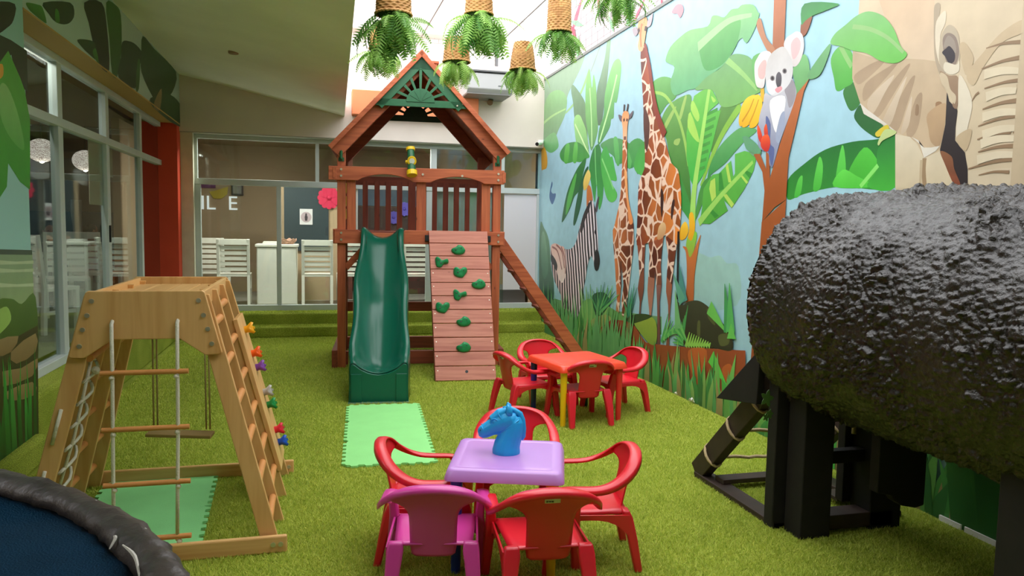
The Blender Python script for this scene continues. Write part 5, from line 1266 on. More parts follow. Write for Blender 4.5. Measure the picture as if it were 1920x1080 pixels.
ST = [(3.775, 3.74), (4.06, 4.10), (4.37, 4.48), (4.655, 4.865)]
def leg_pt(side, k, z):
    t = z / 1.26; x = -0.205 + (-0.525 + 0.205) * t
    if side < 0: x = -1.5 - x
    return Vector((x, ST[k][1] + (ST[k][0] - ST[k][1]) * t, z))
for side in (1, -1):
    for k in range(4):
        a, b = leg_pt(side, k, 0.0), leg_pt(side, k, 1.26)
        m = MB(); V = []
        for p in (a, b):
            for i, j in ((-1, -1), (1, -1), (1, 1), (-1, 1)): V.append(p + Vector((i * 0.041, j * 0.0125, 0)))
        m.add(V, [(3, 2, 1, 0), (4, 5, 6, 7), (0, 1, 5, 4), (1, 2, 6, 5), (2, 3, 7, 6), (3, 0, 4, 7)])
        m.build('stringer', PW['Z'], CF, bevel=0.004)
    bays = ((0, 1), (1, 2)) if side > 0 else ((1, 2), (2, 3))
    for (i, j) in bays:
        for r in range(6):
            z = 0.14 + r * 0.195 + (0.05 if i == 1 else 0)
            off = Vector((0.018 * side, 0, 0))
            MB().cyl(leg_pt(side, i, z) + off, leg_pt(side, j, z) + off, 0.019, 12).build('rung', M_rung, CF, auto=True)
# climbing board with coloured holds on the right
m = MB(); V = []
for z in (0.16, 1.06):
    for k, dy in ((2, -0.02), (3, 0.01)):
        p = leg_pt(1, k, z)
        V += [p + Vector((0.032, dy, 0)), p + Vector((0.056, dy, 0.006))]
m.add([V[0], V[2], V[6], V[4], V[1], V[3], V[7], V[5]], [(3, 2, 1, 0), (4, 5, 6, 7), (0, 1, 5, 4), (1, 2, 6, 5), (2, 3, 7, 6), (3, 0, 4, 7)])
cb = m.build('climbing_board', PW['Z'], CF, bevel=0.003)
sn = Vector((1.26, 0, 0.32)).normalized(); st_ = Vector((-0.32, 0, 1.26)).normalized()
for (u, v, c, nm) in ((455, 616, (246, 172, 20), 'yellow'), (466, 661, (244, 96, 20), 'orange'), (476, 686, (128, 66, 160), 'purple'), (487, 733, (176, 172, 166), 'grey'), (497, 757, (20, 140, 62), 'green'), (508, 803, (222, 30, 56), 'red'), (516, 826, (24, 84, 196), 'blue')):
    # distance along the board from its outer face
    z = 1.0
    best = None
    for i in range(200):
        z = 0.1 + i * 0.005
        yy = 4.60 - 0.13 * (1 - z / 1.26) + 0.12 * (1 - z)
        p = leg_pt(1, 2, z).lerp(leg_pt(1, 3, z), 0.55) + sn * 0.085
        w = p - Vector((0, 0, CAM_H)); vv = 540 - F_PX * w.dot(_U) / w.dot(_FW)
        if best is None or abs(vv - v) < best[0]: best = (abs(vv - v), p)
    p = best[1] - sn * 0.035
    h = MB(); rings = [(-0.03, 0.024), (0.0, 0.022), (0.022, 0.02), (0.04, 0.026), (0.052, 0.02)]
    n = 14; vs = []
    for dd, r in rings:
        for i in range(n):
            q = 2 * PI * i / n; rad = r * (1 + (0.55 if dd > 0.03 else 0.0) * max(0, math.cos(q * 3 + 0.6)))
            vs.append(p + sn * (dd + (0.012 * math.cos(q * 3 + 0.6) if dd > 0.03 else 0)) + st_ * (rad * math.sin(q)) + Vector((0, 1, 0)) * (rad * math.cos(q)))
    h.add(vs, [(i * n + j, i * n + (j + 1) % n, (i + 1) * n + (j + 1) % n, (i + 1) * n + j) for i in range(len(rings) - 1) for j in range(n)] + [tuple(range((len(rings) - 1) * n, len(rings) * n))])
    o = h.build('climbing_hold', mat('hold_' + nm, c, 0.35), CF, smooth=True); o['label'] = nm + ' plastic climbing hold'
# base beams
for y in (3.70, 4.90):
    o = MB().box((-1.37, y - 0.015, 0.0), (-0.135, y + 0.015, 0.085)).build('base_beam', PW['X'], CF, bevel=0.008)
    for x in (-0.20, -0.165): MB().cyl((x, y - 0.015, 0.045), (x, y - 0.02, 0.045), 0.012, 10).build('bolt', M_bolt, o)
for k in range(2):
    a, b = leg_pt(1, k * 3, 0.02), leg_pt(1, k * 3, 0.02)
# rope lacing on the left bay
for (i0, a, b) in ((0, 0.28, 0.46), (0, 0.58, 0.74)):
    p, q = leg_pt(-1, 0, a), leg_pt(-1, 0, b); MB().tube([p + Vector((-0.008, -0.02, 0)), q + Vector((-0.008, -0.02, 0))], 0.008, 8).build('lacing_rope', M_rope, CF, smooth=True)
nl = MB(); pts = []
for r in range(9):
    z = 0.96 - r * 0.105; p, q = leg_pt(-1, 0, z), leg_pt(-1, 1, z - 0.05)
    pts += [p + Vector((0.045, 0.015, 0)), q + Vector((0.01, -0.012, 0)), p.lerp(q, 0.5) + Vector((0.05, 0, -0.05))]
nl.tube(catmull(pts, 3, False), 0.0075, 7); nl.tube([leg_pt(-1, 0, 0.98) + Vector((0.05, 0.03, 0)), leg_pt(-1, 0, 0.6) + Vector((0.06, 0.05, 0)), leg_pt(-1, 0, 0.2) + Vector((0.05, 0.04, 0))], 0.0075, 7)
for p in (leg_pt(-1, 0, 0.90) + Vector((0.075, 0.06, 0)),): nl.ball(p, 0.02, 10, 7)
nl.build('climbing_net', M_rope, CF, smooth=True)
MB().cyl(leg_pt(-1, 0, 0.97) + Vector((0.05, -0.01, 0)), leg_pt(-1, 1, 0.99) + Vector((0.05, 0.0, 0)), 0.018, 12).build('rung', M_rung, CF, auto=True)
# rope ladder hanging in front
rl = MB().tube([(-0.893, 3.735, 1.145), (-0.893, 3.712, 1.13), (-0.895, 3.715, 0.9), (-0.899, 3.715, 0.64), (-0.903, 3.715, 0.38), (-0.905, 3.715, 0.11)], 0.0085, 8)
rl.tube([(-0.617, 3.735, 1.145), (-0.617, 3.712, 1.13), (-0.62, 3.715, 0.9), (-0.622, 3.715, 0.64), (-0.628, 3.715, 0.38), (-0.634, 3.715, 0.095)], 0.0085, 8)
for z in (0.905, 0.641, 0.38, 0.114):
    for x in (-0.898, -0.625): rl.ball((x, 3.715, z - 0.024), (0.013, 0.013, 0.012), 8, 6)
rlo = rl.build('rope_ladder', M_rope, CF, smooth=True)
for z in (0.905, 0.641, 0.38, 0.114): MB().cyl((-0.945, 3.715, z), (-0.572, 3.715, z), 0.0125, 12).build('ladder_rung', M_rung, rlo, auto=True)
# trapeze swing behind
sw = MB()
for x in (-0.865, -0.845): sw.tube([(x, 4.45, 1.22), (x - 0.005, 4.45, 0.45)], 0.005, 6)
for x in (-0.60, -0.58): sw.tube([(x, 4.45, 1.22), (x + 0.003, 4.45, 0.43)], 0.005, 6)
so = sw.build('swing_rope', M_jute, CF, smooth=True)
MB().beam((-0.90, 4.45, 0.425), (-0.56, 4.42, 0.405), 0.11, 0.018).build('swing_seat', mat('old_swing_board', (150, 124, 70), 0.7), CF, bevel=0.004)

# ============================================================ TRAMPOLINE
TR = thing('trampoline', 'round trampoline with dark blue mat and torn black padded rim', 'trampoline', (-1.45, 0.915, 0))
from mathutils import noise as mnoise
RC, RR, RZ = Vector((-1.45, 0.915, 0.975)), 1.275, 0.05
def rim_pt(u, v):
    a = 2 * PI * u; b = 2 * PI * v
    c = RC + Vector((math.cos(a) * RR, math.sin(a) * RR, 0))
    q = Vector((math.cos(a) * 7, math.sin(a) * 7, b * 0.9))
    r = 0.030 * (1 + 0.09 * mnoise.noise(q) + 0.06 * mnoise.noise(Vector((math.cos(a) * 30, math.sin(a) * 30, math.cos(b) * 1.5))) )
    w = abs(mnoise.noise(Vector((math.cos(a) * 14, math.sin(a) * 14, math.sin(b + a * 9)))))
    r += 0.006 * (1 - min(1, w * 6))
    return c + Vector((math.cos(a) * math.cos(b) * r * 1.25, math.sin(a) * math.cos(b) * r * 1.25, math.sin(b) * r))
M_rim = mat('black_taped_vinyl', (52, 44, 42), 0.42, 0.5, noise=0.35, nscale=9, bump=0.5, bscale=28)
M_jump = mat('navy_mat', (12, 52, 76), 0.95, 0.08, noise=0.15, nscale=5, bump=0.3, bscale=260)
rim = MB().grid(rim_pt, 420, 20, True).build('padded_rim', M_rim, TR, smooth=True)
M_torn = mat('torn_white_thread', (190, 186, 176), 0.8)
for (u, v, u1, v1) in ((213, 1005, 205, 1030), (230, 1022, 262, 1085), (176, 940, 172, 955), (268, 992, 262, 1012), (288, 1050, 280, 1075), (190, 952, 200, 974)):
    a = at_z(u, v, 1.0); b = at_z(u1, v1, 0.985); c = (a + b) / 2 + Vector((0.006, 0.004, 0.006)); MB().tube(catmull([a, c, b], 4, False), [0.0015, 0.002, 0.003, 0.0035, 0.0035, 0.003, 0.0025, 0.002, 0.001], 5).build('torn_thread', M_torn, rim)
mm = MB(); n = 96
mm.lathe([(0.001, 0.952), (0.4, 0.953), (0.8, 0.957), (1.1, 0.962), (1.262, 0.972)], n, (RC.x, RC.y, 0))
mm.build('jump_mat', M_jump, TR, smooth=True)
MB().grid(lambda u, v: RC + Vector((math.cos(2 * PI * u) * (1.27 + 0.01 * v), math.sin(2 * PI * u) * (1.27 + 0.01 * v), -0.04 - v * 0.35 + 0.02 * math.sin(u * 90) * v)), 180, 5, True).build('skirt', mat('dark_skirt', (30, 30, 34), 0.8), TR, smooth=True)
for k in range(6):
    a = 2 * PI * k / 6 + 0.3; p = Vector((RC.x + 1.22 * math.cos(a), RC.y + 1.22 * math.sin(a), 0)); MB().cyl(p, p + Vector((0, 0, 0.93)), 0.025, 10).build('leg', mat('grey_steel_leg', (90, 92, 94), 0.4, metal=0.8), TR, auto=True)
# ============================================================ GIANT LOG TUNNEL
M_bark = mat('black_tarred_bark', (34, 27, 23), 0.32, 0.6, noise=0.3, nscale=14, bump=0.5, bscale=90)
M_post = mat('black_stained_post', (30, 27, 26), 0.7, 0.3, noise=0.2, nscale=12)
M_plank = mat('dark_brown_board', (56, 42, 36), 0.6, 0.4, noise=0.2, nscale=12)
LG = thing('log_tunnel', 'huge black rough-barked log tunnel on dark posts', 'play tunnel', (2.8, 2.2, 0))
LX, LZ, LR, LY0, LY1 = 2.80, 1.215, 0.60, 0.5, 3.54
def bark_pt(u, v):
    a = 2 * PI * u; y = LY1 + (LY0 - LY1) * v
    c = Vector((math.cos(a), 0, math.sin(a)))
    q = Vector((c.x * LR, y, c.z * LR))
    n1 = mnoise.noise(q * 2.2) * 0.02
    w = mnoise.noise_vector(q * 9) * 0.35
    ca = math.atan2(c.z, c.x)
    P = Vector((ca * LR * 20, y * 14, 0)) + w
    d1, pp = mnoise.voronoi(P); hcell = mnoise.cell(pp[0] * 1.37 + Vector((3, 7, 1)))
    e = min(1.0, (d1[1] - d1[0]) * 2.4)
    P2 = Vector((ca * LR * 46, y * 36, 3.0)) + w * 2
    d2, p2 = mnoise.voronoi(P2); h2 = mnoise.cell(p2[0] * 1.71 + Vector((1, 2, 5))); e2 = min(1.0, (d2[1] - d2[0]) * 2.6)
    n3 = mnoise.noise(Vector((q.x * 70, q.y * 50, q.z * 70)))
    patch = max(0.38, min(1, 0.68 + 1.5 * mnoise.noise(q * 2.6 + Vector((4, 2, 9)))))
    r = LR - 0.018 + n1 + patch * (0.028 * e * (0.1 + 0.8 * abs(hcell)) + 0.020 * e2 * (0.1 + 0.9 * abs(h2))) + 0.003 * n3
    end = min(1.0, (LY1 - y) / 0.10)
    r -= 0.05 * (1 - end) ** 2
    return Vector((LX, y, LZ)) + Vector((c.x * r * 1.0, 0, c.z * r * 1.02))
MB().grid(bark_pt, 640, 520, True, flip=True).build('bark', M_bark, LG, smooth=True)
# hollow inside and both end rings
MB().grid(lambda u, v: Vector((LX + math.cos(2 * PI * u) * 0.5, LY1 + (LY0 - LY1) * v, LZ + math.sin(2 * PI * u) * 0.5)), 48, 2, True).build('tunnel_lining', M_post, LG, smooth=True)
for y in (LY1, LY0):
    MB().grid(lambda u, v: Vector((LX + math.cos(2 * PI * u) * (0.5 + 0.055 * v), y + (0.02 if y == LY1 else -0.02) * math.sin(v * PI), LZ + math.sin(2 * PI * u) * (0.5 + 0.055 * v))), 64, 5, True).build('end_ring', M_bark, LG, smooth=True)
# posts and frame below
for (x0, x1, y0, y1) in ((2.38, 2.50, 3.42, 3.50), (2.44, 2.62, 3.26, 3.40), (2.90, 3.10, 3.30, 3.46), (2.42, 2.62, 1.95, 2.12), (3.0, 3.2, 1.7, 1.9), (2.44, 2.62, 0.7, 0.86)):
    MB().box((x0, y0, 0), (x1, y1, 0.86)).build('post', M_post, LG, bevel=0.006)
MB().box((2.5, 3.36, 0.36), (3.0, 3.42, 0.43)).build('cross_bar', M_post, LG, bevel=0.004)
MB().box((2.5, 3.30, 0.02), (3.05, 3.42, 0.10)).build('cross_bar', M_plank, LG, bevel=0.004)
MB().box((2.85, 3.46, 0.1), (2.93, 3.52, 0.84)).build('post', M_post, LG, bevel=0.004)
# ragged bark flap hanging below
fl = [(2.69, 0.80), (2.98, 0.80), (2.98, 0.235), (2.93, 0.225), (2.84, 0.245), (2.80, 0.27), (2.78, 0.30), (2.69, 0.32)]
MB().prism(fl, (0, 3.08, 0), (1, 0, 0), (0, 0, 1), 0.06).build('bark_flap', M_post, LG, bevel=0.008)
fl = [(1.0, 0.85), (2.5, 0.85), (2.5, 0.63), (2.3, 0.60), (2.1, 0.64), (1.9, 0.58), (1.6, 0.62), (1.3, 0.56), (1.0, 0.6)]
MB().prism(fl, (2.66, 0, 0), (0, 1, 0), (0, 0, 1), 0.09).build('bark_flap', M_bark, LG, bevel=0.01)
# ramp ladder at the far end
for x in (2.44, 3.16):
    MB().beam((x, 3.50, 0.82), (x - 0.01, 4.30, 0.03), 0.07, 0.13).build('ladder_stringer', M_plank, LG, bevel=0.005)
    MB().box((x - 0.05, 3.42, 0.0), (x + 0.06, 4.30, 0.035)).build('ground_board', M_plank, LG, bevel=0.004)
MB().box((2.44, 4.02, 0.036), (3.2, 4.12, 0.066)).build('ground_board', M_plank, LG, bevel=0.004)
MB().box((2.95, 3.62, 0.036), (3.30, 3.76, 0.06)).build('ground_board', M_plank, LG, bevel=0.004)
M_sisal = mat('sisal_rope', (186, 164, 126), 0.9, 0.2, bump=0.5, bscale=90)
for t in (0.22, 0.50, 0.80):
    a = Vector((2.44, 3.50, 0.82)).lerp(Vector((2.43, 4.30, 0.03)), t); b = Vector((3.16, 3.50, 0.82)).lerp(Vector((3.15, 4.30, 0.03)), t)
    r = MB(); pts = [a.lerp(b, i / 14) + Vector((0, 0, -0.03 * math.sin(PI * i / 14) + 0.004 * math.sin(i * 2.3))) for i in range(15)]
    r.tube(pts, 0.011, 8)
    for p in (a, b):
        tdir = Vector((0, 0.8, -0.79)).normalized(); nn = Vector((0, 0.79, 0.8)).normalized()
        r.tube([p + Vector((1, 0, 0)) * (0.043 * math.cos(q)) * 1.15 + nn * (0.078 * math.sin(q)) for q in [2 * PI * i / 14 for i in range(15)]], 0.009, 7, cap=False)
    r.build('rope_rung', M_sisal, LG, smooth=True)
pts = [Vector((2.93, 3.42, 0.8)), Vector((2.90, 3.44, 0.66)), Vector((2.88, 3.43, 0.58)), Vector((2.87, 3.42, 0.50))]
MB().tube(catmull(pts, 4, False), 0.012, 8).build('rope_end', M_sisal, LG, smooth=True)
MB().tube(catmull([Vector((2.72, 3.40, 0.34)), Vector((2.74, 3.44, 0.22)), Vector((2.70, 3.46, 0.1)), Vector((2.64, 3.45, 0.08))], 4, False), 0.006, 6).build('rope_end', mat('old_thin_rope', (96, 88, 70), 0.9), LG, smooth=True)
# triangular side wing at the mouth of the tunnel
MB().prism([(3.52, 0.98), (3.96, 0.60), (3.54, 0.66)], (2.33, 0, 0), (0, 1, 0), (0, 0, 1), 0.04).build('mouth_wing', M_post, LG, bevel=0.004)
# artificial ivy leaves stuck to the underside
M_ivy = mat('ivy_leaf', (70, 104, 40), 0.5)
for (u, v, r) in ((1438, 747, 0.035), (1443, 776, 0.02), (1436, 782, 0.018), (1512, 775, 0.025), (1517, 783, 0.02)):
    y = 3.30 if u > 1500 else 3.38
    c = at_y(u, v, y); lf = [(r * (1 + 0.35 * math.cos(5 * q)) * math.cos(q), r * (1 + 0.35 * math.cos(5 * q)) * math.sin(q)) for q in [2 * PI * i / 20 for i in range(20)]]
    MB().prism(lf, c, (1, 0.2, 0), (0, 0.1, 1), 0.002).build('ivy_leaf', M_ivy, LG)

# ============================================================ HANGING FERN BASKETS
def wicker():
    m = bpy.data.materials.new('wicker'); m.use_nodes = True
    nt = m.node_tree; N = nt.nodes; Lk = nt.links; b = N['Principled BSDF']; b.inputs['Roughness'].default_value = 0.6
    tc = N.new('ShaderNodeTexCoord'); n = N.new('ShaderNodeTexNoise'); n.inputs['Scale'].default_value = 18; n.inputs['Detail'].default_value = 4
    Lk.new(tc.outputs['Object'], n.inputs['Vector'])
    r = N.new('ShaderNodeValToRGB'); r.color_ramp.elements[0].color = (*lin((164, 114, 62)), 1); r.color_ramp.elements[0].position = 0.3
    r.color_ramp.elements[1].color = (*lin((206, 156, 94)), 1); r.color_ramp.elements[1].position = 0.65
    Lk.new(n.outputs['Fac'], r.inputs[0]); Lk.new(r.outputs[0], b.inputs['Base Color'])
    return m
M_wick = wicker()
def frond_mat(name, a, b_):
    m = bpy.data.materials.new(name); m.use_nodes = True
    nt = m.node_tree; N = nt.nodes; Lk = nt.links; b = N['Principled BSDF']; b.inputs['Roughness'].default_value = 0.5
    oi = N.new('ShaderNodeObjectInfo'); r = N.new('ShaderNodeValToRGB')
    r.color_ramp.elements[0].color = (*lin(a), 1); r.color_ramp.elements[1].color = (*lin(b_), 1)
    Lk.new(oi.outputs['Random'], r.inputs[0]); Lk.new(r.outputs[0], b.inputs['Base Color'])
    tl = N.new('ShaderNodeBsdfTranslucent'); Lk.new(r.outputs[0], tl.inputs['Color'])
    mx = N.new('ShaderNodeMixShader'); mx.inputs[0].default_value = 0.45
    Lk.new(b.outputs[0], mx.inputs[1]); Lk.new(tl.outputs[0], mx.inputs[2]); Lk.new(mx.outputs[0], N['Material Output'].inputs['Surface'])
    return m
M_fr = frond_mat('fern_leaf', (70, 136, 54), (164, 208, 104)); M_fr2 = frond_mat('fern_leaf_light', (112, 164, 62), (186, 220, 116))
def frond_mesh(L, W, droop, m, seed):
    """one fern frond growing along +x and drooping to -z, with toothed leaflets"""
    rg = random.Random(seed); mb = MB(); n = 15
    P = []
    for i in range(n + 1):
        t = i / n; P.append(Vector((L * (math.sin(t * droop) / droop if droop > 0.01 else t), 0, L * (-(1 - math.cos(t * droop)) / droop + 0.12 * t * (1 - t)))))
    vs = []; fs = []
    for i in range(1, n + 1):
        t = i / n; w = W * (math.sin(PI * min(1, t * 0.86 + 0.14)) ** 0.6) * rg.uniform(0.85, 1.1)
        d = (P[i] - P[i - 1]).normalized(); step = L / n
        for s in (-1, 1):
            o = len(vs); tip = P[i] + Vector((0, s * w, -0.3 * w)) + d * (w * 0.35)
            a = P[i] - d * (step * 0.40); b = P[i] + d * (step * 0.36)
            m1 = a.lerp(tip, 0.6) - d * (step * 0.12); m2 = b.lerp(tip, 0.6) + d * (step * 0.16) + Vector((0, 0, 0.004))
            vs += [a, b, m2, tip, m1]
            fs += [(o, o + 1, o + 2, o + 4), (o + 4, o + 2, o + 3)] if s > 0 else [(o + 4, o + 2, o + 1, o), (o + 3, o + 2, o + 4)]
    mb.tube([P[i] + Vector((0, 0, 0.001)) for i in range(0, n + 1, 4)], 0.0016, 4)
    mb.add(vs, fs)
    return mb.mesh('frond', m)
FR = [frond_mesh(0.25, 0.042, dr, mm_, i) for i, (dr, mm_) in enumerate(((1.1, M_fr), (1.7, M_fr), (2.2, M_fr), (0.6, M_fr), (1.9, M_fr)))]
FR2 = [frond_mesh(0.23, 0.042, dr, M_fr2, 9 + i) for i, dr in enumerate((1.3, 1.9, 2.3, 0.8, 1.6))]
def basket_mesh(h, r0, r1):
    """inverted basket: closed top (r1), open rim below (r0); woven in and out round the stakes"""
    m = MB(); n = 84; rows = 16
    def pt(u, v):
        a = 2 * PI * u; r = r0 + (r1 - r0) * v ** 1.6
        ri = int(v * (rows - 1)); wv = 0.0042 * math.sin(a * 14 + PI * ri)
        z = h * v
        rr = r + wv + 0.0030 * math.sin(v * rows * PI * 2)
        return Vector((rr * math.cos(a), rr * math.sin(a), z))
    m.grid(pt, n, rows * 4, True)
    top = [(r1 * 0.98 * math.cos(2 * PI * i / 40), r1 * 0.98 * math.sin(2 * PI * i / 40), h) for i in range(40)]
    m.add(top, [tuple(range(40))])
    tw_ = [Vector(((r0 + 0.004 + 0.002 * math.sin(i * 1.3)) * math.cos(2 * PI * i / 90), (r0 + 0.004 + 0.002 * math.sin(i * 1.3)) * math.sin(2 * PI * i / 90), 0.006 * math.sin(i * 1.9) * 0.5)) for i in range(91)]
    m.tube(tw_, 0.008, 6, cap=False)
    return m.mesh('basket', M_wick, True)
M_wire = mat('thin_steel_wire', (120, 120, 118), 0.4, metal=0.6)
rgf = random.Random(11)
def fern_basket(u, v, Y, h, r0, r1, nf, light, label, spread=1.0):
    """(u, v): middle of the basket's lower rim"""
    c = at_y(u, v, Y)
    t = thing('hanging_fern_basket', label, 'hanging plant', c, rgf.uniform(0, 6), 'hanging fern baskets', world=False)
    o = bpy.data.objects.new('basket', basket_mesh(h, r0, r1)); COL.objects.link(o); o.parent = t
    MB().tube([(0, 0, h), (0, 0, 4.75 - c.z)], 0.0025, 5).build('hanging_wire', M_wire, t)
    MB().lathe([(r0 * 0.2, -0.055), (r0 * 0.7, -0.03), (r0 * 0.93, 0.01), (r0 * 0.9, 0.03)], 20).build('plant_ball', mat('fern_root_ball', (50, 70, 30), 0.9), t, smooth=True)
    for k in range(nf):
        me = rgf.choice(FR2 if light else FR)
        f = bpy.data.objects.new('frond', me); COL.objects.link(f); f.parent = t
        a = 2 * PI * k / nf * 3.0 + rgf.uniform(-0.4, 0.4); rad = r0 * rgf.uniform(0.15, 0.95)
        f.location = (rad * math.cos(a), rad * math.sin(a), rgf.uniform(-0.05, 0.005))
        sc = rgf.uniform(0.7, 1.15) * spread
        f.scale = (sc, sc, sc)
        f.rotation_euler = (rgf.uniform(-0.5, 0.5), rgf.uniform(0.15, 1.15) if rad < r0 * 0.75 else rgf.uniform(-0.25, 0.8), a)
    return t
fern_basket(738, 27, 5.0, 0.26, 0.112, 0.10, 62, False, 'wicker basket with long dark ferns, largest one, nearest the ceiling edge', 1.15)
fern_basket(716, 92, 7.3, 0.22, 0.115, 0.09, 60, True, 'wicker basket with pale ferns, low and left above the tower roof', 1.15)
fern_basket(898, 27, 6.3, 0.24, 0.115, 0.095, 74, False, 'wicker basket with wide spreading ferns, top middle of the row', 1.45)
fern_basket(856, 116, 7.2, 0.22, 0.125, 0.10, 60, True, 'round wicker basket with pale ferns just right of the tower roof peak', 1.05)
fern_basket(980, 131, 7.2, 0.26, 0.122, 0.085, 60, True, 'bell-shaped wicker basket with ferns in front of the grey wall unit', 1.05)
fern_basket(1048, 60, 6.6, 0.34, 0.108, 0.098, 62, False, 'tall straight wicker basket with dark ferns beside the mural top', 1.1)
fern_basket(1158, -18, 5.6, 0.24, 0.11, 0.09, 54, False, 'fern hanging over the mural edge above the tall giraffe, basket out of view', 1.1)

# ============================================================ THINGS ON AND ABOVE THE BACK WALL
gu = thing('wall_unit', 'grey metal box unit fixed high on the white back wall', 'wall unit', (2.44, 11.0, 3.47))
c0 = at_y(864, 186, 10.6); c1 = at_y(950, 137, 11.1)
x0, x1 = at_y(868, 160, 10.9).x, at_y(951, 160, 10.9).x
MB().prism([(10.55, 3.56), (10.62, 3.50), (11.2, 3.50), (11.2, 3.80), (10.62, 3.80), (10.55, 3.77)], (x0, 0, 0), (0, 1, 0), (0, 0, 1), x1 - x0).build('housing', mat('grey_metal_housing', (176, 178, 178), 0.5, 0.4), gu, bevel=0.01)
MB().box((x0 + 0.01, 10.60, 3.492), (x1 - 0.01, 11.15, 3.502)).build('bottom_plate', mat('mid_grey_metal', (130, 131, 130), 0.5), gu)
MB().box((x0 - 0.01, 10.53, 3.795), (x1 + 0.01, 11.2, 3.815)).build('top_lip', mat('dark_grey_metal', (96, 98, 100), 0.5), gu)
MB().box((x1 - 0.22, 10.545, 3.60), (x1 - 0.16, 10.552, 3.615)).build('badge', mat('dark_grey_metal', (96, 98, 100), 0.5), gu)
sp = thing('wall_spot', 'small dark metal spotlight on the back wall below the grey unit', 'spotlight', (at_y(921, 190, 11.0).x, 11.1, 3.40))
q = at_y(920, 188, 11.05)
MB().cyl((q.x, 11.2, q.z), (q.x, 11.05, q.z - 0.01), 0.012, 8).build('arm', mat('brown_metal', (110, 90, 66), 0.5), sp)
MB().cyl((q.x + 0.02, 11.06, q.z + 0.02), (q.x - 0.03, 10.97, q.z - 0.05), 0.03, 12, 0.045).build('shade', mat('brown_metal', (110, 90, 66), 0.5), sp)
cc = at_y(1010, 270, 11.1)
sc_ = thing('security_camera', 'white bullet security camera in the corner above the white blind', 'camera', (cc.x, 11.15, cc.z - 0.03))
MB().cyl((cc.x + 0.05, 11.16, cc.z + 0.015), (cc.x - 0.06, 10.98, cc.z - 0.015), 0.032, 14).build('body', mat('white_plastic', (236, 236, 232), 0.4), sc_, auto=True)
MB().cyl((cc.x - 0.06, 10.98, cc.z - 0.015), (cc.x - 0.066, 10.97, cc.z - 0.018), 0.027, 14).build('lens', mat('black_plastic', (25, 25, 25), 0.4), sc_)
MB().box((cc.x + 0.01, 11.14, cc.z + 0.02), (cc.x + 0.09, 11.2, cc.z + 0.07)).build('bracket', mat('white_plastic', (236, 236, 232), 0.4), sc_, bevel=0.006)
# cables overhead carrying the baskets
for k, (a, b) in enumerate((((0.2, 7.25, 4.75), (3.43, 7.25, 4.75)), ((0.2, 5.0, 4.75), (3.43, 5.3, 4.75)), ((0.2, 6.3, 4.75), (3.43, 6.5, 4.75)))):
    tag(recenter(MB().tube([a, ((a[0] + b[0]) / 2, (a[1] + b[1]) / 2, 4.72), b], 0.006, 6).build('overhead_cable', M_wire)), ('steel cable stretched overhead above the far baskets', 'steel cable stretched overhead above the nearest basket', 'steel cable stretched overhead above the middle basket')[k], 'cable', 'overhead cables')
for k, (u0, v0, y0, u1, v1, y1) in enumerate(((826, 8, 7.5, 772, 100, 10.9), (1014, 8, 7.0, 905, 110, 10.9))):
    a, b = at_y(u0, v0, y0), at_y(u1, v1, y1); d_ = (a - b); a2 = b + d_ * 1.4
    tag(recenter(MB().tube([b, a2], 0.008, 6).build('overhead_cable', M_wire)), ('slanting grey cable above the tower roof peak', 'slanting grey cable behind the spreading fern')[k], 'cable', 'slanting overhead cables')
# pale house beyond the back wall and the pink painted wall beyond the mural
hb = thing('neighbour_house', 'pale brick house rising behind the back wall, washed out by the sky', 'building', (2.0, 15.5, 0))
def brick_mat():
    m = bpy.data.materials.new('white_brick'); m.use_nodes = True; N = m.node_tree.nodes; Lk = m.node_tree.links
    tc = N.new('ShaderNodeTexCoord'); mp = N.new('ShaderNodeMapping'); mp.inputs['Rotation'].default_value = (math.radians(90), 0, 0); bt = N.new('ShaderNodeTexBrick')
    bt.inputs['Color1'].default_value = (0.85, 0.82, 0.8, 1); bt.inputs['Color2'].default_value = (0.8, 0.76, 0.74, 1); bt.inputs['Mortar'].default_value = (0.55, 0.5, 0.48, 1); bt.inputs['Scale'].default_value = 3
    Lk.new(tc.outputs['Object'], mp.inputs[0]); Lk.new(mp.outputs[0], bt.inputs['Vector']); Lk.new(bt.outputs['Color'], N['Principled BSDF'].inputs['Base Color'])
    return m
MB().box((-1.5, 15.2, 0), (4.6, 18.5, 5.35)).build('wall', brick_mat(), hb)
MB().prism([(-1.8, 5.35), (4.9, 5.35), (3.6, 6.1), (-0.5, 6.1)], (0, 18.8, 0), (1, 0, 0), (0, 0, 1), 3.9).build('roof', mat('pale_roof', (232, 222, 214), 0.8), hb)  # roof colour tuned near white
MB().box((at_y(930, 115, 15.1).x, 15.1, 4.3), (at_y(934, 115, 15.1).x, 15.19, 5.2)).build('vent_pipe', mat('dark_grey_metal', (96, 98, 100), 0.5), hb)
pk = thing('painted_wall', 'wall painted with pink and green jungle plants, seen above the mural behind netting', 'wall painting', (4.6, 8.0, 0))
MB().box((4.6, 5.0, 3.0), (4.7, 14.0, 6.4)).build('wall', mat('pinkish_grey_paint', (196, 178, 182), 0.7, noise=0.06, nscale=2), pk)
rp = random.Random(4)
for k in range(46):
    y = rp.uniform(6.2, 13.5); z = rp.uniform(4.0, 5.8); L = rp.uniform(0.4, 1.0); a = rp.uniform(0.3, 2.8)
    d_ = Vector((0, math.cos(a), math.sin(a))) * L / 2; c = rp.choice([(206, 92, 112), (214, 128, 140), (130, 184, 140), (184, 70, 90), (160, 204, 168)])
    p_ = Vector((4.598 - 0.0004 * k, y, z)); w = Vector((0, -math.sin(a), math.cos(a))) * rp.uniform(0.03, 0.09)
    MB().add([p_ - d_, p_ - d_ * 0.2 + w, p_ + d_, p_ - d_ * 0.2 - w], [(0, 1, 2, 3)]).build('painted_leaf', mat('painted_leaf_%d_%d' % (c[0], c[1]), c, 0.7), pk)
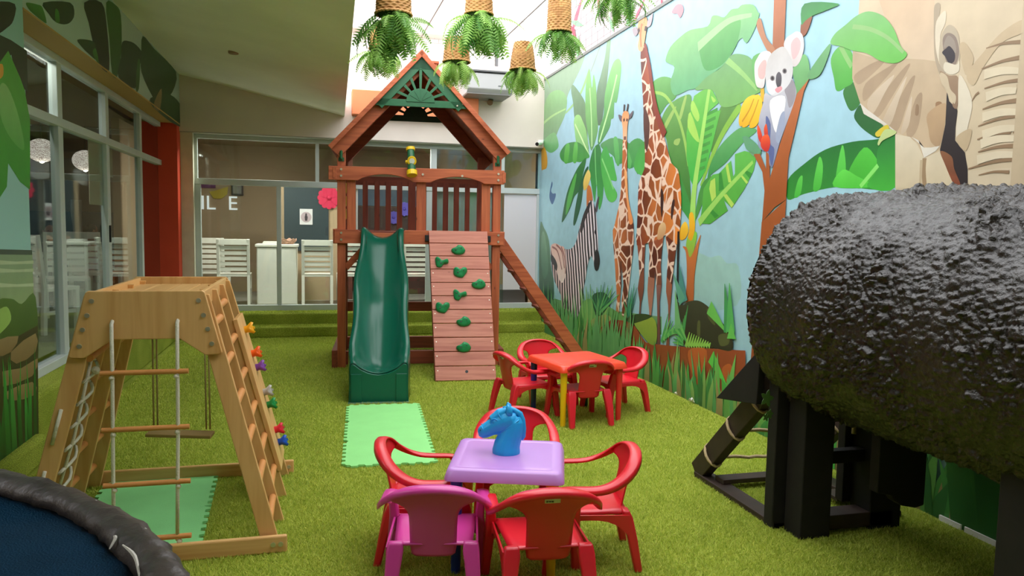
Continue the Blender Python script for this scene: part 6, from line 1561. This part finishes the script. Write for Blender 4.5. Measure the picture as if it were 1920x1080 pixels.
nt_ = MB()
for k in range(40): nt_.tube([(3.58, 3.0 + k * 0.22, 3.9), (3.58, 3.0 + k * 0.22, 5.2)], 0.0025, 4)
for k in range(12): nt_.tube([(3.58, 3.0, 3.95 + k * 0.11), (3.58, 11.6, 3.95 + k * 0.11)], 0.0025, 4)
no = nt_.build('wire_netting', M_wire); tag(no, 'thin wire netting above the right mural wall', 'netting'); no['kind'] = 'stuff'
recenter(no)

# scraps of white paper at the foot of the mural
for k, (u, v, r) in enumerate(((1311, 756, 0.035), (1279, 742, 0.02))):
    c = at_z(u, v, 0.0); c.x = XR - 0.05
    m = MB().grid(lambda a, b: Vector((c.x + (a - 0.5) * r, c.y + (b - 0.5) * 1.6 * r, 0.022 + r * (0.35 + 0.5 * math.sin(a * 5 + b * 3)))), 6, 6)
    tag(recenter(m.build('paper_scrap', mat('white_paper', (228, 226, 220), 0.7), solid=0.002)), ('crumpled white paper scrap at the foot of the mural, the larger one', 'tiny white paper scrap at the foot of the mural')[k], 'paper')
# ============================================================ ROOMS BEHIND THE GLASS
M_chw = mat('white_painted_wood', (240, 237, 226), 0.5, 0.4)
def white_chair(label, group):
    t = thing('dining_chair', label, 'chair', group=group, world=False)
    w, h, sh, dp = 0.24, 1.02, 0.46, 0.42
    for s in (-1, 1):
        MB().beam((s * (w - 0.022), 0.22, 0), (s * (w - 0.022), 0.20, sh), 0.044, 0.045, up=(0, 1, 0)).build('leg', M_chw, t, bevel=0.004)
        MB().beam((s * (w - 0.022), 0.20, sh), (s * (w - 0.022), 0.27, h), 0.044, 0.04, up=(0, 1, 0)).build('stile', M_chw, t, bevel=0.004)
        MB().beam((s * (w - 0.022), -0.20, 0), (s * (w - 0.022), -0.20, sh), 0.044, 0.044, up=(0, 1, 0)).build('leg', M_chw, t, bevel=0.004)
        MB().box((s * (w - 0.022) - 0.012, -0.19, 0.2), (s * (w - 0.022) + 0.012, 0.2, 0.24)).build('stretcher', M_chw, t)
    MB().box((-w, -0.23, sh - 0.02), (w, 0.21, sh + 0.02)).build('seat', M_chw, t, bevel=0.006)
    MB().beam((-w + 0.02, 0.268, h - 0.045), (w - 0.02, 0.268, h - 0.045), 0.03, 0.09).build('top_rail', M_chw, t, bevel=0.004)
    for k in range(5):
        z = 0.53 + k * 0.082; y = 0.205 + 0.065 * (z - sh) / (h - sh)
        MB().box((-w + 0.03, y - 0.01, z), (w - 0.03, y + 0.012, z + 0.058)).build('back_slat', M_chw, t, bevel=0.003)
    return t
GW = 'white slat-back dining chairs'
wc0 = white_chair('white slat-back chair behind the back glass, left of the white cabinet', GW)
def wchair(u, v_, Y, z, rz, label, first=False):
    p = at_y(u, 500, Y); c = wc0 if first else copy_tree(wc0); c['label'] = label; c.location = (p.x, Y, z); c.rotation_euler = (0, 0, rz); return c
wchair(440, 0, 12.36, zfl, PI + 0.02, 'white slat-back chair behind the back glass, left of the white cabinet', True)
wchair(595, 0, 12.34, zfl, PI, 'white slat-back chair behind the back glass, right of the white cabinet')
wchair(660, 0, 12.4, zfl, PI, 'white slat-back chair behind the back glass, partly hidden by the slide')
wchair(780, 0, 12.38, zfl, PI, 'white slat-back chair between the slide and the climbing planks')
wchair(398, 0, 13.0, zfl, PI - 0.1, 'white slat-back chair far behind the back glass, in the left corner')
# white cabinet with papers and a cloth on top
xa, xb = at_y(481, 500, 12.1).x, at_y(557, 500, 12.1).x
cab = thing('cabinet', 'white two-door cabinet standing behind the back glass', 'cabinet', ((xa + xb) / 2, 12.35, zfl))
MB().box((xa, 12.12, zfl), (xb, 12.6, 1.235)).build('body', M_chw, cab, bevel=0.005)
MB().box((xa - 0.02, 12.09, 1.235), (xb + 0.02, 12.63, 1.275)).build('cabinet_top', M_chw, cab, bevel=0.005)
xm = (xa + xb) / 2
for p_, q_ in ((xa + 0.012, xm - 0.006), (xm + 0.006, xb - 0.012)): MB().box((p_, 12.10, zfl + 0.02), (q_, 12.122, 1.225)).build('door', M_chw, cab, bevel=0.004)
pp = MB()
for k in range(5): pp.box((xa + 0.08 + 0.004 * k, 12.18, 1.277 + k * 0.008), (xa + 0.33 - 0.003 * k, 12.4, 1.284 + k * 0.008))
tag(recenter(pp.build('paper_stack', mat('white_paper', (228, 226, 220), 0.7))), 'low stack of white papers on the white cabinet', 'papers')
cb_ = MB().grid(lambda u, v: Vector((xb - 0.16 + (0.10 + 0.05 * v) * math.cos(2 * PI * u), 12.3 + (0.10 + 0.05 * v) * math.sin(2 * PI * u), 1.279 + 0.07 * v + 0.02 * v * math.sin(2 * PI * u * 6))), 60, 8, True).build('bowl', mat('brown_patterned_bowl', (170, 130, 110), 0.6, noise=0.5, nscale=30), smooth=True, solid=0.006)
tag(recenter(cb_), 'brown and white patterned bowl with a wavy rim on the white cabinet', 'bowl')
# wooden bench further back
bn = thing('wooden_bench', 'orange-brown wooden bench behind the white cabinet', 'bench', (at_y(470, 500, 13.6).x, 13.6, zfl))
MB().box((-0.95, 13.4, 0.70), (0.2, 13.8, 0.76)).build('seat', mat('orange_wood', (176, 108, 58), 0.5), bn, bevel=0.005)
for x in (-0.9, 0.1): MB().box((x, 13.42, zfl), (x + 0.07, 13.78, 0.70)).build('leg', mat('orange_wood', (176, 108, 58), 0.5), bn, bevel=0.005)
MB().box((-0.95, 13.78, 0.85), (0.2, 13.83, 1.02)).build('backrest', mat('orange_wood', (176, 108, 58), 0.5), bn, bevel=0.005)
def flat(name, u0, v0, u1, v1, Y, m, label, cat, th=0.02, bev=0.0):
    a, b = at_y(u0, v1, Y), at_y(u1, v0, Y)
    return tag(recenter(MB().box((a.x, Y, a.z), (b.x, Y + th, b.z)).build(name, m, bevel=bev)), label, cat)
flat('chalkboard', 533, 345, 616, 470, 12.858, mat('dark_teal_board', (34, 50, 56), 0.6), 'tall dark teal board on the rear room wall', 'board', 0.03, 0.0)
po = flat('poster', 562, 392, 586, 421, 12.848, mat('pale_poster', (206, 204, 206), 0.6), 'small pale poster pinned on the dark teal board', 'poster', 0.008)
a = at_y(574, 407, 12.83)
MB().prism([(0.085 * math.cos(2 * PI * i / 24), 0.085 * math.sin(2 * PI * i / 24)) for i in range(24)], (a.x, 12.846, a.z), (1, 0, 0), (0, 0, 1), 0.002).build('poster_disc', mat('grey_print', (168, 150, 156), 0.6), po)
MB().prism([(-0.018, -0.06), (0.018, -0.06), (0.026, 0.0), (0.012, 0.03), (0.014, 0.06), (-0.012, 0.06), (-0.014, 0.03), (-0.024, 0.0)], (a.x, 12.844, a.z), (1, 0, 0), (0, 0, 1), 0.002).build('poster_figure', mat('dark_print', (50, 40, 46), 0.6), po)
def paper_flower(name, u, v, Y, r, m, label, petals=12, half=False):
    c = at_y(u, v, Y); t = thing(name, label, 'decoration', c)
    n = petals
    for k in range(n):
        q = 2 * PI * k / n; d_ = Vector((math.cos(q), 0, math.sin(q))); s_ = Vector((-d_.z, 0, d_.x))
        pl_ = [(0.0, 0.0), (0.3 * r, -0.14 * r), (0.75 * r, -0.27 * r), (0.95 * r, -0.16 * r), (r, 0), (0.95 * r, 0.16 * r), (0.75 * r, 0.27 * r), (0.3 * r, 0.14 * r)]
        MB().prism(pl_, c + Vector((0, -0.006 * (k % 2), 0)), d_, s_, 0.005).build('petal', m, t)
    MB().ball(c + Vector((0, -0.01, 0)), (0.2 * r, 0.03, 0.2 * r)).build('flower_centre', m, t, smooth=True)
    return t
paper_flower('paper_flower', 617, 371, 12.86, 0.19, mat('crimson_paper', (196, 34, 74), 0.6), 'large crimson paper flower hanging behind the back glass')
paper_flower('paper_flower', 758, 392, 13.86, 0.13, mat('violet_paper', (104, 92, 206), 0.6), 'violet paper flower seen between the tower slats')
paper_flower('paper_flower', 738, 408, 13.86, 0.12, mat('blue_violet_paper', (92, 84, 190), 0.6), 'blue-violet paper flower, lower of the two behind the tower slats')
fr = thing('framed_picture', 'small dark framed mirror on the beige rear wall', 'mirror', at_y(445, 352, 14.55))
a, b = at_y(434, 366, 14.55), at_y(456, 340, 14.55)
MB().box((a.x, 14.54, a.z), (b.x, 14.6, b.z)).build('frame', mat('dark_frame', (52, 40, 32), 0.5), fr, bevel=0.006)
MB().box((a.x + 0.03, 14.535, a.z + 0.03), (b.x - 0.03, 14.54, b.z - 0.03)).build('mirror_glass', mat('dull_mirror', (150, 150, 146), 0.15, metal=0.6), fr)
flat('sign', 377, 343, 404, 352, 14.575, mat('purple_sign', (104, 50, 96), 0.6), 'small purple sign in the upper left of the rear room', 'sign')
sg = MB(); a, b = at_y(392, 372, 14.575), at_y(428, 350, 14.575)
tag(recenter(MB().prism([(a.x, a.z + 0.12), (a.x + 0.1, b.z - 0.08), (b.x, b.z), (b.x - 0.02, a.z + 0.08), (b.x - 0.12, a.z), (a.x + 0.08, a.z)], (0, 14.595, 0), (1, 0, 0), (0, 0, 1), 0.02).build('banner', mat('yellow_cloth', (186, 168, 60), 0.8))), 'yellow cloth banner hanging in the rear room', 'banner')
# sign mirrored in the glass, imitated by glowing letters at the rear wall
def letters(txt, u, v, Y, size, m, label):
    cu = bpy.data.curves.new('reflection_lettering', 'FONT'); cu.body = txt; cu.size = size; cu.extrude = 0.01; cu.align_x = 'CENTER'
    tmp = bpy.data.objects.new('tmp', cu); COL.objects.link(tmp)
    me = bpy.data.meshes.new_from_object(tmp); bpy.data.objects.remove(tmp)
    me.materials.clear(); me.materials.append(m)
    o = bpy.data.objects.new('reflection_lettering', me); COL.objects.link(o)
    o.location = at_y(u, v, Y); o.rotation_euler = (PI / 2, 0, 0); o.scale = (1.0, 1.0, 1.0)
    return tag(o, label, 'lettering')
letters('IL  E', 411, 393, 14.58, 0.36, mat('reflection_glow', (235, 238, 240), 0.5, emit=(235, 240, 245), estr=0.6), 'white letters I L E, a glass reflection built as glowing letters in the rear room')
# blue display wall and grey bench behind the right panes
flat('display_panel', 660, 345, 800, 385, 14.575, mat('pale_blue_panel', (120, 150, 176), 0.6), 'pale blue display panel behind the tower slats', 'panel')
flat('shelf_unit', 668, 390, 800, 551, 13.9, mat('dark_brown_shelf', (60, 40, 34), 0.6), 'dark brown shelf unit below the pale blue panel', 'shelf')
gb = thing('grey_platform', 'low grey slatted platform behind the last pane', 'platform', (2.9, 12.3, zfl))
MB().box((2.55, 11.9, zfl), (3.38, 13.0, 0.56)).build('body', mat('grey_platform_paint', (120, 122, 124), 0.6), gb)
for k in range(6): MB().box((2.53, 11.88 + k * 0.18, 0.56), (3.38, 12.02 + k * 0.18, 0.585)).build('slat', mat('grey_platform_paint', (120, 122, 124), 0.6), gb)

# ---------------------------------------------------------------- left dining room
def lamp_shade_mat():
    m = bpy.data.materials.new('woven_lamp_shade'); m.use_nodes = True; N = m.node_tree.nodes; Lk = m.node_tree.links; b = N['Principled BSDF']
    tc = N.new('ShaderNodeTexCoord'); w = N.new('ShaderNodeTexWave'); w.bands_direction = 'Z'; w.inputs['Scale'].default_value = 20; w.inputs['Distortion'].default_value = 6; w.inputs['Detail Scale'].default_value = 3
    Lk.new(tc.outputs['Object'], w.inputs['Vector'])
    r = N.new('ShaderNodeValToRGB'); r.color_ramp.elements[0].color = (*lin((120, 96, 84)), 1); r.color_ramp.elements[0].position = 0.3; r.color_ramp.elements[1].color = (*lin((240, 226, 216)), 1); r.color_ramp.elements[1].position = 0.6
    Lk.new(w.outputs['Fac'], r.inputs[0]); Lk.new(r.outputs[0], b.inputs['Base Color']); Lk.new(r.outputs[0], b.inputs['Emission Color']); b.inputs['Emission Strength'].default_value = 1.25
    return m
M_shade = lamp_shade_mat(); M_bulb = mat('lit_bulb', (255, 250, 240), 0.5, emit=(255, 246, 232), estr=5.0)
def pendant(u, v, rpx, X, label):
    c = at_x(u, v, X); dist = (c - Vector((0, 0, CAM_H))).dot(_FW); r = rpx / F_PX * dist
    t = thing('pendant_lamp', label, 'lamp', c - Vector((0, 0, r * 0.85)), 0, 'white woven globe lamps')
    MB().grid(lambda a, b: c + Vector((r * math.cos(2 * PI * a) * math.sin(PI * (0.06 + 0.88 * b)), r * math.sin(2 * PI * a) * math.sin(PI * (0.06 + 0.88 * b)), -0.87 * r * math.cos(PI * (0.06 + 0.88 * b)))), 32, 16, True).build('lamp_shade', M_shade, t, smooth=True)
    MB().ball(c + Vector((0, 0, -0.62 * r)), (0.26 * r, 0.26 * r, 0.34 * r)).build('bulb', M_bulb, t, smooth=True)
    MB().cyl(c + Vector((0, 0, r * 0.8)), (c.x, c.y, 3.0), 0.008, 6).build('cord', mat('black_plastic', (25, 25, 25), 0.4), t)
    ld_ = bpy.data.lights.new('lamp_light', 'POINT'); ld_.energy = 4; ld_.color = (1.0, 0.9, 0.78); ld_.shadow_soft_size = 0.15
    lo = bpy.data.objects.new('lamp_light', ld_); COL.objects.link(lo); lo.parent = t; lo.location = Vector((0, 0, r * 0.85)) + Vector((0, 0, -r * 1.25))
pendant(78, 282, 25, -3.3, 'white woven globe lamp, leftmost and largest, behind the left glass')
pendant(160, 301, 22, -3.3, 'white woven globe lamp half hidden by the hanging notice')
pendant(236, 331, 18, -3.3, 'white woven globe lamp, right of the hanging notice')
pendant(272, 337, 10, -2.95, 'small far white globe lamp beside the red pillar')
# cream notice sheets taped on the glass
def sheet(u0, v0, u1, v1, label, m):
    a, b = at_x(u0, v1, XG - 0.012), at_x(u1, v0, XG - 0.012)
    return tag(recenter(MB().box((XG - 0.014, min(a.y, b.y), min(a.z, b.z)), (XG - 0.010, max(a.y, b.y), max(a.z, b.z))).build('notice_sheet', m)), label, 'notice')
M_sheet = mat('cream_sheet', (196, 184, 160), 0.8)
sheet(168, 264, 192, 383, 'long cream sheet hanging on the inside of the left glass', M_sheet)
sheet(201, 280, 210, 331, 'short cream sheet on the left glass, beside the long one', M_sheet)
# chairs, table and guests
def lchair(u, v, rz, label):
    p = at_z(u, v, 0.42); c = copy_tree(wc0); c['label'] = label; c.location = p; c.rotation_euler = (0, 0, rz); return c
lchair(84, 622, -0.5 + PI, 'white slat-back chair behind the left glass, nearest the mural panel')
lchair(128, 592, 0.3, 'white slat-back chair behind the left glass, beside the first mullion')
lchair(182, 575, 2.8, 'white slat-back chair behind the left glass, under the hanging notice')
lchair(240, 556, -0.3, 'white slat-back chair behind the left glass, next to the red pillar')
p = at_z(160, 585, 0.42)
dt = thing('dining_table', 'white dining table among the chairs behind the left glass', 'table', (p.x - 0.75, p.y, 0.42))
MB().box((p.x - 1.1, p.y - 0.5, 1.13), (p.x - 0.38, p.y + 0.42, 1.17)).build('table_top', M_chw, dt, bevel=0.005)
for x in (p.x - 1.05, p.x - 0.46):
    for y in (p.y - 0.45, p.y + 0.32): MB().box((x, y, 0.42), (x + 0.06, y + 0.06, 1.13)).build('leg', M_chw, dt)
M_skin = mat('skin', (170, 112, 86), 0.55)
M_hair = mat('dark_hair', (22, 18, 18), 0.6)
def guest(u, v, X, face, shirt, label, bun=False):
    """seated guest; (u, v): middle of the face"""
    hd = at_x(u, v, X); zseat = 0.42 + 0.47
    t = thing('person', label, 'person', (hd.x, hd.y, 0.42), face, world=False)
    hz = hd.z - 0.42; s = hz / 1.22
    b = MB(); V = lambda x, y, z: Vector((x, y, z)) * s
    b.tube([V(0, 0.02, 0.44), V(0, 0.02, 0.55), V(0, 0.03, 0.72), V(0, 0.03, 0.90), V(0, 0.02, 1.0), V(0, 0.01, 1.05), V(0, 0.0, 1.12)], [s * r for r in (0.13, 0.155, 0.14, 0.165, 0.13, 0.06, 0.055)], 18)
    b.ball(V(0, -0.01, 1.22), (0.078 * s, 0.098 * s, 0.118 * s), 18, 12); b.ball(V(0, -0.10, 1.205), (0.014 * s, 0.022 * s, 0.028 * s), 8, 6)
    b.ball(V(0, -0.06, 1.14), (0.045 * s, 0.045 * s, 0.035 * s), 10, 7)
    for q in (-1, 1):
        b.ball(V(q * 0.08, 0.0, 1.21), (0.012 * s, 0.022 * s, 0.032 * s), 8, 6)
        b.tube([V(q * 0.15, 0.03, 0.98), V(q * 0.20, 0.02, 0.92), V(q * 0.23, -0.04, 0.76), V(q * 0.20, -0.16, 0.72), V(q * 0.13, -0.28, 0.755)], [s * r for r in (0.06, 0.058, 0.046, 0.042, 0.03)], 12)
        b.ball(V(q * 0.12, -0.31, 0.755), (0.036 * s, 0.045 * s, 0.018 * s), 10, 7)
        for k in range(4): b.tube([V(q * (0.145 - k * 0.017), -0.33, 0.757), V(q * (0.14 - k * 0.017), -0.375 + abs(k - 1.4) * 0.006, 0.755), V(q * (0.138 - k * 0.017), -0.40 + abs(k - 1.4) * 0.009, 0.745)], [s * 0.010, s * 0.009, s * 0.007], 7)
        b.tube([V(q * 0.09, -0.29, 0.757), V(q * 0.07, -0.325, 0.755), V(q * 0.068, -0.35, 0.75)], [s * 0.011, s * 0.010, s * 0.008], 7)
        b.tube([V(q * 0.08, 0.02, 0.50), V(q * 0.10, -0.20, 0.52), V(q * 0.10, -0.40, 0.50), V(q * 0.10, -0.42, 0.28), V(q * 0.10, -0.40, 0.06)], [s * r for r in (0.09, 0.085, 0.062, 0.055, 0.04)], 12)
        b.tube([V(q * 0.10, -0.38, 0.04), V(q * 0.10, -0.52, 0.03)], [s * 0.04, s * 0.03], 10)
    o = b.build('body', M_skin, t, smooth=True)
    md = o.modifiers.new('remesh', 'REMESH'); md.mode = 'VOXEL'; md.voxel_size = 0.009; md.use_smooth_shade = True
    sh = MB(); sh.tube([V(0, 0.02, 0.46), V(0, 0.03, 0.72), V(0, 0.03, 0.90), V(0, 0.02, 1.0), V(0, 0.015, 1.04)], [s * r for r in (0.168, 0.152, 0.178, 0.142, 0.07)], 20)
    for q in (-1, 1): sh.tube([V(q * 0.13, 0.03, 0.98), V(q * 0.20, 0.02, 0.92), V(q * 0.232, -0.03, 0.78)], [s * 0.072, s * 0.068, s * 0.058], 12)
    o = sh.build('shirt', shirt, t, smooth=True)
    md = o.modifiers.new('remesh', 'REMESH'); md.mode = 'VOXEL'; md.voxel_size = 0.012; md.use_smooth_shade = True
    tr2 = MB()
    for q in (-1, 1): tr2.tube([V(q * 0.08, 0.02, 0.50), V(q * 0.10, -0.20, 0.52), V(q * 0.10, -0.40, 0.50), V(q * 0.10, -0.42, 0.28), V(q * 0.10, -0.40, 0.10)], [s * r for r in (0.10, 0.094, 0.072, 0.064, 0.055)], 12)
    tr2.build('trousers', mat('dark_trousers', (36, 38, 48), 0.8), t, smooth=True)
    hr = MB(); hr.grid(lambda a, c: V(0, 0.005, 1.225) + Vector((0.086 * s * math.cos(2 * PI * a) * math.sin(PI * c * 0.56), (0.106 * s * math.sin(2 * PI * a)) * math.sin(PI * c * 0.56) + 0.012 * s * c, 0.128 * s * math.cos(PI * c * 0.56) - (0.05 * s * c * c * max(0, math.sin(2 * PI * a))))), 24, 10, True, flip=True)
    if bun: hr.ball(V(0, 0.12, 1.25), 0.06 * s, 12, 8); hr.ball(V(0, 0.06, 1.16), (0.085 * s, 0.07 * s, 0.11 * s), 12, 8)
    hr.build('hair', M_hair, t, smooth=True)
    for q in (-1, 1): MB().ball(V(q * 0.032, -0.098, 1.225), (0.012 * s, 0.008 * s, 0.008 * s), 8, 6).build('eye', M_hair, t, smooth=True)
    MB().ball(V(0, -0.103, 1.163), (0.024 * s, 0.008 * s, 0.007 * s), 8, 6).build('mouth', mat('lip', (140, 74, 66), 0.5), t, smooth=True)
    return t
guest(91, 433, -3.55, 0.6, mat('dark_shirt', (40, 36, 40), 0.8), 'person in a dark top seated behind the leftmost chair, face toward the glass')
guest(172, 432, -3.45, 2.2, mat('red_shirt', (150, 44, 36), 0.8), 'person in red with dark hair in a bun, bent over the dining table', True)
# pale grey curved shell by the guests
c = at_x(136, 408, -3.3)
tag(recenter(MB().grid(lambda a, b: c + Vector((0.02, -0.02 + 0.26 * (a - 0.5) * (0.4 + 0.6 * math.sin(PI * min(1, b + 0.25))), 0.25 - 0.5 * b)) + Vector((0.10 * math.sin(PI * a), 0, 0)), 12, 12).build('curved_shell', mat('pale_grey_shell', (150, 156, 154), 0.6), smooth=True, solid=0.01)), 'pale grey curved shell standing behind the seated guests', 'shell')
flat2 = at_x(150, 440, -5.5)
tag(recenter(MB().box((-6.9, 15.6, 0.42), (-3.6, 15.7, 1.75)).build('dark_screen', mat('dark_teal_board', (34, 50, 56), 0.6), bevel=0.01)), 'long dark teal counter front at the far end of the dining room', 'counter')
t = thing('added_fill_lamp', 'unseen fill lamp added to light the left dining room, hidden above the mural lintel', 'lamp', (-2.22, 6.9, 2.98), 0, 'added fill lamps')  # unseen lamp, added to brighten the dining room
MB().box((-2.27, 6.2, 2.97), (-2.17, 7.6, 3.0)).build('fill_panel', mat('soft_fill_glow', (255, 250, 240), 0.5, emit=(255, 246, 230), estr=1.0), t)
ld_ = bpy.data.lights.new('lamp_light', 'AREA'); ld_.energy = 20; ld_.shape = 'RECTANGLE'; ld_.size = 0.1; ld_.size_y = 1.3; ld_.color = (1.0, 0.93, 0.84)
lo = bpy.data.objects.new('lamp_light', ld_); COL.objects.link(lo); lo.parent = t; lo.location = (0, 0, -0.03)
# unseen lamps added to brighten the rear rooms
for k, (x, y) in enumerate(((-0.7, 11.62), (1.4, 11.62))):
    t = thing('added_fill_lamp', ('unseen fill lamp added to light the rear room, left of the partition', 'unseen fill lamp added to light the rear room, right of the partition')[k], 'lamp', (x, y, 2.98), 0, 'added fill lamps')
    MB().box((x - 0.3, y - 0.18, 2.97), (x + 0.3, y + 0.18, 3.0)).build('fill_panel', mat('bright_fill_glow', (255, 250, 240), 0.5, emit=(255, 246, 230), estr=3.0), t)
    ld_ = bpy.data.lights.new('lamp_light', 'AREA'); ld_.energy = 95; ld_.size = 0.35; ld_.color = (1.0, 0.93, 0.84)
    lo = bpy.data.objects.new('lamp_light', ld_); COL.objects.link(lo); lo.parent = t; lo.location = (0, 0, -0.03)

# ============================================================ TURF PILE
rgt = np.random.default_rng(2)
def turf_pile():
    V = []; 
    def patch(x0, x1, y0, y1, dens, h, z=0.0):
        n = int((x1 - x0) * (y1 - y0) * dens)
        p = np.c_[rgt.uniform(x0, x1, n), rgt.uniform(y0, y1, n)]
        # keep the mats free
        ok = np.ones(n, bool)
        for (cx_, cy_, sl_, hw_, y0_, y1_) in ((0.50, 5.185, 0.06, 0.312, -0.285, 1.42), (-0.875, 4.055, -0.045, 0.315, -0.29, 0.86)):
            ly = p[:, 1] - cy_; lx = p[:, 0] - cx_ - sl_ * ly
            ok &= ~((np.abs(lx) < hw_) & (ly > y0_) & (ly < y1_))
        p = p[ok]; n = len(p)
        hh_ = h * rgt.uniform(0.6, 1.2, n); a = rgt.uniform(0, 2 * PI, n); ln = rgt.normal(0, 0.6, (n, 2)) * hh_[:, None]
        w = 0.0016 + 0.0006 * rgt.random(n) + 0.0003 * y0
        dx, dy = np.cos(a) * w, np.sin(a) * w
        A = np.c_[p[:, 0] - dx, p[:, 1] - dy, np.full(n, z)]; B = np.c_[p[:, 0] + dx, p[:, 1] + dy, np.full(n, z)]; C_ = np.c_[p[:, 0] + ln[:, 0], p[:, 1] + ln[:, 1], z + hh_]
        V.append(np.stack([A, B, C_], 1).reshape(-1, 3))
    patch(-1.7, 3.38, 2.4, 4.6, 17000, 0.018); patch(-1.7, 3.38, 4.6, 7.0, 11000, 0.019); patch(-1.75, 3.38, 7.0, 10.86, 6000, 0.02)
    patch(-1.8, 3.4, 10.9, 11.07, 9000, 0.016, 0.155); patch(-1.8, 3.4, 11.1, 11.36, 7000, 0.014, 0.325)
    v = np.concatenate(V); n = len(v)
    me = bpy.data.meshes.new('turf_pile'); me.vertices.add(n); me.vertices.foreach_set('co', v.ravel())
    me.loops.add(n); me.loops.foreach_set('vertex_index', np.arange(n)); me.polygons.add(n // 3)
    me.polygons.foreach_set('loop_start', np.arange(0, n, 3)); me.polygons.foreach_set('loop_total', np.full(n // 3, 3))
    me.update(calc_edges=True)
    m = bpy.data.materials.new('turf_blade'); m.use_nodes = True; N = m.node_tree.nodes; Lk = m.node_tree.links; b = N['Principled BSDF']
    b.inputs['Roughness'].default_value = 0.6; b.inputs['Specular IOR Level'].default_value = 0.3
    g_ = N.new('ShaderNodeNewGeometry'); r = N.new('ShaderNodeValToRGB'); r.color_ramp.elements[0].color = (*lin((156, 180, 58)), 1); r.color_ramp.elements[1].color = (*lin((222, 226, 112)), 1)
    Lk.new(g_.outputs['Random Per Island'], r.inputs[0]); Lk.new(r.outputs[0], b.inputs['Base Color'])
    tl = N.new('ShaderNodeBsdfTranslucent'); Lk.new(r.outputs[0], tl.inputs['Color']); mx = N.new('ShaderNodeMixShader'); mx.inputs[0].default_value = 0.4
    Lk.new(b.outputs[0], mx.inputs[1]); Lk.new(tl.outputs[0], mx.inputs[2]); Lk.new(mx.outputs[0], N['Material Output'].inputs['Surface'])
    me.materials.append(m)
    o = bpy.data.objects.new('turf_pile', me); COL.objects.link(o)
    tag(o, 'short yellow-green pile of the artificial turf', 'turf'); o['kind'] = 'stuff'
turf_pile()
